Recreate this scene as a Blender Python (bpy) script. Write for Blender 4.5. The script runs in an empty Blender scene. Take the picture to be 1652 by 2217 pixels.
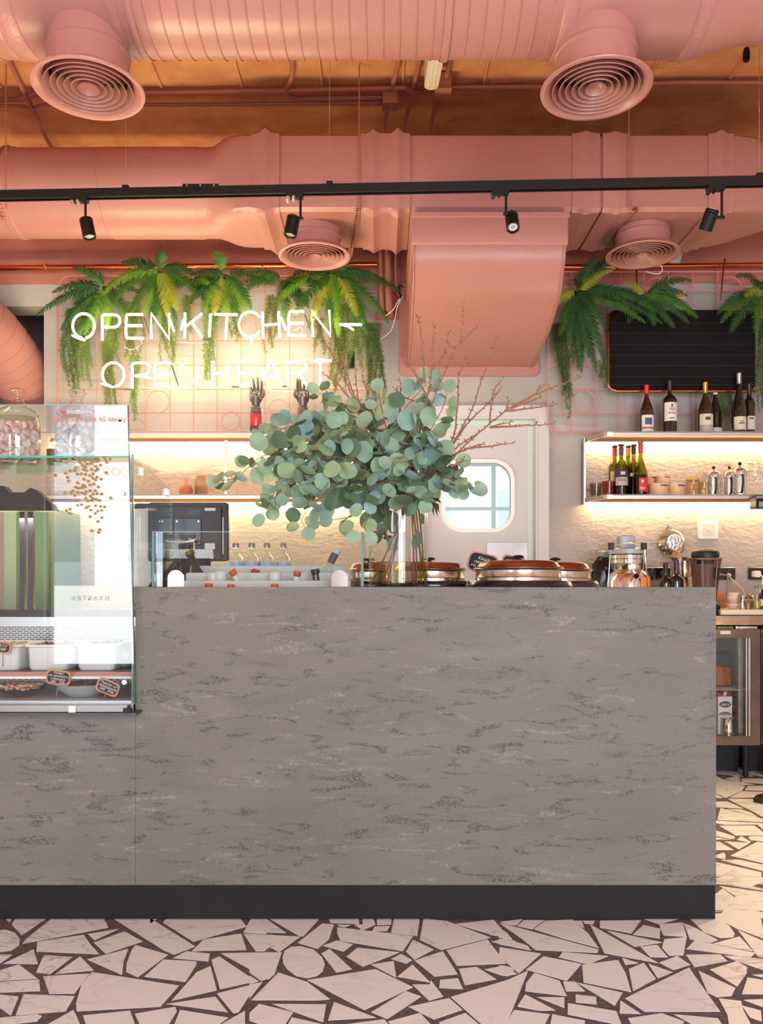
import bpy, bmesh, math, random
from mathutils import Vector, Matrix
random.seed(7)
PI = math.pi
sc = bpy.context.scene
COL = sc.collection
H = 1.208; F = 1800.0; CX = 826.0; HY = 1268.0

# ---------------- camera ----------------
cd = bpy.data.cameras.new('camera'); cam = bpy.data.objects.new('camera', cd); COL.objects.link(cam)
cam.location = (0, 0, H); cam.rotation_euler = (PI/2, 0, 0)
cd.sensor_fit = 'HORIZONTAL'; cd.sensor_width = 36.0; cd.lens = 36.0*F/1652.0
cd.shift_y = (HY-1108.5)/1652.0; cd.clip_start = 0.05; cd.clip_end = 200
sc.camera = cam

# ---------------- colour management ----------------
sc.view_settings.view_transform = 'Standard'
sc.view_settings.look = 'None'
sc.view_settings.gamma = 1.0
sc.view_settings.use_curve_mapping = False
sc.view_settings.exposure = 0.0
WORLD = 15.0          # daylight outside the shop windows
NEON = 20.0           # neon tubes
LED = 75.0            # warm strips under the shelves
try:
    sc.cycles.max_bounces = 10; sc.cycles.diffuse_bounces = 5; sc.cycles.transparent_max_bounces = 24
    sc.cycles.caustics_reflective = False; sc.cycles.caustics_refractive = False
    sc.cycles.sample_clamp_indirect = 6.0
    sc.cycles.use_denoising = True
except Exception: pass

# ---------------- world: street seen through the shop window ----------------
w = bpy.data.worlds.new('street_daylight'); sc.world = w; w.use_nodes = True
nt = w.node_tree; nt.nodes.clear()
def nd(t, **k):
    n = nt.nodes.new(t)
    for a, b in k.items(): setattr(n, a, b)
    return n
def mth(op, a, b=None, c=None):
    n = nd('ShaderNodeMath', operation=op)
    for i, v in enumerate((a, b, c)):
        if v is None: continue
        if isinstance(v, (int, float)): n.inputs[i].default_value = v
        else: nt.links.new(v, n.inputs[i])
    return n.outputs[0]
tc = nd('ShaderNodeTexCoord'); sp = nd('ShaderNodeSeparateXYZ'); nt.links.new(tc.outputs['Generated'], sp.inputs[0])
ay = mth('MAXIMUM', mth('ABSOLUTE', sp.outputs['Y']), 0.05)
u = mth('DIVIDE', sp.outputs['X'], ay); v = mth('DIVIDE', sp.outputs['Z'], ay)
wu = mth('LESS_THAN', mth('ABSOLUTE', mth('SUBTRACT', mth('FRACT', mth('MULTIPLY', u, 9.0)), 0.5)), 0.24)
wv = mth('LESS_THAN', mth('ABSOLUTE', mth('SUBTRACT', mth('FRACT', mth('MULTIPLY', v, 7.0)), 0.5)), 0.30)
win = mth('MULTIPLY', wu, wv)
def mixc(f, a, b):
    n = nd('ShaderNodeMix', data_type='RGBA')
    nt.links.new(f, n.inputs['Factor'])
    for i, q in ((6, a), (7, b)):
        if isinstance(q, tuple): n.inputs[i].default_value = q
        else: nt.links.new(q, n.inputs[i])
    return n.outputs[2]
fac = mixc(win, (0.72, 0.80, 0.90, 1), (0.36, 0.45, 0.58, 1))
fac = mixc(mth('GREATER_THAN', u, -0.345), mixc(win, (0.30, 0.36, 0.44, 1), (0.15, 0.20, 0.28, 1)), fac)
sky = mixc(mth('GREATER_THAN', v, 0.42), fac, (1.0, 1.02, 1.06, 1))
grd = mixc(mth('LESS_THAN', v, 0.0), sky, (0.80, 0.82, 0.84, 1))
bg = nd('ShaderNodeBackground'); nt.links.new(grd, bg.inputs[0]); bg.inputs[1].default_value = WORLD
wo = nd('ShaderNodeOutputWorld'); nt.links.new(bg.outputs[0], wo.inputs[0])

def area_light(name, loc, rot, sx, sy, power, col=(1, 1, 1), portal=False):
    l = bpy.data.lights.new(name, 'AREA'); l.shape = 'RECTANGLE'; l.size = sx; l.size_y = sy
    l.energy = power; l.color = col
    if portal: l.cycles.is_portal = True
    o = bpy.data.objects.new(name, l); o.location = loc; o.rotation_euler = rot; COL.objects.link(o); return o
area_light('window_portal_left', (-3.0, -3.0, 1.85), (PI/2, 0, 0), 1.3, 3.2, 1, portal=True)
area_light('window_portal_right', (1.5, -3.0, 1.85), (PI/2, 0, 0), 3.3, 3.2, 1, portal=True)
# kitchen ceiling lamp behind the door; ceiling lamps over the aisle, out of the frame on the right
area_light('kitchen_lamp', (1.2, 7.3, 2.9), (0, 0, 0), 1.6, 1.2, 34, (0.95, 1.0, 0.98))

# warm fill lights added low behind the bar, unseen, brightening shelves and ducts
area_light('bar_fill_light_left', (-1.45, 4.15, 1.0), (PI, 0, 0), 1.8, .3, 85, (1.0, .84, .46))
area_light('bar_fill_light_right', (1.9, 4.3, 0.85), (PI, 0, 0), 1.0, .3, 12, (1.0, .78, .44))

area_light('case_fill_light', (-1.95, 3.562, 1.50), (0, 0, 0), .95, .02, 7, (1.0, .98, .95))  # unseen fill light added inside the case to brighten its contents

def spot_light(name, loc, target, power, ang, col, blend=0.5, size=0.04):
    l = bpy.data.lights.new(name, 'SPOT'); l.energy = power; l.spot_size = math.radians(ang)
    l.spot_blend = blend; l.color = col; l.shadow_soft_size = size
    o = bpy.data.objects.new(name, l); o.location = loc
    o.rotation_euler = (Vector(target)-Vector(loc)).to_track_quat('-Z', 'Y').to_euler(); COL.objects.link(o); return o
spot_light('aisle_spot', (2.2, 3.62, 2.75), (2.0, 3.75, 0), 300, 66, (1.0, 0.72, 0.36), 0.9)

# ---------------- helpers ----------------
def P(px, py, Y): return Vector(((px-CX)/F*Y, Y, H-(py-HY)/F*Y))
def PZ(px, py, z):
    Y = (z-H)*F/(HY-py); return P(px, py, Y)
def lin(c):
    c = c/255.0
    return c/12.92 if c <= 0.04045 else ((c+0.055)/1.055)**2.4
def rgb(c): return (lin(c[0]), lin(c[1]), lin(c[2]), 1.0)
MATS = {}
def mat(name, c=(200, 200, 200), rough=0.5, metal=0.0, bump=None, var=None, spec=0.5, coat=0.0, sss=None, trans=0.0):
    if name in MATS: return MATS[name]
    m = bpy.data.materials.new(name); m.use_nodes = True; t = m.node_tree
    b = t.nodes['Principled BSDF']
    b.inputs['Base Color'].default_value = rgb(c); b.inputs['Roughness'].default_value = rough
    b.inputs['Metallic'].default_value = metal; b.inputs['Specular IOR Level'].default_value = spec
    if coat: b.inputs['Coat Weight'].default_value = coat
    if trans: b.inputs['Transmission Weight'].default_value = trans
    tcn = None
    if bump or var:
        tcn = t.nodes.new('ShaderNodeTexCoord')
    if bump:
        n = t.nodes.new('ShaderNodeTexNoise'); n.inputs['Scale'].default_value = bump[0]; n.inputs['Detail'].default_value = 4
        t.links.new(tcn.outputs['Object'], n.inputs['Vector'])
        bp = t.nodes.new('ShaderNodeBump'); bp.inputs['Strength'].default_value = bump[1]
        bp.inputs['Distance'].default_value = bump[2] if len(bump) > 2 else 0.01
        t.links.new(n.outputs['Fac'], bp.inputs['Height']); t.links.new(bp.outputs['Normal'], b.inputs['Normal'])
    if var:
        n = t.nodes.new('ShaderNodeTexNoise'); n.inputs['Scale'].default_value = var[0]; n.inputs['Detail'].default_value = 5
        t.links.new(tcn.outputs['Object'], n.inputs['Vector'])
        r = t.nodes.new('ShaderNodeValToRGB'); r.color_ramp.elements[0].position = 0.35; r.color_ramp.elements[1].position = 0.65
        c2 = var[1]; r.color_ramp.elements[0].color = rgb(c2); r.color_ramp.elements[1].color = rgb(c)
        t.links.new(n.outputs['Fac'], r.inputs[0]); t.links.new(r.outputs[0], b.inputs['Base Color'])
    MATS[name] = m; return m
def emis(name, col, s):
    if name in MATS: return MATS[name]
    m = bpy.data.materials.new(name); m.use_nodes = True; t = m.node_tree; b = t.nodes['Principled BSDF']
    b.inputs['Base Color'].default_value = (0.8, 0.8, 0.8, 1)
    b.inputs['Emission Color'].default_value = (*col, 1); b.inputs['Emission Strength'].default_value = s
    MATS[name] = m; return m
def glass(name, tint=(0.97, 0.99, 0.98), edge=(0.80, 0.88, 0.86), ior=1.5, rough=0.0, ep=0.80):
    """clear glass: straight-through light plus Fresnel reflection"""
    if name in MATS: return MATS[name]
    m = bpy.data.materials.new(name); m.use_nodes = True; t = m.node_tree; t.nodes.clear()
    o = t.nodes.new('ShaderNodeOutputMaterial'); tr = t.nodes.new('ShaderNodeBsdfTransparent')
    gl = t.nodes.new('ShaderNodeBsdfGlossy'); gl.inputs['Roughness'].default_value = rough
    f0 = ((ior-1)/(ior+1))**2
    lf = t.nodes.new('ShaderNodeLayerWeight'); lf.inputs[0].default_value = 0.5
    pw = t.nodes.new('ShaderNodeMath'); pw.operation = 'POWER'; pw.inputs[1].default_value = 5.0; t.links.new(lf.outputs['Facing'], pw.inputs[0])
    fr = t.nodes.new('ShaderNodeMath'); fr.operation = 'MULTIPLY_ADD'; fr.inputs[1].default_value = 0.85*(1-f0); fr.inputs[2].default_value = f0; t.links.new(pw.outputs[0], fr.inputs[0])
    lw = t.nodes.new('ShaderNodeLayerWeight'); lw.inputs[0].default_value = 0.35
    rp = t.nodes.new('ShaderNodeValToRGB'); rp.color_ramp.elements[0].color = (*tint, 1); rp.color_ramp.elements[1].color = (*edge, 1)
    rp.color_ramp.elements[0].position = ep
    t.links.new(lw.outputs['Facing'], rp.inputs[0]); t.links.new(rp.outputs[0], tr.inputs[0])
    mx = t.nodes.new('ShaderNodeMixShader'); t.links.new(fr.outputs[0], mx.inputs[0])
    t.links.new(tr.outputs[0], mx.inputs[1]); t.links.new(gl.outputs[0], mx.inputs[2])
    t.links.new(mx.outputs[0], o.inputs[0]); MATS[name] = m; return m

class MB:
    def __init__(s): s.v = []; s.f = []; s.m = []; s.mi = 0
    def add(s, vs, fs):
        b = len(s.v); s.v += [Vector(q) for q in vs]
        for f in fs: s.f.append([b+i for i in f]); s.m.append(s.mi)
        return s
    def box(s, x0, x1, y0, y1, z0, z1, M=None):
        vs = [Vector((x, y, z)) for x in (x0, x1) for y in (y0, y1) for z in (z0, z1)]
        if M: vs = [M @ q for q in vs]
        return s.add(vs, [(0, 1, 3, 2), (4, 6, 7, 5), (0, 4, 5, 1), (2, 3, 7, 6), (0, 2, 6, 4), (1, 5, 7, 3)])
    def rbox(s, x0, x1, y0, y1, z0, z1, r, M=None, seg=3, axis='z'):
        """box with rounded corners about one axis"""
        if axis == 'z': a0, a1, b0, b1, c0, c1 = x0, x1, y0, y1, z0, z1; mk = lambda a, b, c: Vector((a, b, c))
        elif axis == 'y': a0, a1, b0, b1, c0, c1 = x0, x1, z0, z1, y0, y1; mk = lambda a, b, c: Vector((a, c, b))
        else: a0, a1, b0, b1, c0, c1 = y0, y1, z0, z1, x0, x1; mk = lambda a, b, c: Vector((c, a, b))
        pts = rrect(a0, a1, b0, b1, r, seg); n = len(pts)
        e = min(r*0.3, abs(c1-c0)*0.25)
        def ins(k): 
            ca, cb = (a0+a1)/2, (b0+b1)/2
            return [(a+(e if a < ca else -e), b+(e if b < cb else -e)) for a, b in k]
        pi = ins(pts)
        vs = [mk(a, b, c0) for a, b in pi]+[mk(a, b, c0+e) for a, b in pts]+[mk(a, b, c1-e) for a, b in pts]+[mk(a, b, c1) for a, b in pi]
        if M: vs = [M @ q for q in vs]
        fs = [tuple(range(n))[::-1], tuple(range(3*n, 4*n))]
        for k in range(3):
            for i in range(n): j = (i+1) % n; fs.append((k*n+i, k*n+j, (k+1)*n+j, (k+1)*n+i))
        return s.add(vs, fs)
    def cyl(s, p0, p1, r0, r1=None, seg=20, cap=True):
        if r1 is None: r1 = r0
        p0 = Vector(p0); p1 = Vector(p1); d = (p1-p0).normalized()
        a = d.orthogonal().normalized(); b = d.cross(a)
        vs = []
        for p, r in ((p0, r0), (p1, r1)):
            for i in range(seg):
                t = 2*PI*i/seg; vs.append(p+(a*math.cos(t)+b*math.sin(t))*r)
        fs = [(i, (i+1) % seg, seg+(i+1) % seg, seg+i) for i in range(seg)]
        if cap: fs += [tuple(range(seg))[::-1], tuple(range(seg, 2*seg))]
        return s.add(vs, fs)
    def tube(s, pts, r, seg=8, closed=False, cap=True):
        pts = [Vector(p) for p in pts]; n = len(pts)
        rr = r if isinstance(r, (list, tuple)) else [r]*n
        a = None; vs = []
        for i, p in enumerate(pts):
            if closed: d = (pts[(i+1) % n]-pts[i-1])
            else: d = pts[min(i+1, n-1)]-pts[max(i-1, 0)]
            if d.length < 1e-9: d = Vector((0, 0, 1))
            d.normalize()
            if a is None: a = d.orthogonal().normalized()
            else:
                a = a-d*a.dot(d)
                if a.length < 1e-6: a = d.orthogonal()
                a.normalize()
            b = d.cross(a)
            for k in range(seg):
                t = 2*PI*k/seg; vs.append(p+(a*math.cos(t)+b*math.sin(t))*rr[i])
        fs = []
        for i in range(n if closed else n-1):
            j = (i+1) % n
            for k in range(seg): l = (k+1) % seg; fs.append((i*seg+k, i*seg+l, j*seg+l, j*seg+k))
        if cap and not closed: fs += [tuple(range(seg))[::-1], tuple(range((n-1)*seg, n*seg))]
        return s.add(vs, fs)
    def lathe(s, prof, c=(0, 0, 0), seg=32, M=None, close=False):
        """prof: list of (r, z)"""
        c = Vector(c); vs = []; n = len(prof)
        for r, z in prof:
            for k in range(seg):
                t = 2*PI*k/seg; q = Vector((r*math.cos(t), r*math.sin(t), z))
                vs.append((M @ q if M else q)+c)
        fs = []
        for i in range(n if close else n-1):
            j = (i+1) % n
            for k in range(seg): l = (k+1) % seg; fs.append((i*seg+k, i*seg+l, j*seg+l, j*seg+k))
        if not close:
            if prof[0][0] > 1e-5: fs.append(tuple(range(seg))[::-1])
            if prof[-1][0] > 1e-5: fs.append(tuple(range((n-1)*seg, n*seg)))
        return s.add(vs, fs)
    def shell(s, prof, c=(0, 0, 0), seg=32, M=None):
        """open lathe without end caps"""
        c = Vector(c); vs = []; n = len(prof)
        for r, z in prof:
            for k in range(seg):
                t = 2*PI*k/seg; q = Vector((r*math.cos(t), r*math.sin(t), z)); vs.append((M @ q if M else q)+c)
        fs = []
        for i in range(n-1):
            for k in range(seg): l = (k+1) % seg; fs.append((i*seg+k, i*seg+l, (i+1)*seg+l, (i+1)*seg+k))
        return s.add(vs, fs)
    def ball(s, c, rx, ry=None, rz=None, seg=14, rings=9):
        ry = rx if ry is None else ry; rz = rx if rz is None else rz; c = Vector(c); vs = []
        vs.append(c+Vector((0, 0, -rz)))
        for i in range(1, rings):
            ph = -PI/2+PI*i/rings
            for k in range(seg):
                t = 2*PI*k/seg; vs.append(c+Vector((rx*math.cos(ph)*math.cos(t), ry*math.cos(ph)*math.sin(t), rz*math.sin(ph))))
        vs.append(c+Vector((0, 0, rz))); fs = []
        for k in range(seg): fs.append((0, 1+(k+1) % seg, 1+k))
        for i in range(rings-2):
            for k in range(seg): l = (k+1) % seg; fs.append((1+i*seg+k, 1+i*seg+l, 1+(i+1)*seg+l, 1+(i+1)*seg+k))
        t = len(vs)-1
        for k in range(seg): fs.append((1+(rings-2)*seg+k, 1+(rings-2)*seg+(k+1) % seg, t))
        return s.add(vs, fs)
    def prism(s, poly, d):
        """poly: list of 3D points (planar), extruded by vector d"""
        poly = [Vector(p) for p in poly]; d = Vector(d); n = len(poly)
        vs = poly+[p+d for p in poly]
        fs = [tuple(range(n))[::-1], tuple(range(n, 2*n))]+[(i, (i+1) % n, n+(i+1) % n, n+i) for i in range(n)]
        return s.add(vs, fs)
    def torus(s, c, R, r, axis='z', seg=32, sg=8, a0=0, a1=2*PI):
        c = Vector(c); full = abs(a1-a0-2*PI) < 1e-6; n = seg
        pts = []
        for i in range(n if full else n+1):
            t = a0+(a1-a0)*i/n; q = (R*math.cos(t), R*math.sin(t))
            pts.append(c+{'z': Vector((q[0], q[1], 0)), 'y': Vector((q[0], 0, q[1])), 'x': Vector((0, q[0], q[1]))}[axis])
        return s.tube(pts, r, sg, closed=full)
    def build(s, name, m, parent=None, label=None, ang=35, kind=None, bevel=0):
        me = bpy.data.meshes.new(name); off = parent_loc(parent)
        me.from_pydata([tuple(q-off) for q in s.v], [], s.f)
        for x in (m if isinstance(m, (list, tuple)) else [m]): me.materials.append(x)
        if isinstance(m, (list, tuple)) and len(m) > 1: me.polygons.foreach_set('material_index', s.m)
        bm = bmesh.new(); bm.from_mesh(me)
        bmesh.ops.recalc_face_normals(bm, faces=bm.faces); bm.to_mesh(me); bm.free()
        me.polygons.foreach_set('use_smooth', [True]*len(me.polygons))
        try: me.set_sharp_from_angle(angle=math.radians(ang))
        except Exception: pass
        o = bpy.data.objects.new(name, me); COL.objects.link(o)
        if parent: o.parent = parent
        if label: o['label'] = label
        if kind: o['kind'] = kind
        if bevel:
            bv = o.modifiers.new('edge', 'BEVEL'); bv.width = bevel; bv.segments = 2; bv.limit_method = 'ANGLE'
        return o
def parent_loc(p):
    v = Vector((0, 0, 0))
    while p: v += p.location; p = p.parent
    return v
def rrect(a0, a1, b0, b1, r, seg=4):
    r = min(r, abs(a1-a0)/2.001, abs(b1-b0)/2.001); pts = []
    for cx, cy, s in ((a1-r, b1-r, 0), (a0+r, b1-r, PI/2), (a0+r, b0+r, PI), (a1-r, b0+r, 1.5*PI)):
        for i in range(seg+1): t = s+PI/2*i/seg; pts.append((cx+r*math.cos(t), cy+r*math.sin(t)))
    return pts
def thing(name, label, cat, loc=(0, 0, 0), group=None):
    o = bpy.data.objects.new(name, None); COL.objects.link(o); o.location = loc; o.empty_display_size = 0.05
    o['label'] = label; o['category'] = cat
    if group: o['group'] = group
    return o
def tag(o, label, cat, group=None):
    o['label'] = label; o['category'] = cat
    if group: o['group'] = group
    return o
def struct(o): o['kind'] = 'structure'; return o
def spline(pts, n=8):
    pts = [Vector(p) for p in pts]; out = []
    for i in range(len(pts)-1):
        p0 = pts[max(i-1, 0)]; p1 = pts[i]; p2 = pts[i+1]; p3 = pts[min(i+2, len(pts)-1)]
        for k in range(n):
            t = k/n; out.append(0.5*((2*p1)+(p2-p0)*t+(2*p0-5*p1+4*p2-p3)*t*t+(3*p1-p0-3*p2+p3)*t**3))
    out.append(pts[-1]); return out
def copy_tree(o, parent=None):
    c = o.copy(); COL.objects.link(c); c.parent = parent
    for ch in list(o.children): copy_tree(ch, c)
    return c
def text_mesh(s, size, name, m, parent, loc, rot=(PI/2, 0, 0), shear=0, ext=0.0004, mirror=False, label=None, align='CENTER', space=1.0, offset=0.0):
    cu = bpy.data.curves.new(name, 'FONT'); cu.body = s; cu.size = size; cu.shear = shear; cu.extrude = ext
    cu.align_x = align; cu.align_y = 'CENTER'; cu.resolution_u = 3; cu.space_line = 0.9; cu.space_character = space; cu.offset = offset
    to = bpy.data.objects.new(name, cu); COL.objects.link(to)
    dg = bpy.context.evaluated_depsgraph_get(); dg.update()
    me = bpy.data.meshes.new_from_object(to.evaluated_get(dg)); bpy.data.objects.remove(to)
    R = Matrix.Rotation(rot[2], 4, 'Z') @ Matrix.Rotation(rot[1], 4, 'Y') @ Matrix.Rotation(rot[0], 4, 'X')
    if mirror: R = R @ Matrix.Scale(-1, 4, (1, 0, 0))
    me.transform(Matrix.Translation(Vector(loc)-parent_loc(parent)) @ R)
    me.materials.clear(); me.materials.append(m); me.name = name
    o = bpy.data.objects.new(name, me); COL.objects.link(o); o.parent = parent
    if label: o['label'] = label
    return o

# ---------------- shared materials ----------------
pink = mat('pink_duct_paint', (174, 120, 114), 0.36, bump=(9, 0.18, 0.02), spec=0.45)
pinkd = mat('salmon_pipe_paint', (172, 110, 98), 0.45, bump=(20, 0.15))
black = mat('black_plastic', (18, 17, 19), 0.5)
blackm = mat('black_metal', (12, 11, 12), 0.45, spec=0.3)
chrome = mat('chrome', (225, 224, 224), 0.12, 1.0)
steel = mat('brushed_steel', (190, 186, 182), 0.28, 1.0, var=(30, (170, 166, 160)))
copper = mat('copper', (214, 118, 78), 0.22, 1.0)
white = mat('white_plastic', (238, 237, 235), 0.4)
GL = glass('clear_glass')
# ---------------- floor ----------------
grout = mat('dark_grout', (108, 97, 101), 0.8, var=(60, (84, 74, 78)), bump=(120, 0.3))
def marble():
    m = bpy.data.materials.new('white_marble'); m.use_nodes = True; t = m.node_tree; b = t.nodes['Principled BSDF']
    tcn = t.nodes.new('ShaderNodeTexCoord')
    n = t.nodes.new('ShaderNodeTexNoise'); n.inputs['Scale'].default_value = 2.6; n.inputs['Detail'].default_value = 8; n.inputs['Distortion'].default_value = 1.6
    mp = t.nodes.new('ShaderNodeMapping'); mp.inputs['Scale'].default_value = (1, 2.2, 1); mp.inputs['Rotation'].default_value = (0, 0, 0.5)
    t.links.new(tcn.outputs['Object'], mp.inputs[0]); t.links.new(mp.outputs[0], n.inputs['Vector'])
    r = t.nodes.new('ShaderNodeValToRGB'); e = r.color_ramp.elements
    e[0].position = 0.47; e[0].color = rgb((234, 238, 242)); e[1].position = 0.53; e[1].color = rgb((236, 240, 244))
    k = e.new(0.50); k.color = rgb((180, 180, 186))
    k = e.new(0.485); k.color = rgb((232, 235, 238)); k = e.new(0.515); k.color = rgb((233, 236, 240))
    t.links.new(n.outputs['Fac'], r.inputs[0])
    n2 = t.nodes.new('ShaderNodeTexNoise'); n2.inputs['Scale'].default_value = 0.9
    t.links.new(tcn.outputs['Object'], n2.inputs['Vector'])
    r2 = t.nodes.new('ShaderNodeValToRGB'); r2.color_ramp.elements[0].position = 0.42; r2.color_ramp.elements[1].position = 0.6
    t.links.new(n2.outputs['Fac'], r2.inputs[0])
    mx = t.nodes.new('ShaderNodeMix'); mx.data_type = 'RGBA'; t.links.new(r2.outputs[0], mx.inputs['Factor'])
    mx.inputs[6].default_value = rgb((236, 240, 244)); t.links.new(r.outputs[0], mx.inputs[7])
    t.links.new(mx.outputs[2], b.inputs['Base Color']); b.inputs['Roughness'].default_value = 0.28
    return m
MAR = marble()
def seg(o, s, L): return [[(o[0]+a/s, o[1]+b/s) for a, b in poly] for poly in L]
A = seg((0, 1970), 2.95, [
 [(75,95),(135,58),(385,58),(140,165)],[(0,58),(115,58),(60,82),(20,70)],[(0,130),(40,128),(100,150),(128,190),(120,230),(70,262),(0,270)],
 [(142,218),(170,185),(405,58),(635,62),(680,85),(692,115),(240,200)],[(238,205),(535,160),(580,225),(635,285),(232,268)],
 [(560,155),(762,122),(605,195)],[(598,210),(795,138),(912,203),(675,282),(615,225)],[(650,62),(890,62),(1248,235),(1110,288),(1050,262)],
 [(955,62),(1065,65),(960,88)],[(1040,82),(1090,65),(1505,65),(1575,108),(1235,205)],[(1615,68),(1700,68),(1700,155),(1555,145)],
 [(1555,152),(1740,160),(1790,180),(1690,265),(1640,265),(1600,220)],[(1300,190),(1540,152),(1575,258),(1225,265)],
 [(0,285),(80,288),(0,345)],[(215,252),(242,348),(20,345)],[(0,385),(120,350),(240,440),(0,455)],[(0,462),(250,445),(258,520),(0,530)],
 [(280,290),(465,302),(320,412),(230,400)],[(350,412),(512,298),(600,388)],[(555,318),(820,250),(790,330),(780,418)],
 [(865,225),(1075,288),(880,432),(805,398),(810,340),(840,260)],[(1105,310),(1190,265),(1340,280),(1332,330)],
 [(275,425),(572,408),(475,538),(315,538)],[(585,398),(1145,485),(1025,620),(490,650),(485,600),(520,480)],
 [(920,428),(1045,318),(1255,330),(1255,350),(1185,462)],[(1095,582),(1255,400),(1345,360),(1385,515)],
 [(1350,320),(1400,298),(1638,458),(1405,508)],[(1410,278),(1700,272),(1800,272),(1755,410),(1715,448)],
 [(0,542),(120,555),(70,678),(0,628)],[(150,540),(478,552),(420,650),(100,675)],[(0,690),(235,668),(270,680),(235,715),(0,740)],
 [(470,640),(515,740),(290,740)],[(530,675),(830,645),(865,740),(550,740)],[(860,665),(1120,620),(1130,650),(1075,740),(895,740)],
 [(1060,602),(1375,555),(1455,655)],[(1385,535),(1645,470),(1525,655),(1490,662)],[(1150,640),(1460,690),(1390,740),(1110,740)],
 [(1400,740),(1565,645),(1565,740)]])
B = seg((540, 1970), 2.95, [
 [(30,68),(72,68),(235,148),(0,145),(0,110)],[(100,70),(455,72),(345,170),(320,170)],[(0,155),(325,172),(190,272),(0,170)],
 [(0,185),(115,250),(40,265),(0,210)],[(465,88),(540,95),(508,190),(435,250),(308,212)],[(500,72),(700,72),(700,90),(520,85)],
 [(720,72),(790,72),(805,95),(725,92)],[(812,72),(908,72),(905,95),(815,98)],[(560,95),(645,98),(610,112),(580,108)],[(668,92),(798,98),(722,132)],
 [(800,108),(898,104),(880,135),(785,138)],[(560,112),(905,152),(1045,170),(980,265),(580,198),(560,150)],[(925,72),(1088,74),(1072,168),(905,148)],
 [(1112,74),(1262,78),(1540,178),(1225,258),(1088,192)],[(1315,90),(1560,76),(1652,170),(1652,182),(1545,160)],
 [(212,300),(225,262),(265,238),(330,234),(410,255),(465,305),(482,350),(468,395),(430,425),(370,438),(300,425),(240,380),(215,340)],
 [(0,275),(205,280),(148,410),(125,438),(75,455),(0,402)],[(0,420),(60,458),(0,475)],[(0,500),(0,478),(85,462),(0,570)],
 [(12,578),(185,402),(370,462),(515,572),(440,580)],[(468,230),(560,197),(662,222),(602,268)],[(460,280),(512,250),(655,380),(555,402)],
 [(620,300),(690,243),(960,272),(725,365)],[(1000,268),(1045,192),(1178,255),(1055,320)],[(905,315),(970,282),(1040,322),(1003,345)],
 [(775,350),(922,328),(938,435)],[(945,428),(1042,350),(1155,465)],[(1055,325),(1235,265),(1330,412),(1182,428)],
 [(1258,258),(1520,190),(1640,345),(1325,358)],[(1545,205),(1630,183),(1700,200),(1652,228)],
 [(370,450),(805,380),(1045,495),(735,642)],[(1040,478),(1152,478),(1158,448),(1238,555),(1148,582)],[(1212,500),(1218,448),(1332,438),(1365,508)],
 [(1338,378),(1450,365),(1578,445),(1375,482)],[(1500,382),(1625,358),(1700,375),(1652,425),(1610,420)],
 [(1285,558),(1652,448),(1782,388),(1640,740),(1490,740)],[(0,660),(62,602),(280,655),(225,740),(90,740),(0,710)],
 [(145,602),(490,605),(472,720),(360,680)],[(540,590),(810,690),(502,708)],[(270,688),(480,735),(470,745),(240,745)],
 [(1000,520),(1098,555),(880,700),(778,655)],[(1015,620),(1275,565),(1362,640),(1178,702)],[(885,715),(1090,660),(1160,735),(1160,745),(910,745)],
 [(600,735),(860,700),(900,745)],[(1210,720),(1380,660),(1480,745),(1225,745)]])
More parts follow.
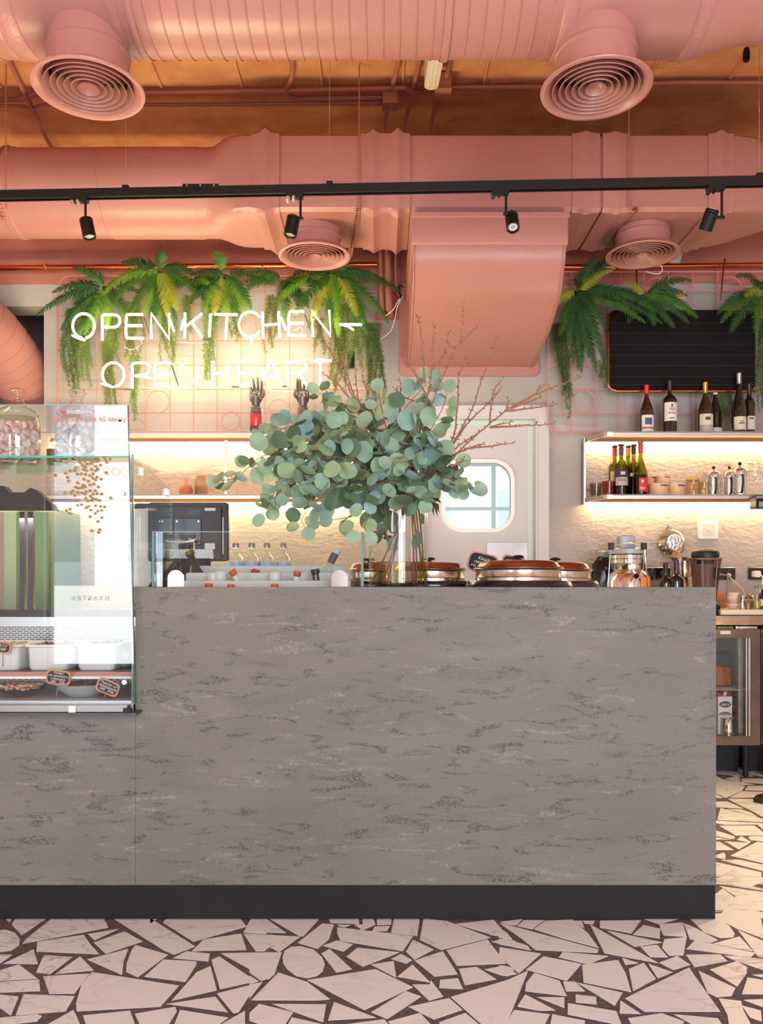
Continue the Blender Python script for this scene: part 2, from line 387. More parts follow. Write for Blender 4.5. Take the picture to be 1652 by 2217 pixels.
Cc = seg((1080, 1970), 2.888, [
 [(10,78),(60,76),(150,73),(110,98),(60,92)],[(115,102),(155,75),(285,75),(210,122)],[(220,122),(290,76),(460,74),(560,150),(625,240),(400,180)],
 [(5,85),(55,95),(625,250),(615,270),(230,252),(140,180)],[(0,110),(50,145),(85,185),(0,175)],[(0,185),(40,180),(180,225),(200,255),(0,215)],
 [(465,76),(520,76),(535,118)],[(525,76),(600,76),(590,90),(535,86)],[(632,76),(890,75),(830,148),(632,112)],
 [(570,92),(1000,335),(660,272)],[(675,130),(1022,205),(848,232)],[(905,96),(1010,120),(1005,180),(840,155)],[(895,72),(1130,72),(1005,92)],
 [(1005,92),(1150,80),(1175,170),(1030,160),(1010,120)],[(1035,185),(1175,172),(1155,285),(1065,288),(1020,240)],
 [(885,232),(990,220),(1058,298),(945,296)],[(1155,85),(1200,100),(1370,190),(1325,208),(1195,185)],
 [(1195,72),(1345,68),(1440,100),(1475,150),(1465,172),(1385,178),(1280,140)],[(1175,245),(1225,192),(1605,270),(1575,298),(1170,245)],
 [(1340,212),(1505,168),(1590,260)],[(1495,128),(1652,195),(1652,300),(1620,295)],[(1365,72),(1480,35),(1605,25),(1652,120),(1652,180),(1490,120)],
 [(1360,0),(1652,0),(1652,8),(1570,18),(1360,12)],[(5,235),(265,275),(125,400),(0,290)],[(170,375),(280,292),(518,340),(425,445)],
 [(375,298),(400,265),(685,290),(560,342)],[(520,345),(745,315),(795,400),(828,515),(530,455)],[(770,300),(875,335),(790,345)],
 [(812,372),(905,332),(982,432),(840,510),(828,450)],[(935,338),(1088,392),(992,430)],[(1002,332),(1115,290),(1198,345),(1092,378)],
 [(1170,282),(1385,280),(1430,322),(1222,360)],[(1410,288),(1500,290),(1652,310),(1652,378),(1480,320)],[(1320,375),(1490,322),(1552,360),(1550,400),(1490,482)],
 [(0,350),(30,350),(115,402),(45,415),(0,405)],[(1248,382),(1480,490),(1455,540),(1365,548),(1305,520)],
 [(165,510),(170,460),(222,395),(380,445),(425,540)],[(402,450),(475,450),(540,510),(420,510)],[(485,455),(775,520),(725,602)],
 [(790,555),(870,515),(1190,362),(1215,400),(1385,638),(910,638)],[(1555,425),(1652,440),(1652,530),(1520,528)],[(1585,408),(1652,405),(1652,425)],
 [(115,605),(165,530),(355,630),(250,632)],[(240,548),(410,548),(410,615)],[(480,532),(608,545),(612,592),(482,580)],
 [(432,585),(735,635),(770,725),(430,655)],[(760,568),(888,652),(755,648)],[(40,725),(95,628),(320,655),(285,725)],
 [(335,655),(540,695),(535,725),(320,725)],[(808,680),(1020,648),(1160,700),(1140,725),(830,725)],[(1095,655),(1370,680),(1400,725),(1220,725)],
 [(1375,555),(1515,572),(1530,630),(1580,725),(1440,725),(1430,660)],[(1530,565),(1652,560),(1652,610)],[(1520,600),(1640,632),(1645,700),(1570,675)]])
D = seg((1530, 1620), 5.836, [
 [(-60,170),(712,200),(712,215),(400,215),(-60,195)],[(-60,215),(620,250),(712,235),(712,360),(-60,225)],[(-60,238),(220,250),(590,355),(380,360),(-60,268)],
 [(-60,290),(340,345),(130,325),(-60,325)],[(235,385),(370,360),(415,375),(425,425),(360,415)],[(445,385),(712,385),(712,450),(445,430)],
 [(-60,340),(130,350),(190,390),(600,460),(450,470),(-60,405)],[(-60,425),(130,425),(485,485),(440,545),(235,632),(-60,470)],
 [(520,480),(712,478),(712,540),(480,530)],[(450,545),(712,555),(712,625),(290,625)],[(-60,560),(120,580),(210,632),(-60,625)],
 [(260,640),(712,645),(712,690),(350,688)],[(360,695),(712,695),(712,875),(600,810)],[(-60,680),(260,675),(470,765),(-60,735)],
 [(135,900),(175,758),(712,895),(712,935),(150,908)],[(255,770),(430,775),(560,815),(650,875)],[(-60,915),(160,920),(712,950),(712,1030),(640,965),(230,970)],
 [(-60,985),(350,1115),(360,1145),(310,1150),(-60,1080)],[(160,982),(600,980),(712,1060),(712,1105),(365,1105)],[(-60,1100),(300,1158),(-60,1155)],
 [(380,1160),(435,1115),(560,1185),(540,1198)],[(525,1130),(560,1115),(712,1115),(712,1180),(560,1165)],[(225,1178),(545,1200),(405,1282)],
 [(-60,1175),(155,1180),(345,1290),(-60,1290)],[(300,1360),(640,1185),(712,1195),(712,1455)],[(-60,1330),(120,1355),(215,1320),(240,1350),(238,1412),(120,1385)],
 [(180,1418),(400,1410),(712,1475),(712,1555)],[(-60,1400),(690,1570),(712,1725),(-60,1595)],[(155,1715),(290,1680),(712,1780),(712,1800)],
 [(160,1745),(712,1820),(712,2060),(640,2050)],[(-60,1900),(120,1840),(200,1775),(605,2070),(-60,2040)],[(-60,2060),(200,2065),(-60,2080)],
 [(-60,2095),(550,2085),(680,2217),(240,2217),(-60,2120)],[(590,2085),(712,2070),(712,2160)]])
fl = MB(); fl.mi = 0
fl.box(-4.3, 4.3, -3.2, 9.0, -0.06, 0.0)
fl.mi = 1
TH = [0.0004]
def tile(pts2, h=None):
    h = TH[0] if h is None else h
    vs = [Vector((x, y, 0.0005)) for x, y in pts2]; fl.prism(vs, (0, 0, h))
def fpt(p):
    Y = H*F/(p[1]-HY); return ((p[0]-CX)/F*Y, Y)
for L in (A, B, Cc):
    TH[0] += 0.0002
    for poly in L:
        q = [p for p in poly]
        pts = []
        for p in q:
            y = p[1]
            X, Y = fpt((p[0], y))
            if y < 1997: Y += 0.05*(1997-y)/4; X = (p[0]-CX)/F*Y     # shards run on under the plinth edge
            pts.append((X, Y))
        tile(pts)
TH[0] += 0.0002
for poly in D: tile([fpt(p) for p in poly])
rr = random.Random(3)
def shard_field(x0, x1, y0, y1, s=0.30, ok=None):
    nx = int((x1-x0)/s); ny = int((y1-y0)/s); g = {}
    for i in range(nx+1):
        for j in range(ny+1):
            g[i, j] = (x0+(x1-x0)*i/nx+(rr.uniform(-.11, .11) if 0 < i < nx else 0), y0+(y1-y0)*j/ny+(rr.uniform(-.11, .11) if 0 < j < ny else 0))
    for i in range(nx):
        for j in range(ny):
            q = [g[i, j], g[i+1, j], g[i+1, j+1], g[i, j+1]]
            parts = [q] if rr.random() < .45 else ([[q[0], q[1], q[2]], [q[0], q[2], q[3]]] if rr.random() < .5 else [[q[0], q[1], q[3]], [q[1], q[2], q[3]]])
            for pp in parts:
                if ok and not all(ok(a, b) for a, b in pp): continue
                cx = sum(a for a, b in pp)/len(pp); cy = sum(b for a, b in pp)/len(pp)
                tile([(cx+(a-cx)*.88, cy+(b-cy)*.88) for a, b in pp])
shard_field(-4.2, 4.2, -3.0, 2.24)
outr = lambda x, y: x > .4595*y+.012
outl = lambda x, y: x < -.4595*y-.012 or y > 3.1
shard_field(-4.2, -.9, 2.26, 3.0, .2, outl); shard_field(1.0, 4.2, 2.26, 5.75, .15, outr)
shard_field(.6, 2.4, 3.02, 5.75, .15, lambda x, y: x < .4028*y-.01 and (x > 1.215 or y > 3.8))
shard_field(-4.2, .6, 3.72, 5.75, 0.3)
fo = fl.build('floor', [grout, MAR]); struct(fo)

# ---------------- back wall ----------------
def wall_mat():
    m = bpy.data.materials.new('plaster_and_pink_paint'); m.use_nodes = True; t = m.node_tree; b = t.nodes['Principled BSDF']
    N = t.nodes.new; L = t.links.new
    tcn = N('ShaderNodeTexCoord'); s = N('ShaderNodeSeparateXYZ'); L(tcn.outputs['Object'], s.inputs[0])
    def mt(op, a, bb):
        n = N('ShaderNodeMath'); n.operation = op
        for i, q in enumerate((a, bb)):
            if isinstance(q, (int, float)): n.inputs[i].default_value = q
            else: L(q, n.inputs[i])
        return n.outputs[0]
    n1 = N('ShaderNodeTexNoise'); n1.inputs['Scale'].default_value = 4; L(tcn.outputs['Object'], n1.inputs['Vector'])
    wob = mt('MULTIPLY', mt('SUBTRACT', n1.outputs['Fac'], .5), .05)
    z = mt('ADD', s.outputs['Z'], wob); x = mt('ADD', s.outputs['X'], wob)
    up = mt('GREATER_THAN', z, 3.306)
    colm = mt('MULTIPLY', mt('MULTIPLY', mt('GREATER_THAN', x, -.035), mt('LESS_THAN', x, .145)), mt('GREATER_THAN', z, 3.07))
    f = mt('MAXIMUM', up, colm)
    n2 = N('ShaderNodeTexNoise'); n2.inputs['Scale'].default_value = 1.7; n2.inputs['Detail'].default_value = 6; L(tcn.outputs['Object'], n2.inputs['Vector'])
    r = N('ShaderNodeValToRGB'); r.color_ramp.elements[0].position = .35; r.color_ramp.elements[1].position = .65
    r.color_ramp.elements[0].color = rgb((168, 162, 158)); r.color_ramp.elements[1].color = rgb((184, 178, 173)); L(n2.outputs['Fac'], r.inputs[0])
    r2 = N('ShaderNodeValToRGB'); r2.color_ramp.elements[0].position = .35; r2.color_ramp.elements[1].position = .65
    r2.color_ramp.elements[0].color = rgb((176, 108, 98)); r2.color_ramp.elements[1].color = rgb((190, 122, 110)); L(n2.outputs['Fac'], r2.inputs[0])
    mx = N('ShaderNodeMix'); mx.data_type = 'RGBA'; L(f, mx.inputs['Factor']); L(r.outputs[0], mx.inputs[6]); L(r2.outputs[0], mx.inputs[7])
    L(mx.outputs[2], b.inputs['Base Color']); b.inputs['Roughness'].default_value = .75
    n3 = N('ShaderNodeTexNoise'); n3.inputs['Scale'].default_value = 22; n3.inputs['Detail'].default_value = 5
    mp = N('ShaderNodeMapping'); mp.inputs['Scale'].default_value = (1, 1, 1.8); L(tcn.outputs['Object'], mp.inputs[0]); L(mp.outputs[0], n3.inputs['Vector'])
    low = mt('LESS_THAN', s.outputs['Z'], 2.26)
    bp = N('ShaderNodeBump'); bp.inputs['Distance'].default_value = .02
    L(mt('ADD', mt('MULTIPLY', low, .5), .10), bp.inputs['Strength'])
    L(n3.outputs['Fac'], bp.inputs['Height']); L(bp.outputs['Normal'], b.inputs['Normal'])
    return m
WM = wall_mat()
bw = MB()
OX0, OX1, OZ0, OZ1 = -3.5, -2.355, 2.47, 3.157      # opening for the round duct
DX0, DX1, DZ = 0.235, 1.135, 2.43                    # doorway
W0, W1 = 5.8, 6.0
bw.box(-4.3, OX0, W0, W1, 0, 4.4)
bw.box(OX0, OX1, W0, W1, 0, OZ0); bw.box(OX0, OX1, W0, W1, OZ1, 4.4)
bw.box(OX1, DX0, W0, W1, 0, 4.4); bw.box(DX0, DX1, W0, W1, DZ, 4.4); bw.box(DX1, 4.3, W0, W1, 0, 4.4)
struct(bw.build('wall_back', WM))
rec = MB(); dk = mat('recess_plaster', (120, 104, 104), 0.8)
rec.box(OX0-.1, OX1+.7, 6.75, 6.8, 2.0, 3.5); rec.box(OX0-.15, OX0-.1, 6.0, 6.8, 2.0, 3.5); rec.box(OX1+.65, OX1+.7, 6.0, 6.75, 2.0, 3.5)
rec.box(OX0-.1, OX1+.65, 6.0, 6.75, 3.45, 3.5); rec.box(OX0-.1, OX1+.65, 6.0, 6.75, 2.0, 2.05)
rec.mi = 1; rec.box(OX0, -2.72, 5.86, 6.0, 2.47, 2.62)
struct(rec.build('wall_recess', [dk, mat('grey_ledge', (190, 190, 192), .6)]))

plain = mat('warm_white_wall', (214, 205, 198), 0.8, bump=(15, .1))
for nm, a in (('wall_left', (-4.3, -4.2, -3.2, 5.8, 0, 4.4)), ('wall_right', (4.2, 4.3, -3.2, 5.8, 0, 4.4))):
    struct(MB().box(*a).build(nm, plain))
fw = MB(); fw.box(-4.3, -3.62, -3.2, -3.0, 0, 4.4); fw.box(3.1, 4.3, -3.2, -3.0, 0, 4.4); fw.box(-2.38, -.15, -3.2, -3.0, .3, 3.4); fw.box(-3.62, 3.1, -3.2, -3.0, 0, .3); fw.box(-3.62, 3.1, -3.2, -3.0, 3.4, 4.4)
struct(fw.build('wall_front', plain))
wf = MB(); dkf = mat('dark_window_frame', (60, 58, 60), .4)
for x in (-3.6, -2.41, -0.12, 0.95, 2.0, 3.06): wf.box(x-.035, x+.035, -3.14, -3.06, .3, 3.4)
wf.box(-3.6, 3.1, -3.14, -3.06, .3, .36); wf.box(-3.6, 3.1, -3.14, -3.06, 3.34, 3.4); wf.box(-3.6, 3.1, -3.13, -3.07, 2.55, 2.61)
struct(wf.build('window_1', dkf))

# ceiling: painted concrete slab with panel joints
cm = mat('salmon_painted_concrete', (212, 150, 104), 0.8, bump=(7, .5, .03), var=(5, (190, 122, 84)))
ce = MB(); ce.box(-4.3, 4.3, -3.2, 4.98, 4.2, 4.4)
ce.box(-4.3, 4.3, 4.98, 5.8, 4.27, 4.4)
xs = -4.2
while xs < 4.2: ce.box(xs, xs+.012, 3.4, 4.975, 4.185, 4.2); xs += 0.48
struct(ce.build('ceiling', cm))

# kitchen behind the door
kt = MB(); kt.box(-.2, 3.0, 9.0, 9.1, 0, 3.2); kt.box(-.3, -.2, 6.0, 9.1, 0, 3.2); kt.box(3.0, 3.1, 6.0, 9.1, 0, 3.2); kt.box(-.3, 3.1, 6.0, 9.1, 3.1, 3.2)
kt.box(1.95, 2.01, 8.85, 8.95, 1.2, 2.6); kt.box(1.1, 1.13, 7.0, 7.04, 1.0, 1.75); kt.box(.7, .715, 7.6, 7.62, 1.0, 1.9); kt.box(.2, 2.2, 7.2, 7.8, .9, 1.0)
struct(kt.build('wall_kitchen', mat('white_tile_wall', (236, 240, 238), .4)))

# ---------------- door ----------------
fg = mat('door_frame_grey', (204, 202, 203), .45); dgm = mat('door_panel_grey', (206, 204, 206), .5, var=(2, (198, 196, 199)))
d = thing('door_1', 'grey kitchen door with rounded porthole window behind the bar', 'door', (0.685, 5.8, 0)); d['kind'] = 'structure'
fr = MB()
xl, xr = 0.205, 1.162; zt = 2.458
fr.box(xl, xl+.075, 5.765, 5.80, 0, zt); fr.box(xr-.075, xr, 5.765, 5.80, 0, zt); fr.box(xl+.075, xr-.075, 5.765, 5.8, zt-.075, zt)
fr.box(xl+.06, xl+.09, 5.775, 5.86, 0, zt-.06); fr.box(xr-.09, xr-.06, 5.775, 5.86, 0, zt-.06); fr.box(xl+.09, xr-.09, 5.775, 5.86, zt-.09, zt-.06)
fr.build('door_frame', fg, d)
mintedge = mat('mint_gasket', (196, 214, 206), .4)
ge = MB(); ge.box(xr-.135, xr-.09, 5.845, 5.87, 0, zt-.09); ge.box(xl+.09, xr-.135, 5.845, 5.87, zt-.12, zt-.09); ge.build('door_gasket', mintedge, d)
# panel with rounded hole
hx0, hx1 = (962-CX)/F*5.86, (1106-CX)/F*5.86; hz0, hz1 = H+(HY-1146)/F*5.86, H+(HY-1002)/F*5.86
def holed(mb, X0, X1, Z0, Z1, hole, y0, y1):
    n = len(hole); cx = (hx0+hx1)/2; cz = (hz0+hz1)/2; out = []
    for a, b in hole:
        dx, dz = a-cx, b-cz; tt = 1e9
        if dx > 1e-9: tt = min(tt, (X1-cx)/dx)
        if dx < -1e-9: tt = min(tt, (X0-cx)/dx)
        if dz > 1e-9: tt = min(tt, (Z1-cz)/dz)
        if dz < -1e-9: tt = min(tt, (Z0-cz)/dz)
        out.append((cx+dx*tt, cz+dz*tt))
    vs = []
    for y in (y0, y1): vs += [(a, y, b) for a, b in hole]; vs += [(a, y, b) for a, b in out]
    fs = []
    for i in range(n):
        j = (i+1) % n
        fs += [(i, j, n+j, n+i), (2*n+i, 3*n+i, 3*n+j, 2*n+j), (i, 2*n+i, 2*n+j, j)]
    mb.add(vs, fs)
    for i in range(n):                                            # corner triangles
        p, q = out[i], out[(i+1) % n]
        if abs(p[0]-q[0]) > 1e-6 and abs(p[1]-q[1]) > 1e-6:
            cxx = p[0] if min(abs(p[0]-X0), abs(p[0]-X1)) < 1e-6 else q[0]
            czz = p[1] if min(abs(p[1]-Z0), abs(p[1]-Z1)) < 1e-6 else q[1]
            for y in (y0, y1): mb.add([(cxx, y, czz), (p[0], y, p[1]), (q[0], y, q[1])], [(0, 1, 2)])
def dense(pts, k=6):
    out = []
    for i in range(len(pts)):
        a, b = pts[i], pts[(i+1) % len(pts)]; L_ = math.hypot(b[0]-a[0], b[1]-a[1]); q = k if L_ > .05 else 1
        out += [(a[0]+(b[0]-a[0])*j/q, a[1]+(b[1]-a[1])*j/q) for j in range(q)]
    return out
hole = rrect(hx0, hx1, hz0, hz1, .13, 10)
pn = MB(); holed(pn, xl+.09, xr-.135, 0.01, zt-.12, dense(hole, 24), 5.85, 5.89); pn.build('door_panel', dgm, d)
rg = MB(); o_ = rrect(hx0-.032, hx1+.032, hz0-.032, hz1+.032, .155, 10); n = len(hole)
vs = [(a, 5.85, b) for a, b in o_]+[(a, 5.832, b) for a, b in rrect(hx0-.022, hx1+.022, hz0-.022, hz1+.022, .15, 10)]+[(a, 5.832, b) for a, b in rrect(hx0+.004, hx1-.004, hz0+.004, hz1-.004, .128, 10)]+[(a, 5.86, b) for a, b in hole]
rg.add(vs, [(k*n+i, k*n+(i+1) % n, (k+1)*n+(i+1) % n, (k+1)*n+i) for k in range(3) for i in range(n)])
rg.build('porthole_ring', mat('porthole_white', (240, 239, 238), .35), d)
MB().prism([(a, 5.868, b) for a, b in hole], (0, .006, 0)).build('porthole_glass', GL, d)
MB().box((1054-CX)/F*5.84, xr-.137, 5.84, 5.849, .6, H+(HY-1175)/F*5.85).build('kick_plate', mat('dull_steel', (190, 188, 188), .5, .8, var=(6, (168, 166, 168))), d)
# ---------------- front duct ----------------
RX = Matrix(((0, 0, 1, 0), (1, 0, 0, 0), (0, 1, 0, 0), (0, 0, 0, 1)))       # lathe axis z -> x
fd = thing('spiral_air_duct', 'large round pink spiral duct across the top, nearest the camera', 'air duct', (0, 3.35, 3.68))
def ridged(x0, x1, r, step=.066, h=.0045):
    out = []; x = x0
    while x < x1-step:
        out += [(r, x), (r, x+step-.008), (r+h, x+step-.005), (r+h, x+step-.002)]; x += step
    out.append((r, x1)); return out
c0 = (0, 3.35, 3.68)
for a, b in ((-2.5, -1.50), (-.98, .72)): m = MB(); m.shell(ridged(a, b, .3), c0, 56, RX); m.build('ridged_section', pink, fd)
for a, b in ((-1.5, -.98), (.72, 1.24)): m = MB(); m.shell([(.302, a), (.302, b)], c0, 56, RX); m.build('smooth_section', pink, fd)
m = MB(); m.shell([(.302, 1.24), (.305, 1.27), (.252, 1.47), (.25, 1.5)]+ridged(1.5, 2.6, .25), c0, 56, RX); m.build('reducer', pink, fd)
tape = mat('creased_tape_painted_pink', (178, 122, 119), .4, bump=(45, .5, .008))
for a, b in ((-1.50, -1.42), (-1.06, -1.02), (-.99, -.96), (.70, .76), (1.22, 1.28)):
    m = MB(); m.shell([(.303, a), (.307, a+.006), (.307, b-.006), (.303, b)], c0, 56, RX); m.build('tape_band', tape, fd)
hb = MB()
hb.shell([(.306, .245), (.309, .248), (.309, .272), (.306, .275)], c0, 56, RX); hb.build('hanging_band', pink, fd)

# ---------------- diffusers ----------------
def make_diffuser(label, loc, neck_top):
    t = thing('air_diffuser', label, 'air diffuser', loc, 'round air diffusers under the ducts')
    x, y, z = loc
    m = MB(); m.shell([(.162, .03), (.158, .05), (.158, neck_top*.55), (.163, neck_top*.55+.006), (.163, neck_top*.55+.014), (.158, neck_top*.55+.02), (.158, neck_top)], loc, 48); m.build('neck', pink, t)
    m = MB(); m.lathe([(.2185, 0), (.221, .006), (.216, .012), (.19, .022), (.165, .045), (.160, .045), (.185, .016), (.198, .004), (.205, -.001)], loc, 56, close=True); m.build('flange', pink, t)
    for r in (.172, .146, .120, .094, .068):
        m = MB(); m.lathe([(r, .002), (r+.002, .005), (r-.018, .046), (r-.022, .046)], loc, 48, close=True); m.build('ring', pink, t)
    m = MB(); m.shell([(.043, .002), (.04, .012), (.02, .035), (0.0005, .045)], loc, 32); m.build('core', pink, t)
    m = MB(); m.shell([(.157, .075), (.0005, .076)], loc, 32); m.build('damper', mat('dark_duct_inside', (52, 36, 34), .8), t)
    return t
def dz(px, py, Y): return P(px, py, Y)
make_diffuser('round pink diffuser under the nearest duct, upper left corner', tuple(P(192, 196, 3.35)), .24)
make_diffuser('round pink diffuser under the nearest duct, upper right', tuple(P(1290, 196, 3.35)), .24)
make_diffuser('small cream-lit diffuser above the ferns of the neon sign', tuple(P(681, 557, 5.08)), .19)
make_diffuser('small round diffuser hanging above the ferns beside the blackboard', tuple(P(1391, 554, 5.08)), .19)

# ---------------- rear duct ----------------
rd = thing('rectangular_air_duct', 'pink rear duct changing from round to rectangular, above the track rail', 'air duct', (0, 5.08, 3.6))
def loft(mb, st, n=72):
    vs = []
    for (x, hy, hz, k, cz) in st:
        for i in range(n):
            t = 2*PI*(i+.5)/n; c, s_ = math.cos(t), math.sin(t); r = (abs(c)**k+abs(s_)**k)**(-1.0/k)
            vs.append((x, 5.08+c*r*hy, cz+s_*r*hz))
    fs = []
    for a in range(len(st)-1):
        for i in range(n): j = (i+1) % n; fs.append((a*n+i, a*n+j, (a+1)*n+j, (a+1)*n+i))
    mb.add(vs, fs)
R0 = .253
m = MB(); loft(m, [(-2.45, R0, R0, 2, 3.6), (-2.24, R0, R0, 2, 3.6), (-2.235, R0+.006, R0+.006, 2, 3.6), (-2.20, R0+.006, R0+.006, 2, 3.6), (-2.195, R0, R0, 2, 3.6), (-1.66, R0, R0, 2, 3.6), (-1.655, R0+.004, R0+.004, 2, 3.6), (-1.10, R0+.004, R0+.004, 2, 3.6), (-1.08, R0, R0, 2, 3.6)]); m.build('round_section', pink, rd)
m = MB(); st = []
for i in range(9):
    u_ = i/8; s_ = u_*u_*(3-2*u_); st.append((-1.08+.33*u_, R0+(.28-R0)*s_, R0+(.224-R0)*s_+.0, 2+22*s_**2.5, 3.6))
loft(m, st); m.build('transition', pink, rd)
def flange(x0, x1, pk=.03):
    m = MB(); xm = (x0+x1)/2
    st = [(x0, .281, .225, 24, 3.6), (x0, .29, .234, 24, 3.6)]
    for i in range(1, 8):
        t = i/8; g = math.exp(-((t-.5)/.16)**2)*pk; st.append((x0+(x1-x0)*t, .29+g*.4, .234+g, 24, 3.6))
    st += [(x1, .29, .234, 24, 3.6), (x1, .281, .225, 24, 3.6)]
    loft(m, st); m.build('flange', pink, rd)
m = MB(); loft(m, [(-.74, .276, .220, 30, 3.6), (2.03, .276, .220, 30, 3.6)]); m.build('duct_core', pink, rd)
flange(-.75, -.59); flange(-.12, .024, .022); flange(.024, .165, .03); flange(1.10, 1.26, .014); flange(1.275, 1.43, .012); flange(1.885, 2.03, .02)
for a, b in ((-.59, -.12), (.165, 1.10), (1.43, 1.885)):
    m = MB(); loft(m, [(a, .28, .224, 30, 3.6), (b, .28, .224, 30, 3.6)]); m.build('rectangular_section', pink, rd)
m = MB(); st = []
for i in range(9):
    u_ = i/8; s_ = u_*u_*(3-2*u_); st.append((2.03+.45*u_, .28+(.2-.28)*s_, .224+(.2-.224)*s_, 24-22*s_**.5, 3.6+.02*s_))
st.append((3.2, .2, .2, 2, 3.62)); loft(m, st); m.build('tapered_end', pink, rd)
# seams and patches on the rectangular sections
for a, b, z in ((1.1, 1.26, 3.66), (.03, .16, 3.66)): m = MB(); m.box(a, b, 4.787, 4.79, z, z+.003); m.build('seam', pink, rd)

# ---------------- exhaust hood duct ----------------
ho = thing('curved_extractor_duct', 'wide pink duct box curving from the rear duct down into the wall', 'extractor duct', (.617, 5.3, 2.72))
hx_0, hx_1 = .182, 1.053
prof = spline([Vector((0, y, z)) for y, z in ((4.755, 3.30), (4.75, 3.14), (4.785, 3.04), (4.90, 2.915), (5.14, 2.815), (5.45, 2.76), (5.79, 2.725))], 6)
pl = [(hx_0, p.y, p.z) for p in prof]+[(hx_0, 5.79, 3.30)]
m = MB(); m.prism(pl, (hx_1-hx_0, 0, 0)); m.build('curved_body', pink, ho, ang=50)
for x in (hx_0+.004, hx_1-.014):                  # folded edge seams on both sides of the curved front
    m = MB(); m.tube([Vector((x, p.y-.004, p.z-.003)) for p in prof], .0045, 6); m.build('edge_seam', pink, ho)
m = MB(); m.rbox(hx_0-.012, hx_1+.012, 4.735, 5.7, 3.15, 3.325, .012, axis='x'); m.box(hx_0-.016, hx_1+.02, 4.728, 5.7, 3.305, 3.335)
m.build('collar', pink, ho, bevel=.005)
m = MB(); m.rbox(.122, 1.10, 5.775, 5.798, 2.665, 3.32, .04, axis='y'); m.build('wall_flange', pink, ho)

# ---------------- round duct entering the left wall opening ----------------
ld = thing('round_wall_duct', 'round cream-pink spiral duct bending into the left wall opening', 'air duct', (-2.6, 6.0, 2.2))
path = spline([(-3.25, 4.75, 3.30), (-2.95, 5.1, 3.17), (-2.70, 5.5, 2.98), (-2.585, 5.86, 2.76), (-2.535, 6.08, 2.52), (-2.52, 6.12, 2.25), (-2.52, 6.12, 2.06)], 9)
m = MB(); m.tube(path, .205, 48, cap=False); m.build('duct_body', pink, ld)
acc = 0
for i in range(1, len(path)):
    acc += (path[i]-path[i-1]).length
    if acc > .075:
        acc = 0; d_ = (path[min(i+1, len(path)-1)]-path[i-1]).normalized()
        m = MB(); m.lathe([(.205, -.003), (.2085, -.002), (.2085, .002), (.205, .003)], path[i], 48, d_.to_track_quat('Z', 'Y').to_matrix().to_4x4(), close=True)
        m.build('spiral_seam', pink, ld)

# ---------------- pipes ----------------
def tagged(mb, name, m_, label, cat, group=None, **k):
    o = mb.build(name, m_, **k); return tag(o, label, cat, group)
t = thing('copper_pipe', 'long horizontal copper pipe above the ferns of the neon sign', 'pipe', tuple(P(400, 577, 5.70)))
MB().tube([P(-60, 581, 5.72), P(816, 573, 5.72)], .019, 16).build('pipe', copper, t)
for px in (100, 310, 569):
    m = MB(); q = P(px, 578, 5.72); m.cyl(q+Vector((0, -.03, 0)), q+Vector((0, .08, 0)), .006); m.torus(q, .021, .004, 'x'); m.build('clip', chrome, t)
t = thing('copper_pipe', 'horizontal copper pipe above the blackboard, right side', 'pipe', tuple(P(1500, 575, 5.72)))
MB().tube([P(1215, 578, 5.72), P(1700, 573, 5.72)], .0165, 16).build('pipe', copper, t)
m = MB(); q = P(1562, 574, 5.70); m.cyl(q+Vector((0, -.02, 0)), q+Vector((0, .1, 0)), .006); m.build('clip', chrome, t)
tagged(MB().tube([P(1570, 560, 5.66), P(1566, 590, 5.66), P(1560, 650, 5.66)], .006, 8), 'copper_hanging_rod', copper, 'thin copper rod hanging the blackboard beside its right ferns', 'rod', 'copper rods of the blackboard')
tagged(MB().tube([P(1378, 572, 5.66), P(1380, 674, 5.66)], .006, 8), 'copper_hanging_rod', copper, 'thin copper rod hanging the blackboard below the small diffuser', 'rod', 'copper rods of the blackboard')
def vpipe(px, r, y1, lab):
    q0 = P(px, 470, 5.70); q1 = P(px, y1, 5.70); 
    o = MB().tube([q0, P(px, 610, 5.70), P(px+2, y1-14, 5.71), P(px+5, y1-2, 5.76), P(px+8, y1+2, 5.82)], r, 16).build('wall_pipe', pinkd); tag(o, lab, 'pipe')
    return o
vpipe(825, .017, 680, 'thin pink pipe running down the wall left of the curved duct')
vpipe(841, .026, 684, 'thick pink pipe running down the wall left of the curved duct')
vpipe(857, .009, 640, 'thinnest pink pipe in the corner beside the curved duct')

# ceiling conduits
def conduit(pts, r, label, z=4.165):
    o = MB().tube([PZ(a, b, z) for a, b in pts], r, 10).build('ceiling_conduit', pinkd); tag(o, label, 'pipe', 'conduits on the ceiling'); return o
conduit([(250, 203), (620, 196), (880, 190)], .014, 'upper long ceiling conduit between the left diffuser and the corrugated hose')
conduit([(250, 227), (500, 226), (828, 222)], .011, 'lower long ceiling conduit left of the first junction box')
conduit([(634, 100), (633, 155), (630, 172), (620, 190), (622, 207), (640, 213), (700, 213), (828, 210)], .014, 'bent ceiling conduit coming down from the front duct')
conduit([(866, 110), (862, 140), (852, 175), (846, 212)], .014, 'short slanting conduit above the first junction box')
conduit([(838, 235), (828, 290), (822, 330)], .012, 'conduit leaving the first junction box towards the wall')
conduit([(912, 110), (905, 150), (890, 205), (876, 270), (866, 320)], .013, 'slanting conduit between the two junction boxes')
conduit([(980, 110), (972, 140), (962, 185)], .013, 'short slanting conduit above the second junction box')
conduit([(952, 205), (940, 240), (928, 290), (920, 320)], .012, 'conduit leaving the second junction box towards the wall')
conduit([(975, 189), (1200, 188), (1480, 179), (1700, 179)], .012, 'long ceiling conduit right of the second junction box')
conduit([(-40, 228), (40, 230), (70, 236), (90, 228), (130, 225)], .011, 'kinked conduit left of the upper left diffuser')
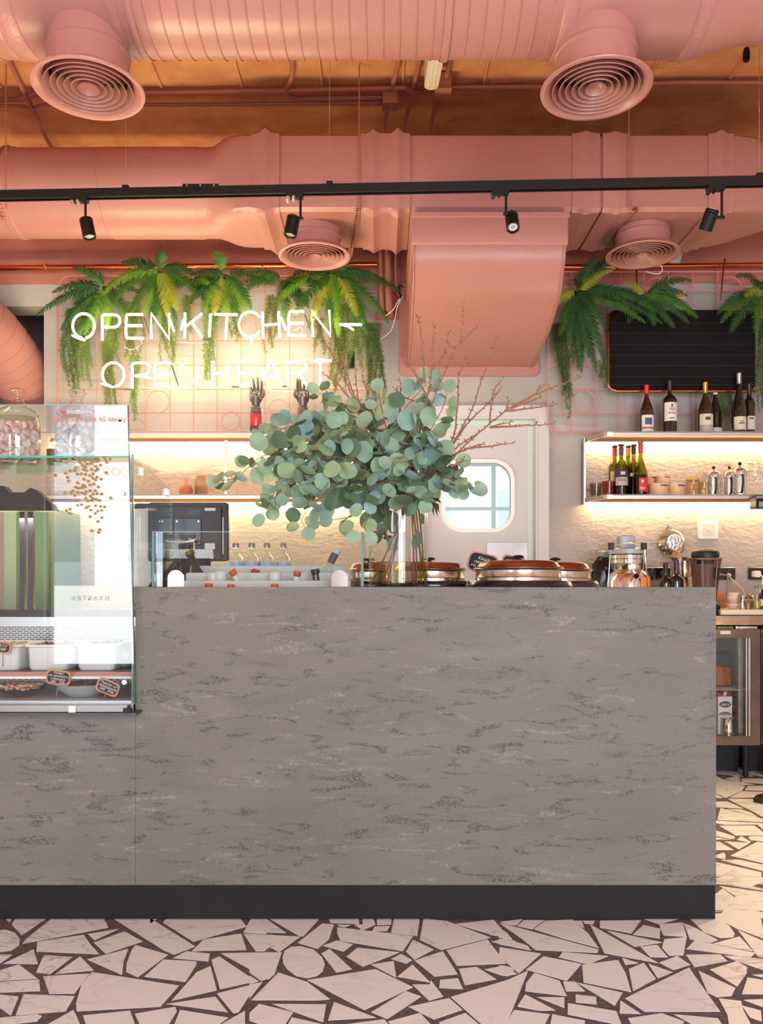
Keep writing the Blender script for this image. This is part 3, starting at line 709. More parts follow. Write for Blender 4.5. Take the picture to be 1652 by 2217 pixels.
conduit([(10, 110), (20, 135), (50, 195), (75, 245), (100, 300), (130, 350)], .014, 'slanting conduit in the far upper left corner')
def hose(p, label):
    pts = spline([PZ(a, b, 4.165) for a, b in p], 30); rr_ = [.013 if i % 2 else .0165 for i in range(len(pts))]
    tag(MB().tube(pts, rr_, 10).build('corrugated_hose', pinkd), label, 'hose')
hose([(878, 190), (895, 197), (915, 199), (945, 195)], 'short corrugated hose joining the second junction box')
hose([(-40, 218), (0, 216), (40, 214), (80, 203), (110, 200)], 'corrugated hose left of the upper left diffuser')
for (a, b, w_, lab) in ((845, 220, .072, 'square pink junction box on the ceiling, left one'), (959, 191, .075, 'square pink junction box on the ceiling, right one')):
    q = PZ(a, b, 4.12); t = thing('junction_box', lab, 'junction box', tuple(q), 'ceiling junction boxes')
    MB().rbox(q.x-w_*.62, q.x+w_*.62, q.y-w_*.6, q.y+w_*.6, 4.10, 4.19, .006).build('box_body', pinkd, t); MB().rbox(q.x-w_*.66, q.x+w_*.66, q.y-w_*.64, q.y+w_*.64, 4.088, 4.102, .008).build('cover', pinkd, t)
# emergency light strip
q0 = PZ(934, 186, 4.05); q1 = PZ(950, 96, 4.05); dr = (q1-q0).normalized(); sd = dr.cross(Vector((0, 0, 1))).normalized()
t = thing('emergency_light', 'slim emergency light strip with a dotted cover between the junction boxes', 'light fitting', tuple(q0))
def obox(mb, a, b, hw, z0, z1, r=None):
    pts = []
    for i in range(9): an = PI/2+PI*i/8; pts.append(a+(sd*math.sin(an)+dr*(-abs(math.cos(an))) )*hw if False else a+sd*math.cos(PI*i/8)*hw-dr*math.sin(PI*i/8)*hw)
    pts.append(b-sd*hw); pts.append(b+sd*hw)
    mb.prism([Vector((p.x, p.y, z0)) for p in pts], (0, 0, z1-z0)); return mb
obox(MB(), q0, q1, .040, 4.05, 4.19).build('housing', mat('cream_plastic', (226, 214, 196), .5), t)
m = MB()
for i in range(22):
    for s_ in (-.5, .5):
        c_ = q0+dr*(i*.021)+sd*s_*.026; m.ball((c_.x, c_.y, 4.049), .0085, .0085, .004, 8, 5)
m.build('led_cover', mat('led_dots', (235, 228, 220), .2, coat=.5), t)

# threaded rods, straps
rodm = mat('painted_rod', (170, 104, 88), .5)
for px, y0_, y1_, lab in ((13, 240, 452, 'thin threaded rod at the far left edge holding the rear duct'), (778, 226, 450, 'thin threaded rod holding the rear duct near its middle'), (1362, 262, 455, 'thin threaded rod holding the rear duct on the right')):
    q = P(px, y1_, 4.76); tag(MB().cyl(q, (q.x, q.y, 4.19), .004, seg=8).build('threaded_rod', rodm), lab, 'rod', 'threaded rods of the rear duct')
def strap(a, b, lab):
    d_ = (b-a); L_ = d_.length; d_.normalize(); sd_ = Vector((1, 0, 0)); sd_ = (sd_-d_*sd_.dot(d_)).normalized(); up = d_.cross(sd_)
    t = thing('perforated_bracket', lab, 'bracket', tuple(a), 'perforated brackets under the rear duct')
    m = MB(); M_ = Matrix.Translation(a) @ Matrix((sd_, d_, up)).transposed().to_4x4()
    m.box(-.012, .012, 0, L_, -.003, .003, M_); m.box(.010, .014, 0, L_, -.003, .022, M_); m.build('angle_bar', rodm, t)
    m = MB(); n_ = int(L_/.028)
    for i in range(n_): m.box(-.005, .005, .01+i*.028, .024+i*.028, -.0045, -.0028, M_); m.box(-.005, .005, .01+i*.028, .024+i*.028, .0028, .0045, M_)
    m.build('slot', mat('dark_slot', (60, 36, 32), .8), t)
strap(P(775, 447, 4.77), P(757, 552, 5.40), 'perforated metal bracket under the rear duct, near the middle')
strap(P(1378, 447, 4.77), P(1296, 536, 5.40), 'perforated metal bracket under the rear duct, right side')
m = MB(); q = P(22, 330, 4.83); pts = [Vector((-2.24, 5.08-math.cos(a)*.262, 3.6+math.sin(a)*.262)) for a in [(-1.0+2.2*i/24) for i in range(25)]]
for i in range(24):
    a, b = pts[i], pts[i+1]; m.add([a+Vector((-.014, 0, 0)), a+Vector((.014, 0, 0)), b+Vector((.014, 0, 0)), b+Vector((-.014, 0, 0))], [(0, 1, 2, 3)])
o = m.build('duct_strap', rodm); tag(o, 'perforated strap around the round duct at the far left edge', 'strap')
so = o.modifiers.new('thick', 'SOLIDIFY'); so.thickness = .003

# ---------------- track rail and spots ----------------
zt_ = 2.95
tr = thing('track_rail', 'long black ceiling track rail hanging on wires across the picture', 'track rail', (0, 3.68, zt_))
xl_, yl_ = -2.4, 3.775; xr_, yr_ = 2.4, 3.585
def ty(x): return yl_+(yr_-yl_)*(x-xl_)/(xr_-xl_)
m = MB()
a, b = Vector((xl_, ty(xl_), zt_)), Vector((xr_, ty(xr_), zt_)); dd = (b-a).normalized(); ss = dd.cross(Vector((0, 0, 1)))
for (s0, s1, z0, z1) in ((-.018, .018, .012, .034), (-.018, -.012, -.004, .012), (.012, .018, -.004, .012), (-.0035, .0035, 0, .012)):
    vs = [p+ss*s_+Vector((0, 0, z)) for p in (a, b) for s_, z in ((s0, z0), (s1, z0), (s1, z1), (s0, z1))]
    m.add(vs, [(0, 1, 2, 3), (4, 5, 6, 7), (0, 1, 5, 4), (1, 2, 6, 5), (2, 3, 7, 6), (3, 0, 4, 7)])
m.build('rail', blackm, tr)
m = MB(); x = (435-CX)/F*3.7; m.box(x-.08, x+.08, ty(x)-.022, ty(x)+.022, zt_+.02, zt_+.042); m.build('joint_plate', blackm, tr)
for dx in (-.06, 0, .06): m = MB(); m.cyl((x+dx, ty(x)-.025, zt_+.034), (x+dx, ty(x)-.02, zt_+.034), .004, seg=8); m.build('screw', chrome, tr)
for px in (269, 714, 1625):
    x = (px-CX)/F*3.7; m = MB(); m.box(x-.014, x+.014, ty(x)-.014, ty(x)+.014, zt_+.034, zt_+.048); m.build('wire_clamp', blackm, tr)
    m = MB(); m.cyl((x, ty(x), zt_+.04), (x, ty(x), 4.2), .0012, seg=6); m.build('suspension_wire', chrome, tr)
def spot(px_a, hx, hy, tilt, label, lens=False):
    x = (px_a-CX)/F*3.68; y = ty(x)
    t = thing('track_spotlight', label, 'spotlight', (x, y, zt_), 'black spotlights on the track rail')
    sgn = 1 if hx >= px_a else -1
    m = MB(); m.rbox(x-.065, x+.012, y-.016, y+.016, zt_-.022, zt_+.006, .004, axis='y'); m.build('track_adapter', blackm, t)
    m = MB(); m.cyl((x-.055, y-.018, zt_-.026), (x-.055, y+.018, zt_-.026), .009, seg=10); m.cyl((x-.03, y-.018, zt_-.022), (x-.03, y+.018, zt_-.022), .007, seg=10); m.build('lever', chrome if px_a < 700 else blackm, t)
    c_ = P(hx, hy, y); ks = Vector((x, y, c_.z+.035*(1 if tilt[0] < .5 else .3)))
    m = MB(); m.cyl((x, y, zt_-.02), ks, .0055, seg=10); m.build('stem', blackm, t)
    ax = Vector((math.sin(tilt[1])*math.cos(tilt[0]), -math.sin(tilt[0]), math.cos(tilt[0])*math.cos(tilt[1]))).normalized()   # points to the back end
    m = MB(); m.cyl(ks+Vector((-.012*sgn, 0, 0)), Vector((c_.x-.0*sgn, y, ks.z)), .007, seg=10); m.build('knuckle', blackm, t)
    Rm = ax.to_track_quat('Z', 'Y').to_matrix().to_4x4()
    L_ = .088; r = .029
    m = MB(); m.lathe([(0.0005, L_/2-.002), (.012, L_/2-.002), (.012, L_/2), (r-.004, L_/2), (r, L_/2-.004), (r, L_/2-.012), (r-.002, L_/2-.014), (r, L_/2-.016), (r, -L_/2+.01), (r, -L_/2), (r-.004, -L_/2), (r-.006, -L_/2+.012), (.0005, -L_/2+.013)], c_, 32, Rm); m.build('lamp_head', blackm, t)
    m = MB(); m.lathe([(r-.0065, -L_/2+.008), (.016, -L_/2+.0095), (.0005, -L_/2+.010)], c_, 28, Rm)
    for k in range(12):
        an = k*PI/6; q = Vector((math.cos(an)*.014, math.sin(an)*.014, -L_/2+.006)); m.ball(c_+(Rm @ q), .0035, .0035, .0035, 6, 4)
    m.build('lens', mat('lamp_lens', (224, 226, 222), .15, .6), t)
    return t
spot(176, 190, 494, (-.05, -.22), 'black spotlight on the track, leftmost, turned to the right')
spot(650, 632, 490, (-.05, .18), 'black spotlight on the track in front of the small left diffuser')
spot(1094, 1109, 480, (.55*-1, 0.0), 'black spotlight with visible lens in front of the curved duct', True)
spot(1551, 1535, 476, (.5, .22), 'black spotlight on the track, rightmost in view')
spot(1900, 1915, 476, (.2, .1), 'lit spotlight on the track beyond the right edge')
# lone black pendant tip top right
q = P(1616, 118, 3.9); m = MB(); m.lathe([(.0005, .03), (.012, .028), (.016, .01), (.016, -.02), (.012, -.032), (.0005, -.034)], q, 20)
t = thing('cable_anchor', 'small black cable anchor hanging near the top right corner', 'cable anchor', tuple(q)); m.build('anchor_body', blackm, t)
MB().cyl(q, (q.x, q.y, 4.2), .002, seg=6).build('cord', blackm, t)
# ---------------- wire grids ----------------
def GX(px, Y): return (px-CX)/F*Y
def GZ(py, Y): return H-(py-HY)/F*Y
gy = 5.72
gpink = mat('salmon_wire', (214, 128, 108), .35); gp2 = mat('pink_wire', (222, 132, 136), .35)
def wire(mb, a, b, r=.003): mb.cyl(a, b, r, seg=8, cap=False)
t = thing('wire_grid', 'salmon wire grid panel on the wall behind the neon sign', 'wire grid', (GX(470, gy), gy, GZ(930, gy)))
m = MB(); x0, x1, z0, z1 = GX(125, gy), GX(822, gy), GZ(946, gy), GZ(597, gy)
m.tube([(a, gy, b) for a, b in rrect(x0, x1, z0, z1, .09, 6)], .0042, 8, closed=True); m.build('outer_frame', gpink, t)
m = MB()
for px in (158, 210, 263, 315, 368, 419, 470, 522, 574, 627, 680, 732, 784): wire(m, (GX(px, gy), gy, z0), (GX(px, gy), gy, z1 if px not in (158, 706) else GZ(700, gy)))
for py in (631, 684, 738, 791, 843, 894): wire(m, (x0, gy, GZ(py, gy)), (x1, gy, GZ(py, gy)))
wire(m, (GX(706, gy), gy, GZ(843, gy)), (GX(706, gy), gy, GZ(894, gy)))
m.build('grid_wires', gpink, t, kind='stuff')
def ring(px, py, r, mt, par, a0=0, a1=2*PI, base=False):
    m = MB(); m.torus((GX(px, gy), gy-.004, GZ(py, gy)), r*gy/F, .0032, 'y', 32, 8, a0, a1)
    if base: wire(m, (GX(px-r, gy), gy-.004, GZ(py, gy)), (GX(px+r, gy), gy-.004, GZ(py, gy)))
    m.build('ring' if not base else 'half_ring', mt, par)
ring(343, 870, 24, gpink, t); ring(500, 912, 19.5, gpink, t); ring(292, 930, 24, gpink, t, 0, PI, True); ring(604, 889, 23.5, gpink, t, 0, PI, True); ring(575, 699, 22, gpink, t)
t = thing('wire_grid', 'pink wire grid panel on the wall behind the blackboard', 'wire grid', (GX(1450, gy), gy, GZ(930, gy)))
x0, x1, z0, z1 = GX(1187, gy), GX(1900, gy), GZ(936, gy), GZ(588, gy)
m = MB(); m.tube([(a, gy, b) for a, b in rrect(x0, x1, z0, z1, .07, 6)], .0046, 8, closed=True); m.build('outer_frame', gp2, t)
m = MB()
for px in (1237, 1291, 1344, 1394, 1447, 1501, 1554, 1607, 1660, 1713, 1766): wire(m, (GX(px, gy), gy, z0), (GX(px, gy), gy, z1))
for py in (629, 684, 737, 790, 842, 896): wire(m, (x0, gy, GZ(py, gy)), (x1, gy, GZ(py, gy)))
m.build('grid_wires', gp2, t, kind='stuff')
ring(1264, 869, 24, gp2, t); ring(1420, 626, 24, gp2, t, 0, PI, True); ring(1580, 626, 26, gp2, t, 0, PI, True)

# ---------------- neon sign ----------------
ny = 5.46
nmat = emis('neon_white', (1.0, .80, .50), NEON)
dcap = mat('neon_blackout', (70, 68, 66), .3)
gtube = mat('bare_glass_tube', (230, 226, 214), .25)
t = thing('neon_sign', 'glowing white neon lettering OPEN KITCHEN - OPEN HEART on the wire grid', 'neon sign', (GX(470, ny), ny, GZ(840, ny)))
def c5(x, y): return (120+x/4.589, 650+y/4.589)
def c6(x, y): return (460+x/4.589, 650+y/4.589)
def NP(p, dy=0): return Vector((GX(p[0], ny), ny+dy, GZ(p[1], ny)))
def arc(cx, cy, rx, ry, a0, a1, n=28): return [(cx+rx*math.cos(math.radians(a0+(a1-a0)*i/n)), cy-ry*math.sin(math.radians(a0+(a1-a0)*i/n))) for i in range(n+1)]
def rnd(pts, r=12):
    """round the corners of a polyline given in crop pixels"""
    out = [pts[0]]
    for i in range(1, len(pts)-1):
        a, b, c = [Vector((*q, 0)) for q in (pts[i-1], pts[i], pts[i+1])]
        u_ = (a-b); v_ = (c-b); d1 = min(r, u_.length*.45); d2 = min(r, v_.length*.45); u_.normalize(); v_.normalize()
        for k in range(6):
            s_ = k/5; p = (b+u_*d1)*(1-s_)**2+b*2*s_*(1-s_)+(b+v_*d2)*s_*s_; out.append((p.x, p.y))
    out.append(pts[-1]); return out
def letter(strokes, cc, tails=()):
    m = MB()
    for st in strokes: m.tube([NP(cc(*q)) for q in st], .0078, 10)
    for st in tails:
        p = [NP(cc(*q)) for q in st]; p[-1] += Vector((0, .03, 0)); m.tube(p, .006, 8)
    m.build('letter', nmat, t)
# upper line
letter([arc(280, 255, 108, 122, -78, 258)+[(292, 400)]], c5, [[(290, 400), (215, 375), (150, 335)]])
letter([rnd([(465, 395), (465, 145), (575, 143)], 25)+arc(580, 205, 62, 62, 90, -80, 14)+[(490, 270)]], c5)
letter([rnd([(868, 142), (705, 142), (700, 250), (862, 252)], 24), rnd([(862, 254), (700, 252), (703, 376), (880, 378)], 26)], c5)
letter([[(952, 380), (952, 130), (1130, 385), (1130, 130)]], c5, [[(1140, 190), (1155, 240), (1168, 298)]])
letter([[(1286, 375), (1286, 125)], [(1455, 135), (1290, 268)], [(1362, 225), (1455, 372)]], c5, [[(1285, 180), (1262, 215), (1240, 280)]])
letter([[(1530, 362), (1542, 135)]], c5)
letter([[(25, 140), (250, 143)], [(145, 158), (130, 388)]], c6)
letter([arc(375, 240, 112, 125, 35, 318)+[(466, 302)]], c6, [[(440, 335), (405, 370), (366, 428)]])
letter([[(496, 118), (506, 380)], [(657, 110), (668, 370)], [(505, 248), (665, 236)]], c6, [[(680, 170), (695, 210), (722, 285)]])
letter([rnd([(908, 112), (765, 110), (750, 226), (905, 228)], 26), rnd([(905, 230), (760, 230), (752, 350), (930, 352)], 26)], c6)
letter([[(1000, 360), (985, 106), (1176, 356), (1160, 100)]], c6)
letter([[(1260, 240), (1485, 243)]], c6, [[(1300, 248), (1350, 262), (1400, 282)]])
# lower line
letter([arc(575, 740, 108, 120, -82, 260)], c5, [[(575, 865), (510, 845), (445, 820)]])
letter([rnd([(763, 875), (763, 625), (870, 622)], 25)+arc(875, 682, 60, 60, 90, -80, 14)+[(785, 750)]], c5, [[(800, 755), (870, 760), (945, 765)]])
letter([rnd([(1145, 622), (990, 622), (985, 736), (1152, 738)], 24), rnd([(1152, 740), (988, 740), (992, 860), (1168, 862)], 26)], c5)
letter([[(1240, 870), (1240, 612), (1408, 860), (1408, 605)]], c5, [[(1410, 640), (1420, 700), (1428, 765)]])
letter([[(1558, 860), (1558, 608)], [(1725-20+1, 604), (1710, 855)], [(1562, 730), (1706, 726)]], c5)
letter([rnd([(420, 603), (262, 603), (252, 720), (420, 722)], 24), rnd([(420, 724), (264, 726), (262, 846), (390, 848)], 26)], c6)
letter([rnd([(500, 800), (570, 600), (590, 600), (684, 848)], 14), [(512, 760), (630, 762)]], c6, [[(498, 700), (498, 740), (510, 790)]])
letter([rnd([(750, 850), (752, 608), (865, 606)], 25)+arc(872, 664, 60, 58, 90, -85, 14)+[(780, 722)], [(862, 735), (940, 850)]], c6)
letter([[(965, 602), (1180, 602)], [(1068, 615), (1068, 845)]], c6, [[(1110, 598), (1070, 585), (1030, 570)]])
for a, b, cc in (((880, 170), (945, 375), c5), ((1148, 640), (1225, 858), c5), ((915, 140), (990, 325), c6)):
    m = MB(); m.tube([NP(cc(*a), .012), NP(cc(*b), .012)], .0048, 8); m.build('blackout_tube', dcap, t)
for a, b, cc in (((690, 848), (748, 846), c6), ((965, 852), (1050, 848), c6), ((590, 868), (750, 880), c5), ((190, 852), (260, 856), c6), ((1462, 376), (1525, 374), c5)):
    m = MB(); m.tube([NP(cc(*a), .02), NP(cc(*b), .02)], .0052, 8); m.build('electrode', dcap, t)
def cable(pts, r, mt, name='cable', par=t): m = MB(); m.tube(spline([P(a, b, Y) for a, b, Y in pts], 8), r, 8); return m.build(name, mt, par)
wc = mat('white_cable', (226, 220, 208), .5)
cable([(270, 752, 5.60), (285, 757, 5.58), (300, 750, 5.66), (308, 742, 5.64), (303, 735, 5.62)], .0022, wc)
cable([(390, 741, 5.68), (420, 743, 5.68), (450, 741, 5.68)], .0022, wc)
cable([(570, 841, 5.66), (610, 847, 5.66), (640, 846, 5.66), (700, 838, 5.66), (740, 840, 5.68), (800, 842, 5.68)], .0022, wc)
cable([(310, 838, 5.68), (350, 844, 5.68), (400, 842, 5.68), (500, 840, 5.68)], .0022, wc)
cable([(635, 716, 5.66), (650, 709, 5.66), (655, 718, 5.66), (645, 726, 5.66)], .0022, wc)
cable([(540, 790, 5.66), (550, 800, 5.66), (548, 815, 5.66)], .0022, wc)
cable([(828, 688, 5.70), (850, 672, 5.66), (862, 652, 5.66), (871, 640, 5.64)], .0034, wc)
cable([(822, 735, 5.70), (845, 718, 5.68), (855, 690, 5.66), (860, 665, 5.66), (871, 642, 5.64)], .0030, wc)
t2 = thing('cable_plug', 'black cable connector beside the curved pink duct', 'plug', tuple(P(864, 628, 5.62)))
m = MB(); m.ball(P(862, 627, 5.62), .018, .014, .018, 12, 8); m.tube([P(862, 620, 5.62), P(868, 618, 5.62), P(874, 622, 5.62)], .006, 8); m.tube([P(864, 634, 5.62), P(869, 640, 5.62), P(866, 646, 5.62)], .006, 8); m.build('plug_body', blackm, t2)
q = P(760, 778, 5.70); t2 = thing('neon_transformer', 'small black neon transformer box hanging among the trailing plants', 'transformer', tuple(q))
MB().rbox(q.x-.024, q.x+.024, q.y-.01, q.y+.03, q.z-.055, q.z+.055, .006, axis='y').build('box_body', blackm, t2)
MB().tube(spline([P(758, 790, 5.69), P(752, 796, 5.69), P(744, 793, 5.69)], 6), .003, 8).build('cable', blackm, t2)

# ---------------- blackboard ----------------
by = 5.66
bb = thing('blackboard', 'black letter board with horizontal grooves and a copper edge above the wine bottles', 'letter board', (GX(1478, by), by, GZ(850, by)))
x0, x1, z0, z1 = GX(1320, by), GX(1636, by), GZ(844, by), GZ(671, by)
m = MB(); m.rbox(x0, x1, by-.006, by+.02, z0, z1, .04, axis='y', seg=5); m.build('felt_panel', mat('black_felt', (25, 22, 25), .95, spec=.2), bb)
for py in (699, 722, 746, 770, 792, 816, 834):
    z = GZ(py, by); m = MB(); m.box(x0+.004, x1-.004, by-.0105, by-.005, z-.0022, z+.0022); m.build('groove_ridge', mat('black_ridge', (20, 17, 20), .7), bb)
m = MB(); m.tube([(x0-.008, by+.005, z1-.02), (x0-.008, by+.005, z0+.05), (x0-.003, by+.005, z0+.025), (x0+.012, by+.005, z0+.005), (x0+.05, by+.005, z0-.008), (x1+.0, by+.005, z0-.008)], .009, 10); m.build('copper_edge', copper, bb)
m = MB(); m.torus(P(1567, 679, by-.004), .008, .0025, 'y', 14, 6); m.build('hook', copper, bb)
# small white plate by the diffuser, cable, orange tag
q = P(1474, 555, 5.78); t2 = thing('white_plate', 'small tilted white plate behind the right rear diffuser', 'plate', tuple(q))
MB().prism([P(1450, 568, 5.78), P(1473, 568, 5.78), P(1482, 533, 5.78), P(1466, 533, 5.78)], (0, .018, 0)).build('plate_body', white, t2)
cable([(1398, 588, 5.6), (1415, 592, 5.6), (1428, 592, 5.6), (1434, 583, 5.6), (1430, 574, 5.6)], .004, white, 'white_cable', None)
o = bpy.data.objects.get('white_cable'); tag(o, 'short looped white cable under the right rear diffuser', 'cable')
q = P(1473, 640, 5.70); t2 = thing('hanging_card', 'little orange and cream card hanging on the pink grid above the blackboard', 'card', tuple(q))
m = MB(); m.box(q.x-.03, q.x+.03, q.y-.012, q.y-.008, q.z-.025, q.z+.025); m.build('card_body', mat('cream_card', (226, 196, 170), .6), t2)
m = MB(); m.box(q.x-.026, q.x+.026, q.y-.0135, q.y-.012, q.z-.018, q.z-.002); m.build('orange_strip', mat('orange_print', (222, 120, 50), .6), t2)

# ---------------- ferns ----------------
def leafmat(name, c, tr=.3, rough=.5, back=None):
    if name in MATS: return MATS[name]
    m = bpy.data.materials.new(name); m.use_nodes = True; t = m.node_tree; b = t.nodes['Principled BSDF']; o = t.nodes['Material Output']
    oi = t.nodes.new('ShaderNodeTexCoord'); n = t.nodes.new('ShaderNodeTexNoise'); n.inputs['Scale'].default_value = 9
    t.links.new(oi.outputs['Object'], n.inputs['Vector'])
    r = t.nodes.new('ShaderNodeValToRGB'); k = rgb(c); r.color_ramp.elements[0].position = .3; r.color_ramp.elements[1].position = .7
    r.color_ramp.elements[0].color = (k[0]*.72, k[1]*.74, k[2]*.8, 1); r.color_ramp.elements[1].color = (min(1, k[0]*1.2), min(1, k[1]*1.16), k[2]*1.1, 1)
    t.links.new(n.outputs['Fac'], r.inputs[0]); t.links.new(r.outputs[0], b.inputs['Base Color']); b.inputs['Roughness'].default_value = rough
    ts = t.nodes.new('ShaderNodeBsdfTranslucent'); t.links.new(r.outputs[0], ts.inputs[0])
    mx = t.nodes.new('ShaderNodeMixShader'); mx.inputs[0].default_value = tr
    t.links.new(b.outputs[0], mx.inputs[1]); t.links.new(ts.outputs[0], mx.inputs[2]); t.links.new(mx.outputs[0], o.inputs[0])
    MATS[name] = m; return m
F_D = leafmat('fern_dark_green', (56, 100, 50)); F_M = leafmat('fern_green', (72, 122, 42)); F_B = leafmat('fern_bright_green', (120, 168, 48)); F_Y = leafmat('fern_yellow_green', (178, 188, 66))
def frond(par, base, d, L_, g, mt, width=.05, rnd_=random, pairs=None, face=Vector((0, -1, .35))):
    n = 30; st = L_/n; p = Vector(base); d = Vector(d).normalized(); pts = [p.copy()]; ds = [d.copy()]
    for i in range(n): d = (d+Vector((0, 0, -g*st))).normalized(); p = p+d*st; pts.append(p.copy()); ds.append(d.copy())
    m = MB(); m.tube(pts, [.0024*(1-.8*i/n) for i in range(n+1)], 5)
    pairs = pairs or int(L_/.0095)
    for k in range(3, pairs):
        t_ = k/pairs; i = min(int(t_*n), n-1); f = t_*n-i; c = pts[i].lerp(pts[i+1], f); dd = ds[i]
        nn = face-dd*face.dot(dd); nn = nn.normalized() if nn.length > .05 else dd.orthogonal()
        sd = dd.cross(nn).normalized()
        w_ = width*(min(1, .45+t_*2.6))*((1-t_)**.62)*1.18+.003
        for s_ in (-1, 1):
            w2 = w_*rnd_.uniform(.85, 1.08); ang = math.radians(rnd_.uniform(52, 66)); out = (sd*s_*math.sin(ang)+dd*math.cos(ang)-nn*rnd_.uniform(.0, .30)).normalized()
            h = dd*(.0060+.05*w2); tip = c+out*w2+dd*w2*.12-nn*w2*.12; mid = c+out*w2*.55+nn*.002
            m.add([c-h*.5, c+h*.6, mid+h*.55, tip, mid-h*.5], [(0, 1, 2, 4), (4, 2, 3)])
    return m.build('frond', mt, par, ang=180)
rf = random.Random(11)
def fern(px, py, Y, specs, label):
    b = P(px, py, Y); t = thing('fern', label, 'fern', tuple(b), 'ferns along the top of the wall grids')
    m = MB(); m.ball(b+Vector((0, .03, 0)), .02, .02, .018, 10, 6); m.build('crown', mat('fern_crown', (62, 48, 30), .8), t)
    for (ax, az, L_, g, mt, *r) in specs:
        yb = r[0] if r else -.45
        if px < 800: yb = yb*.55-.05
        frond(t, b+Vector((rf.uniform(-.02, .02), rf.uniform(-.01, .01), rf.uniform(-.01, .01))), (ax, yb, az), L_, g, mt, width=rf.uniform(.060, .078), rnd_=rf)
    return t
def around(n, xs, L0, L1, z0=.5, mts=(F_D, F_M, F_B), gg=(2.5, 5)):
    return [(rf.uniform(*xs), rf.uniform(z0-.4, z0+.2), rf.uniform(L0, L1), rf.uniform(*gg), mts[rf.randrange(len(mts))], rf.uniform(-.6, -.05)) for i in range(n)]
fern(225, 622, 5.62, [(-1, -.1, .50, 1.6, F_D, -.2), (-.9, -.5, .42, 2, F_D, -.25), (-.7, -.9, .40, 2, F_M, -.2), (-.4, -.7, .36, 3, F_M, -.3), (.1, -.5, .34, 4, F_B), (-1, .35, .34, 3, F_D), (.5, -.3, .34, 4, F_M), (-.2, -1, .32, 1, F_B, -.3), (.9, .2, .3, 3, F_D), (-.3, .5, .26, 5, F_D)], 'dark fern at the upper left corner of the neon sign grid')
fern(345, 588, 5.60, [(-.9, .15, .46, 3, F_B, -.5), (-.9, -.2, .42, 3, F_M, -.6), (-.6, -.7, .36, 2.5, F_M, -.5), (-.35, -.9, .34, 2, F_B, -.5), (0, -.8, .34, 2, F_M, -.5), (.25, -.9, .36, 1.5, F_Y, -.6), (.55, -.5, .36, 3, F_Y, -.5), (.9, 0, .34, 4, F_M, -.4), (.9, .35, .3, 4, F_D, -.3), (-.5, .5, .26, 5, F_D), (.1, .6, .24, 6, F_D), (.4, -.8, .3, 2, F_B, -.3), (-.15, -1, .4, 1, F_D, -.15), (.5, -1, .38, 1, F_D, -.15)], 'bright spreading fern on the copper pipe above the letters PEN')
fern(486, 596, 5.60, [(-.8, -.2, .32, 4, F_D, -.4), (-.5, -.7, .32, 2.5, F_B, -.5), (-.15, -.9, .32, 2, F_Y, -.6), (.15, -.9, .36, 2, F_B, -.5), (.5, -.6, .36, 2.5, F_B, -.5), (.8, -.3, .34, 4, F_M, -.4), (.8, .25, .26, 4, F_D), (-.7, .3, .26, 4, F_D), (0, .4, .22, 6, F_M), (-.3, -1, .38, 1, F_D, -.15), (.3, -1, .38, 1, F_M, -.15)], 'middle fern above the letters TCH of the neon sign')
fern(722, 590, 5.58, [(-1, -.1, .50, 2.2, F_B, -.5), (-.8, -.5, .46, 2.2, F_M, -.5), (-.45, -.8, .40, 2, F_Y, -.6), (-.15, -.9, .40, 2, F_M, -.4), (.2, -.8, .36, 2.2, F_B, -.5), (.45, -.65, .40, 1.8, F_Y, -.6), (.7, -.6, .46, 2.5, F_M, -.45), (1, -.1, .50, 1.0, F_D, -.3), (1, .2, .44, 2.2, F_D, -.3), (.9, -.45, .52, 1.6, F_M, -.25), (-.7, .3, .3, 4, F_D), (.3, .4, .24, 5, F_D), (.1, -1, .46, 1, F_B, -.2), (-.6, -1, .42, 1, F_D, -.15), (.7, -1, .5, 1, F_D, -.15)], 'large fern above the end of the word KITCHEN')
fern(612, 610, 5.62, around(9, (-1, 1), .22, .34, 0, (F_D, F_M, F_M)), 'small fern between the middle and the large fern over the neon sign')
fern(415, 606, 5.63, around(8, (-1, 1), .20, .30, -.1, (F_D, F_M, F_B)), 'small dark fern tucked between the two brightest ferns over the neon sign')
fern(1250, 632, 5.50, [(.55, .8, .42, 1.5, F_D, -.3), (.5, .45, .32, 2, F_Y, -.6), (1, .25, .36, 3, F_D, -.5), (1, .1, .56, 1.8, F_D, -.5), (1, -.25, .50, 1.4, F_M, -.5), (.9, -.1, .62, 1.2, F_D, -.3), (.7, -.75, .36, 2, F_D, -.5), (.45, -1, .52, 1.5, F_D, -.4), (.15, -1, .50, 1.2, F_D, -.4), (-.2, -1, .42, 1.2, F_D, -.4), (-.5, -.7, .36, 2, F_M, -.3), (-.6, -.1, .26, 4, F_Y, -.3), (-.1, .2, .24, 4, F_M), (.3, .9, .26, 3, F_D), (.3, -1, .58, .8, F_D, -.15), (.0, -1, .56, .8, F_D, -.15)], 'big dark fern hanging between the curved pink duct and the blackboard')
fern(1395, 640, 5.56, [(-.9, .3, .34, 3, F_D), (-.5, .5, .3, 4, F_Y, -.5), (.4, .5, .34, 4, F_D), (1, .1, .42, 3, F_M, -.4), (1, -.3, .38, 2.5, F_D), (.7, -.6, .34, 2, F_D), (.1, -.6, .26, 3, F_M), (-.6, -.5, .3, 3, F_D), (.9, .45, .3, 4, F_D)], 'dark fern over the upper left part of the blackboard')
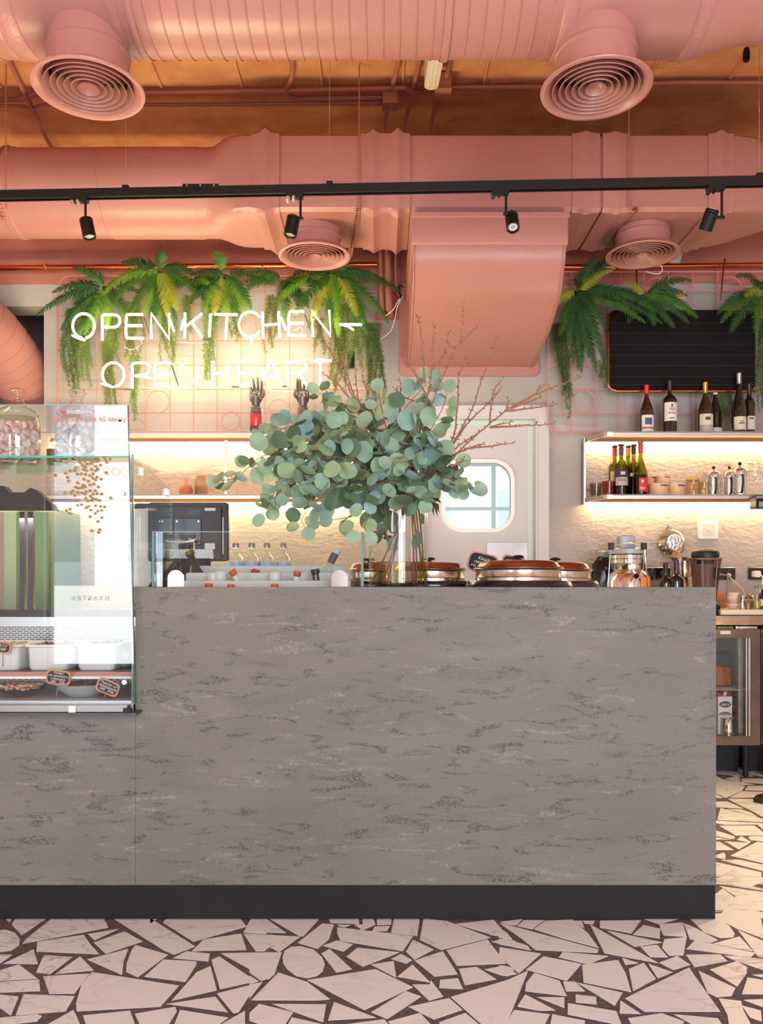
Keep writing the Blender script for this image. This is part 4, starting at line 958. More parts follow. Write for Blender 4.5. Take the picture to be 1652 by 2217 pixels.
fern(1655, 632, 5.54, [(-1, .1, .50, 2.2, F_D, -.4), (-1, -.15, .52, 1.8, F_M, -.5), (-.9, -.5, .42, 2, F_D, -.4), (-.7, .1, .30, 3, F_Y, -.6), (-.5, .45, .4, 3, F_D, -.4), (-.4, -.9, .34, 2, F_M), (0, -1, .34, 2, F_D), (.5, -.5, .4, 3, F_D), (-.15, .5, .3, 5, F_D), (.8, .2, .4, 3, F_M)], 'fern at the right edge over the upper right corner of the blackboard')
T_G = leafmat('trailing_green', (108, 142, 54), .35); T_O = leafmat('trailing_olive', (112, 126, 52), .35); T_D = leafmat('trailing_dark_green', (84, 118, 58), .35)
def trailing(px, y0, y1, w_, mt, label, Y=5.66, n=6, drift=0):
    b = P(px, y0, Y); t = thing('trailing_fern', label, 'trailing plant', tuple(b), 'feathery trailing plants on the wall grids')
    m = MB(); L_ = (y1-y0)/F*Y; W_ = w_/F*Y
    for s_ in range(n):
        ln = L_*rf.uniform(.6, 1.0); x = rf.uniform(-.5, .5)*W_*.7; y = rf.uniform(-.03, .02); z = 0; pts = []; k = int(ln/.009); ph = rf.uniform(0, 6)
        for i in range(k):
            f = i/k; pts.append(b+Vector((x+math.sin(ph+f*5)*W_*.16+drift/F*Y*f, y+math.cos(ph+f*4)*.012, -ln*f)))
        m.tube(pts[::3]+[pts[-1]], .0011, 3, cap=False)
        for i, p in enumerate(pts):
            f = i/k; sz = .034*(1-.45*f)
            for q in range(6):
                a = rf.uniform(0, 2*PI); dd = Vector((math.cos(a), math.sin(a)*.6, rf.uniform(-1.1, .1))).normalized()
                e = p+dd*sz*rf.uniform(.5, 1.15); wv = Vector((-dd.z, rf.uniform(-.5, .5), dd.x)).normalized()*.0012
                m.add([p-wv, p+wv, e+wv*.6, e-wv*.4], [(0, 1, 2, 3)])
    m.build('strands', mt, t, ang=180, kind='stuff')
for a in ((148, 670, 870, 44, T_D, 'trailing plant at the left edge of the neon grid, beside the first letter O', 5.66, 9),
          (183, 640, 850, 42, T_G, 'trailing plant hanging inside the first letter O and below it', 5.67, 9),
          (232, 740, 905, 34, T_O, 'long trailing plant behind the right glass jar lid', 5.66, 8, 8),
          (243, 690, 800, 40, T_G, 'trailing plant below the letter P of the upper row', 5.66, 8),
          (287, 655, 785, 56, T_O, 'wide trailing plant below the letter E of the upper row', 5.66, 10),
          (355, 650, 792, 44, T_G, 'trailing plant below the first letter N of the upper row', 5.66, 9, 14),
          (293, 770, 920, 22, T_G, 'narrow trailing plant below the letter P of the lower row', 5.66, 5),
          (405, 640, 745, 26, T_O, 'thin trailing plant behind the letter K', 5.66, 5),
          (452, 640, 830, 28, T_G, 'trailing plant between KI and the word HEART', 5.66, 6),
          (505, 640, 750, 40, T_O, 'trailing plant behind the letters TC', 5.66, 7),
          (585, 640, 765, 40, T_O, 'trailing plant behind the letter H of KITCHEN', 5.66, 7),
          (690, 690, 770, 34, T_O, 'short trailing plant below the last letter N', 5.66, 6),
          (735, 660, 870, 54, T_O, 'trailing plant hanging below the dash of the sign', 5.66, 12),
          (775, 660, 800, 46, T_G, 'trailing plant right of the dash of the sign', 5.64, 10),
          (808, 700, 900, 46, T_D, 'long dark trailing plant at the right edge of the neon grid', 5.66, 12, 4),
          (1210, 700, 925, 34, T_D, 'long trailing plant at the left edge of the pink grid, ending in a tuft', 5.67, 9, 16),
          (1245, 700, 815, 34, T_D, 'trailing plant below the big dark fern', 5.62, 7),
          (1305, 780, 845, 22, T_D, 'short trailing plant at the lower left corner of the blackboard', 5.64, 4),
          (1572, 845, 925, 26, T_D, 'trailing plant below the blackboard between the wine bottles', 5.68, 6),
          (1650, 690, 900, 26, T_D, 'trailing plant hanging at the right edge of the blackboard', 5.62, 8)):
    trailing(*a)
# ---------------- wall shelves with warm strips ----------------
ledm = emis('warm_led_strip', (1.0, .63, .28), LED)
lsteel = mat('satin_steel_shelf', (204, 194, 186), .35, .85)
def shelf(label, xa, xb, z, chamfer, led_len):
    t = thing('wall_shelf', label, 'shelf', ((xa+xb)/2, 5.65, z-.04))
    if chamfer: pl = [(xa, 5.80), (xa, 5.76)]+[(xa+.085*k/4.0+.0*k, 5.76-.235*(k/4.0)) for k in (1, 2, 3)]+[(xa+.075, 5.525), (xa+.095, 5.505), (xa+.13, 5.5), (xb, 5.5), (xb, 5.8)]
    else: pl = [(xa, 5.8), (xa, 5.5), (xb, 5.5), (xb, 5.8)]
    m = MB(); m.prism([(x, y, z-.006) for x, y in pl], (0, 0, .006)); m.build('shelf_board', mat('shelf_cream', (226, 214, 196), .5), t)
    m = MB()
    front = [p for p in pl if True][:-1] if chamfer else [pl[1], pl[2]]
    for a, b in zip(front[:-1], front[1:]):
        a3, b3 = Vector((a[0], a[1], z-.029)), Vector((b[0], b[1], z-.029)); n_ = Vector((-(b3-a3).y, (b3-a3).x, 0)).normalized()*.003
        m.add([a3, b3, b3+n_, a3+n_, a3+Vector((0, 0, .027)), b3+Vector((0, 0, .027)), b3+n_+Vector((0, 0, .027)), a3+n_+Vector((0, 0, .027))], [(0, 1, 2, 3), (4, 5, 6, 7), (0, 1, 5, 4), (1, 2, 6, 5), (2, 3, 7, 6), (3, 0, 4, 7)])
    m.build('front_lip', lsteel, t)
    m = MB(); m.box(xa+.02, xb, 5.722, 5.727, z-.030, z-.006); m.build('rear_profile', mat('bronze_profile', (150, 112, 84), .4, .6), t)
    m = MB(); m.box(xa+.03, min(xb, xa+led_len), 5.738, 5.752, z-.038, z-.028); m.build('led_strip', ledm, t)
    return t
ZT, ZB = 2.228, 1.812
xr0 = 1.40
shelf('upper right steel shelf carrying six wine bottles, lit from below', xr0, 3.4, ZT, True, 3)
sh = shelf('lower right steel shelf with bottles, tins and coffee presses, lit from below', xr0, 3.4, ZB, True, 3)
m = MB(); m.box(xr0-.004, xr0+.004, 5.735, 5.80, ZB-.04, ZT); m.build('end_panel', lsteel, sh)
m = MB(); m.box(xr0-.004, xr0+.022, 5.785, 5.80, ZB-.03, ZT-.04)
for z in (ZT-.14, ZB+.06): m.cyl((xr0+.012, 5.784, z), (xr0+.012, 5.778, z), .006, seg=10)
m.build('mounting_bracket', mat('zinc', (206, 204, 200), .35, .7), sh)
xl0 = -2.3
shelf('upper left steel shelf under the neon sign carrying two mannequin hands', xl0, .02, ZT, False, 3)
sh = shelf('lower left steel shelf with a pink and a brown vase, behind the eucalyptus', xl0, .02, ZB, False, 3)
for px in (490, 800):
    x = GX(px, 5.62); m = MB(); m.box(x-.010, x+.010, 5.60, 5.615, ZB, ZT-.04); m.build('divider', lsteel, sh)

# ---------------- mannequin hands ----------------
def hand(tips, thumb, palm, wrist, label, redl, lean):
    Y = 5.60; b = P(wrist[0], 936, Y); b.z = ZT+.001
    t = thing('mannequin_hand', label, 'mannequin hand', tuple(b))
    m = MB(); pc = P(palm[0], palm[1], Y); w3 = P(wrist[0], wrist[1]+2, Y)
    m.tube([w3+Vector((0, 0, -.03)), w3, w3.lerp(pc, .5), pc+Vector((0, 0, .0))], [.030, .027, .031, .036], 14)
    m.ball(pc, .045, .019, .052, 16, 10)
    m.ball(pc+Vector((0, 0, .018)), .044, .016, .030, 16, 10)
    for i, (tx, ty_) in enumerate(tips):
        tip = P(tx, ty_, Y-.025); base = pc+Vector(((-.031+.0207*i), 0, .030-abs(i-1.4)*.004)); mid = base.lerp(tip, .5)+Vector((lean*.004, -.004, .002))
        tip = tip+Vector((0, -.008, 0))
        pts = spline([base+Vector((0, 0, -.02)), base, mid, tip], 5); n_ = len(pts)
        m.tube(pts, [.0128-.0058*(k/(n_-1)) for k in range(n_)], 10); m.ball(tip, .0072, .0072, .008, 10, 6)
    th = P(thumb[0], thumb[1], Y-.03); tb = pc+Vector((thumb[2]*.030, -.004, -.012)); md = tb.lerp(th, .5)+Vector((thumb[2]*.012, -.008, -.004))
    pts = spline([pc+Vector((thumb[2]*.01, 0, -.03)), tb, md, th], 5); n_ = len(pts)
    m.tube(pts, [.0155-.007*(k/(n_-1)) for k in range(n_)], 10); m.ball(th, .0088, .0088, .009, 10, 6)
    o = m.build('hand_body', mat('glossy_dark_brown_hand', (62, 54, 54), .22, coat=.5), t, ang=180)
    rm = o.modifiers.new('skin', 'REMESH'); rm.mode = 'VOXEL'; rm.voxel_size = .0026; rm.use_smooth_shade = True
    sm = o.modifiers.new('soft', 'SMOOTH'); sm.factor = .5; sm.iterations = 1
    zc = w3.z-.012
    m = MB(); m.lathe([(.033, zc-.03), (.036, zc-.028), (.036, zc-.018), (.033, zc-.015), (.033, zc-.004), (.036, zc-.001), (.035, zc+.003), (.028, zc+.004)], (b.x, b.y, 0), 28); m.build('cuff', mat('dark_cuff', (86, 72, 76), .3), t)
    z1 = zc-.03; z0 = ZT+.0015; h = z1-z0
    m = MB(); m.lathe([(.0385, z0+h*.34), (.0395, z0+h*.36), (.0395, z1-h*.14), (.037, z1-h*.12)], (b.x, b.y, 0), 28); m.build('wrist_band', mat('wrist_'+redl[0], redl[1], .15, coat=.5), t)
    m = MB(); m.lathe([(.040, z0), (.0405, z0+h*.33), (.038, z0+h*.34)], (b.x, b.y, 0), 28); m.build('base', mat('base_'+redl[0], redl[2], .2, coat=.4), t)
    m = MB(); m.lathe([(.037, z1-h*.12), (.036, z1)], (b.x, b.y, 0), 28); m.build('upper_band', mat('upper_band_dark', (84, 62, 70), .25), t)
hand([(541, 834), (548, 822), (558, 820), (567, 823)], (570, 844, 1), (554, 860), (554, 878), 'dark mannequin hand on a red cylinder under the letter E of HEART', ('red', (190, 40, 38), (98, 58, 72)), 1)
hand([(644, 822), (650, 820), (660, 827), (669, 836)], (639, 845, -1), (656, 860), (656, 878), 'dark mannequin hand on a grey-violet base under the letter R of HEART', ('violet', (104, 84, 96), (120, 108, 114)), -1)

# ---------------- bottles ----------------
def arcpatch(mb, c, r, z0, z1, a0=-150, a1=-30, n=14, th=.0006):
    vs = []
    for i in range(n+1):
        a = math.radians(a0+(a1-a0)*i/n)
        for z in (z0, z1): vs.append((c[0]+r*math.cos(a), c[1]+r*math.sin(a), c[2]+z))
    mb.add(vs, [(2*i, 2*i+2, 2*i+3, 2*i+1) for i in range(n)]); return mb
bg_dark = mat('near_black_bottle_glass', (26, 18, 16), .08, spec=.6, coat=.6)
bg_brown = mat('brown_bottle_glass', (52, 30, 18), .08, spec=.6, coat=.6)
bg_green = glass('olive_bottle_glass', (.42, .44, .06), (.12, .13, .01), 1.5)
bg_clear = glass('clear_bottle_glass', (.95, .98, .98), (.62, .70, .72), 1.5)
def bottle(name, px, y_top, Y, zb, rb, kind, gmat, cap, caplen, label, cat='bottle', labels=(), wine=None, group=None, ybase=None, stopper=None):
    c = Vector((GX(px, Y), Y, zb+.0012)); h = GZ(y_top, Y)-zb
    t = thing(name, label, cat, tuple(c), group)
    rn = .0135 if rb > .03 else rb*.42
    if kind == 'bordeaux': pf = [(rb*.3, .006), (rb*.7, .0), (rb, .006), (rb, h*.60), (rb*.96, h*.64), (rb*.72, h*.69), (rn*1.15, h*.735), (rn, h*.77), (rn, h*.985), (rn*.7, h)]
    elif kind == 'burgundy': pf = [(rb*.3, .006), (rb*.7, .0), (rb, .006), (rb, h*.42), (rb*.95, h*.48), (rb*.72, h*.58), (rb*.50, h*.66), (rn*1.05, h*.75), (rn, h*.80), (rn, h*.985), (rn*.7, h)]
    elif kind == 'hock': pf = [(rb*.3, .006), (rb*.7, .0), (rb, .006), (rb, h*.36), (rb*.90, h*.46), (rb*.64, h*.60), (rb*.42, h*.72), (rn, h*.80), (rn, h*.985), (rn*.7, h)]
    else: pf = [(rb*.3, .004), (rb*.8, .0), (rb, .005), (rb, h*.55), (rb*.85, h*.62), (rn*1.1, h*.70), (rn, h*.73), (rn, h*.985), (rn*.7, h)]
    pf = [(.0003, .006)]+pf[1:] if False else pf
    m = MB(); m.lathe(pf, c, 28); m.build('glass_body', gmat, t)
    if wine:
        m = MB(); m.lathe([(rb*.94, .008), (rb*.94, h*wine[0]), (.0005, h*wine[0]+.0004)], c, 24); m.build('contents', wine[1], t)
    if cap:
        m = MB(); m.lathe([(rn*1.12, h-caplen), (rn*1.14, h-.018), (rn*1.22, h-.016), (rn*1.22, h-.002), (rn*1.0, h+.001), (.0005, h+.0012)], c, 20); m.build('capsule', cap, t)
    if stopper:
        m = MB(); m.lathe([(rn*.8, h), (rn*.8, h+.004), (rn*1.5, h+.005), (rn*1.6, h+.012), (rn*1.2, h+.018), (.0005, h+.019)], c, 20); m.build('stopper', stopper, t)
    for (z0, z1, mt, *ex) in labels:
        m = MB(); arcpatch(m, c, rb+.0006, z0*h, z1*h, *(ex[0] if ex else (-160, -20))); lo = m.build('label', mt, t)
        if len(ex) > 1 and ex[1]:
            for (sx, z2, z3, mt2) in ex[1]:
                m = MB(); arcpatch(m, c, rb+.0011, z2*h, z3*h, -90-sx, -90+sx, 8); m.build('print', mt2, lo)
    return t
cap_r = mat('red_capsule', (206, 34, 44), .3, .2); cap_k = mat('black_capsule', (30, 28, 30), .35); cap_g = mat('gold_capsule', (196, 150, 62), .3, .6); cap_w = mat('white_capsule', (220, 216, 210), .4); cap_s = mat('silver_capsule', (170, 168, 170), .3, .7); cap_p = mat('purple_capsule', (80, 34, 80), .35); cap_o = mat('orange_capsule', (226, 128, 46), .35)
lw_ = mat('paper_white', (226, 220, 212), .6); lc = mat('paper_cream', (210, 198, 178), .6); lr = mat('paper_red', (200, 36, 56), .5); lp = mat('paper_purple', (64, 36, 76), .5); lg_ = mat('paper_grey', (176, 170, 164), .6); ink = mat('print_ink', (70, 66, 74), .6); inkb = mat('print_blue', (70, 84, 140), .6); inkr = mat('print_red', (170, 34, 44), .6)
SB = 'wine bottles standing on the upper right shelf'
b1 = bottle('wine_bottle', 1400, 834, 5.58, ZT, .046, 'burgundy', bg_brown, cap_r, .062, 'brown wine bottle with a bright red capsule, leftmost on the upper right shelf', 'bottle', [(.02, .36, lw_, (-150, -30), [(30, .16, .30, inkb), (56, .085, .11, inkr)])], group=SB)
b2 = bottle('wine_bottle', 1450, 825, 5.58, ZT, .046, 'bordeaux', bg_dark, cap_k, .072, 'black-capped wine bottle with a tall white label, second from left on the upper right shelf', 'bottle', [(.22, .57, lw_, (-155, -25), [(7, .48, .54, ink), (34, .36, .375, ink), (20, .26, .28, ink)])], group=SB)
text_mesh('JOSÉ DE\nSOUSA', .011, 'label_text', ink, b2, tuple(Vector((GX(1450, 5.58), 5.58-.049, ZT+.155))), label='wine name print')
bottle('wine_bottle', 1527, 828, 5.58, ZT, .050, 'burgundy', bg_brown, cap_g, .075, 'wine bottle with a gold capsule and cream label on the upper right shelf', 'bottle', [(.14, .36, lc, (-155, -25), [(20, .24, .30, ink)]), (.01, .135, lg_, (-155, -25))], group=SB)
bottle('wine_bottle', 1549, 833, 5.68, ZT, .042, 'burgundy', bg_dark, cap_w, .070, 'white-capped wine bottle behind the gold-capped one', 'bottle', [(.02, .15, lw_, (-140, -20))], group=SB)
bottle('wine_bottle', 1600, 808, 5.57, ZT, .046, 'hock', bg_dark, cap_s, .075, 'tallest slender wine bottle with a silver capsule on the upper right shelf', 'bottle', [(.04, .26, lc, (-155, -25), [(24, .14, .16, ink), (14, .175, .185, ink)])], group=SB)
bottle('wine_bottle', 1622, 831, 5.66, ZT, .038, 'bordeaux', bg_dark, cap_k, .080, 'black wine bottle behind the tallest one, rightmost on the upper right shelf', 'bottle', [(.10, .36, lw_, (-130, -10), [(20, .30, .33, ink)])], group=SB)
winem = mat('dark_red_wine', (40, 14, 18), .2); SG = 'green wine bottles on the lower right shelf'
bottle('wine_bottle', 1331, 971, 5.70, ZB, .040, 'bordeaux', bg_green, cap_r, .055, 'green bottle with a red neck band at the back left of the lower right shelf', 'bottle', [(.06, .52, lc, (-150, -60))], group=SG, stopper=cap_k)
bottle('wine_bottle', 1345, 968, 5.60, ZB, .044, 'bordeaux', bg_green, cap_p, .055, 'green bottle with purple neck and purple and grey label on the lower right shelf', 'bottle', [(.38, .52, lp, (-160, -20), [(20, .42, .48, lc)]), (.20, .37, lg_, (-160, -20), [(46, .32, .33, ink), (40, .29, .30, ink)])], (.36, winem), SG, stopper=cap_k)
bottle('wine_bottle', 1360, 971, 5.72, ZB, .038, 'bordeaux', bg_green, cap_o, .055, 'green bottle with an orange neck at the back of the lower right shelf', 'bottle', [(.3, .46, lc, (-140, -40))], group=SG, stopper=cap_k)
bottle('wine_bottle', 1372, 969, 5.66, ZB, .040, 'bordeaux', bg_green, cap_k, .045, 'green bottle with a black and white neck on the lower right shelf', 'bottle', [(.40, .47, lw_, (-140, -40))], (.40, winem), SG, stopper=cap_k)
bottle('wine_bottle', 1387, 962, 5.58, ZB, .045, 'burgundy', bg_green, cap_r, .060, 'olive bottle with red neck and bright red label on the lower right shelf', 'bottle', [(.06, .33, lr, (-120, -10), [(10, .24, .29, lw_), (24, .14, .15, lw_), (24, .11, .12, lw_)])], (.40, winem), SG, stopper=mat('cork_brown', (150, 112, 70), .7))

def tumbler(px, Y, yt, r, mt, label, z=ZB, facets=9):
    c = Vector((GX(px, Y), Y, z+.001)); h = GZ(yt, Y)-z; t = thing('tumbler', label, 'glass', tuple(c))
    m = MB(); m.lathe([(.0005, .004), (r*.74, .003), (r*.78, .0), (r*.92, h*.5), (r, h), (r*.94, h), (r*.86, h*.5), (r*.70, .010), (.0005, .010)], c, facets*2); m.build('glass_wall', mt, t, ang=20)
tumbler(1290, 5.70, 1047, .042, glass('grey_glass', (.72, .72, .70), (.3, .3, .3)), 'clear faceted tumbler at the left end of the lower right shelf')
tumbler(1318, 5.62, 1043, .046, glass('rose_glass', (.80, .48, .40), (.4, .18, .14)), 'rose-coloured faceted tumbler beside the green bottles')
tinm = mat('beige_tin', (214, 178, 138), .5)
def tin(px, Y, y0, y1, r, label, z):
    c = Vector((GX(px, Y), Y, z+.001)); h = (y1-y0)/F*Y; t = thing('paper_tin', label, 'tin', tuple(c), 'round beige tins on the lower right shelf')
    MB().lathe([(r, 0), (r, h*.62)], c, 32).build('tin_body', tinm, t); MB().lathe([(r+.0015, h*.62), (r+.0015, h-.002), (r-.001, h), (.0005, h)], c, 32).build('lid', tinm, t)
    m = MB(); arcpatch(m, c, r+.002, h*.72, h*.86, -95, -30, 8); m.build('sticker', inkb, t); return z+.001+h
z2 = tin(1425, 5.60, 1045, 1071, .066, 'larger beige tin in the lower row beside the red-labelled bottle', ZB)
z3 = tin(1463, 5.60, 1044, 1070, .058, 'beige tin with three dark stickers in the lower row', ZB)
tin(1407, 5.66, 1027, 1045, .040, 'small beige tin stacked at the back left', z2)
tin(1435, 5.61, 1028, 1045, .048, 'beige tin stacked on top of the larger beige tin', z2)
def jug(px, Y, yt, rb, rt, label, lid):
    c = Vector((GX(px, Y), Y, ZB+.001)); h = GZ(yt, Y)-ZB; t = thing('glass_jug', label, 'jug', tuple(c))
    m = MB(); m.lathe([(.0005, .003), (rb*.95, .0), (rb, .008), (rb*.85, h*.5), (rt, h*.9), (rt*1.05, h), (rt, h), (rt*.94, h*.9), (rb*.8, h*.5), (rb*.94, .01), (.0005, .008)], c, 28); m.build('glass_wall', glass('warm_jug_glass', (.92, .88, .80), (.55, .48, .38)), t)
    m = MB(); m.tube(spline([c+Vector((rt*.9, -.01, h*.85)), c+Vector((rb*1.35, -.01, h*.75)), c+Vector((rb*1.35, -.01, h*.4)), c+Vector((rb*.95, -.01, h*.25))], 6), .004, 8); m.build('handle', glass('warm_jug_glass'), t)
    if lid: MB().lathe([(rt*.98, h-.004), (rt*1.08, h), (rt*1.08, h+.016), (rt, h+.019), (.0005, h+.02)], c, 24).build('bamboo_lid', mat('bamboo', (206, 160, 88), .5), t)
jug(1500, 5.62, 1040, .055, .042, 'glass jug with a bamboo lid on the lower right shelf', True)
jug(1524, 5.66, 1044, .040, .036, 'smaller open glass jug between the bamboo-lidded jug and the coffee presses', False)
def press(px, Y, yt, r, label):
    c = Vector((GX(px, Y), Y, ZB+.001)); h = GZ(yt, Y)-ZB; t = thing('coffee_press', label, 'coffee press', tuple(c), 'chrome coffee presses on the lower right shelf')
    MB().lathe([(.0005, .012), (r*.9, .012), (r*.9, h*.70), (r*.86, h*.70), (r*.86, .016), (.0005, .016)], c, 28).build('beaker', bg_clear, t)
    MB().lathe([(r*.98, h*.60), (r*1.02, h*.61), (r*1.02, h*.70), (r*.98, h*.74), (r*.75, h*.80), (r*.3, h*.845), (.004, h*.86), (.003, h*.88), (.0005, h*.885)], c, 28).build('lid', chrome, t)
    MB().ball(c+Vector((0, 0, h*.93)), r*.27, r*.27, h*.055, 12, 8).build('knob', blackm, t)
    m = MB()
    for z in (.0, .13): m.lathe([(r*.91, h*(z+.01)), (r*.96, h*(z+.01)), (r*.96, h*(z+.05)), (r*.91, h*(z+.05))], c, 28, close=True)
    for k in range(5): a = 2*PI*k/5+.5; m.box(-.003, .003, -.001, .001, h*.01, h*.6, Matrix.Translation(c+Vector((math.cos(a)*r*.95, math.sin(a)*r*.95, 0))) @ Matrix.Rotation(a+PI/2, 4, 'Z'))
    m.build('chrome_cage', chrome, t)
    m = MB(); m.tube(spline([c+Vector((-.25*r, -r*.95, h*.58)), c+Vector((-.3*r, -r*1.6, h*.56)), c+Vector((-.3*r, -r*1.7, h*.32)), c+Vector((-.25*r, -r*1.3, h*.10)), c+Vector((-.25*r, -r*.95, h*.08))], 6), .006, 8); m.build('handle', blackm, t)
press(1545, 5.64, 1008, .046, 'left coffee press on the lower right shelf')
press(1579, 5.68, 1008, .040, 'coffee press in the middle, partly behind the tallest one')
press(1602, 5.60, 999, .046, 'tallest coffee press, right of the other two')
def wineglass(px, Y, yt, label):
    c = Vector((GX(px, Y), Y, ZB+.001)); h = GZ(yt, Y)-ZB; t = thing('wine_glass', label, 'wine glass', tuple(c))
    MB().lathe([(.0005, 0), (.034, .001), (.033, .003), (.006, .007)], c, 24).build('foot', GL, t); MB().lathe([(.0035, .006), (.003, h*.2), (.0035, h*.38)], c, 10).build('stem', GL, t)
    MB().shell([(.0035, h*.38), (.022, h*.43), (.042, h*.53), (.043, h*.62), (.034, h*.86), (.030, h)], c, 28).build('bowl', GL, t)
wineglass(1636, 5.60, 994, 'clear wine glass at the right end of the lower right shelf'); wineglass(1656, 5.70, 985, 'clear wine glass cut off by the right edge of the picture')
q = P(1648, 1086, 5.44); t = thing('card_reader', 'small black and blue-grey device clipped to the lower right shelf at the picture edge', 'device', (q.x, q.y, q.z-.045))
MB().rbox(q.x-.05, q.x+.09, 5.40, 5.495, GZ(1101, 5.44), GZ(1073, 5.44), .006, axis='y').build('device_body', blackm, t)
MB().box(q.x-.035, q.x+.09, 5.396, 5.40, GZ(1098, 5.4), GZ(1086, 5.4)).build('screen', mat('blue_grey_screen', (120, 140, 158), .15), t)
MB().box(q.x-.05, q.x+.09, 5.395, 5.41, GZ(1079, 5.4), GZ(1073, 5.4)).build('top_edge', mat('blue_grey_edge', (120, 128, 150), .4), t)

# vases on the left shelf
c = Vector((GX(402, 5.64), 5.64, ZB+.001)); h = GZ(1036, 5.64)-ZB
t = thing('bud_vase', 'small round dusty pink vase on the lower left shelf', 'vase', tuple(c)); MB().lathe([(.022, 0), (.042, h*.14), (.049, h*.32), (.042, h*.54), (.018, h*.72), (.012, h*.78), (.014, h*.80), (.015, h), (.010, h), (.009, h*.8), (.0005, h*.78)], c, 32).build('vase_body', mat('dusty_pink_ceramic', (186, 120, 104), .5), t)
c = Vector((GX(436, 5.66), 5.66, ZB+.001)); h = GZ(1027, 5.66)-ZB
t = thing('cylinder_vase', 'brown cylindrical vase with rounded shoulders on the lower left shelf', 'vase', tuple(c)); MB().lathe([(.040, 0), (.043, .006), (.043, h*.78), (.036, h*.93), (.016, h), (.0005, h)], c, 32).build('vase_body', mat('brown_ceramic', (146, 116, 94), .55), t)
# ---------------- bar counter ----------------
def concrete():
    m = bpy.data.materials.new('grey_microcement'); m.use_nodes = True; t = m.node_tree; b = t.nodes['Principled BSDF']; N = t.nodes.new; L = t.links.new
    tcn = N('ShaderNodeTexCoord')
    def noise(scale, sc3, det=5, dist=0.0, rot=0.0, off=0):
        mp = N('ShaderNodeMapping'); mp.inputs['Scale'].default_value = sc3; mp.inputs['Rotation'].default_value = (0, rot, 0); mp.inputs['Location'].default_value = (off, off, off); L(tcn.outputs['Object'], mp.inputs[0])
        n = N('ShaderNodeTexNoise'); n.inputs['Scale'].default_value = scale; n.inputs['Detail'].default_value = det; n.inputs['Distortion'].default_value = dist; L(mp.outputs[0], n.inputs['Vector']); return n.outputs['Fac']
    def ramp(f, a, b_):
        r = N('ShaderNodeValToRGB'); r.color_ramp.elements[0].position = a; r.color_ramp.elements[1].position = b_; L(f, r.inputs[0]); return r.outputs[0]
    def mul(a, b_):
        n = N('ShaderNodeMath'); n.operation = 'MULTIPLY'
        for i, q in enumerate((a, b_)):
            if isinstance(q, float): n.inputs[i].default_value = q
            else: L(q, n.inputs[i])
        return n.outputs[0]
    def mix(f, a, b_):
        n = N('ShaderNodeMix'); n.data_type = 'RGBA'; L(f, n.inputs['Factor'])
        for i, q in ((6, a), (7, b_)):
            if isinstance(q, tuple): n.inputs[i].default_value = q
            else: L(q, n.inputs[i])
        return n.outputs[2]
    base = mix(ramp(noise(1.6, (1, 1, 2.2), 6, .6), .35, .68), rgb((107, 104, 95)), rgb((120, 117, 108)))
    grain = ramp(noise(160, (1, 1, 1), 2), .42, .62)
    dark = mul(ramp(noise(8.5, (.75, 1, 3.2), 8, 1.2, .10), .56, .645), ramp(noise(85, (1, 1, 1.4), 3), .36, .58))
    dark2 = mul(ramp(noise(4.2, (.7, 1, 3.0), 8, 1.0, -.12, 7), .57, .70), .55)
    light = mul(ramp(noise(7.5, (.6, 1, 3.4), 8, 1.2, .08, 3), .585, .68), ramp(noise(70, (1, 1, 1.4), 3, 0, 0, 2), .40, .62))
    c = mix(mul(dark2, .65), base, rgb((90, 87, 82)))
    c = mix(mul(dark, .85), c, rgb((66, 64, 64)))
    c = mix(mul(light, .6), c, rgb((158, 154, 144)))
    c = mix(mul(grain, .14), c, rgb((152, 148, 138)))
    L(c, b.inputs['Base Color']); b.inputs['Roughness'].default_value = .62
    bp = N('ShaderNodeBump'); bp.inputs['Strength'].default_value = .25; bp.inputs['Distance'].default_value = .003; L(noise(90, (1, 1, 1), 3), bp.inputs['Height']); L(bp.outputs['Normal'], b.inputs['Normal'])
    return m
CON = concrete()
CT = 1.203; XR = 1.208; XC = -.888; CB = 3.78
ct = thing('bar_counter', 'large grey textured concrete bar counter with a black plinth', 'counter', (0, 3.4, 0))
m = MB()
m.box(XC, XR, 3.0, 3.04, .127, CT); m.box(XR-.04, XR, 3.04, CB, .127, CT); m.box(-2.6, XC, 3.0, 3.04, .127, .752)
m.box(XC, XC+.03, 3.04, CB, .74, CT)
m.build('concrete_front', CON, ct, bevel=.0015)
topm = mat('counter_top_steel', (196, 188, 178), .4, .5)
m = MB(); BX0, BX1, BY0, BY1 = -.845, -.085, 3.17, 3.62
m.box(XC+.03, XR-.04, 3.04, BY0, CT-.03, CT-.001); m.box(XC+.03, XR-.04, BY1, CB, CT-.03, CT-.001); m.box(XC+.03, BX0, BY0, BY1, CT-.03, CT-.001); m.box(BX1, XR-.04, BY0, BY1, CT-.03, CT-.001)
m.build('counter_top', topm, ct)
m = MB(); m.box(-2.6, XC, 3.04, CB, .72, .752); m.build('lower_counter_top', topm, ct)
m = MB(); m.box(-2.6, XR-.002, 3.004, CB-.03, 0.004, .127); m.build('plinth', mat('black_plinth', (31, 30, 31), .6, var=(6, (27, 26, 27)), spec=.3), ct)
m = MB(); m.box(-2.6, XR-.04, CB-.03, CB, .127, .72); m.build('back_panel', mat('dark_back_panel', (70, 68, 66), .6), ct)

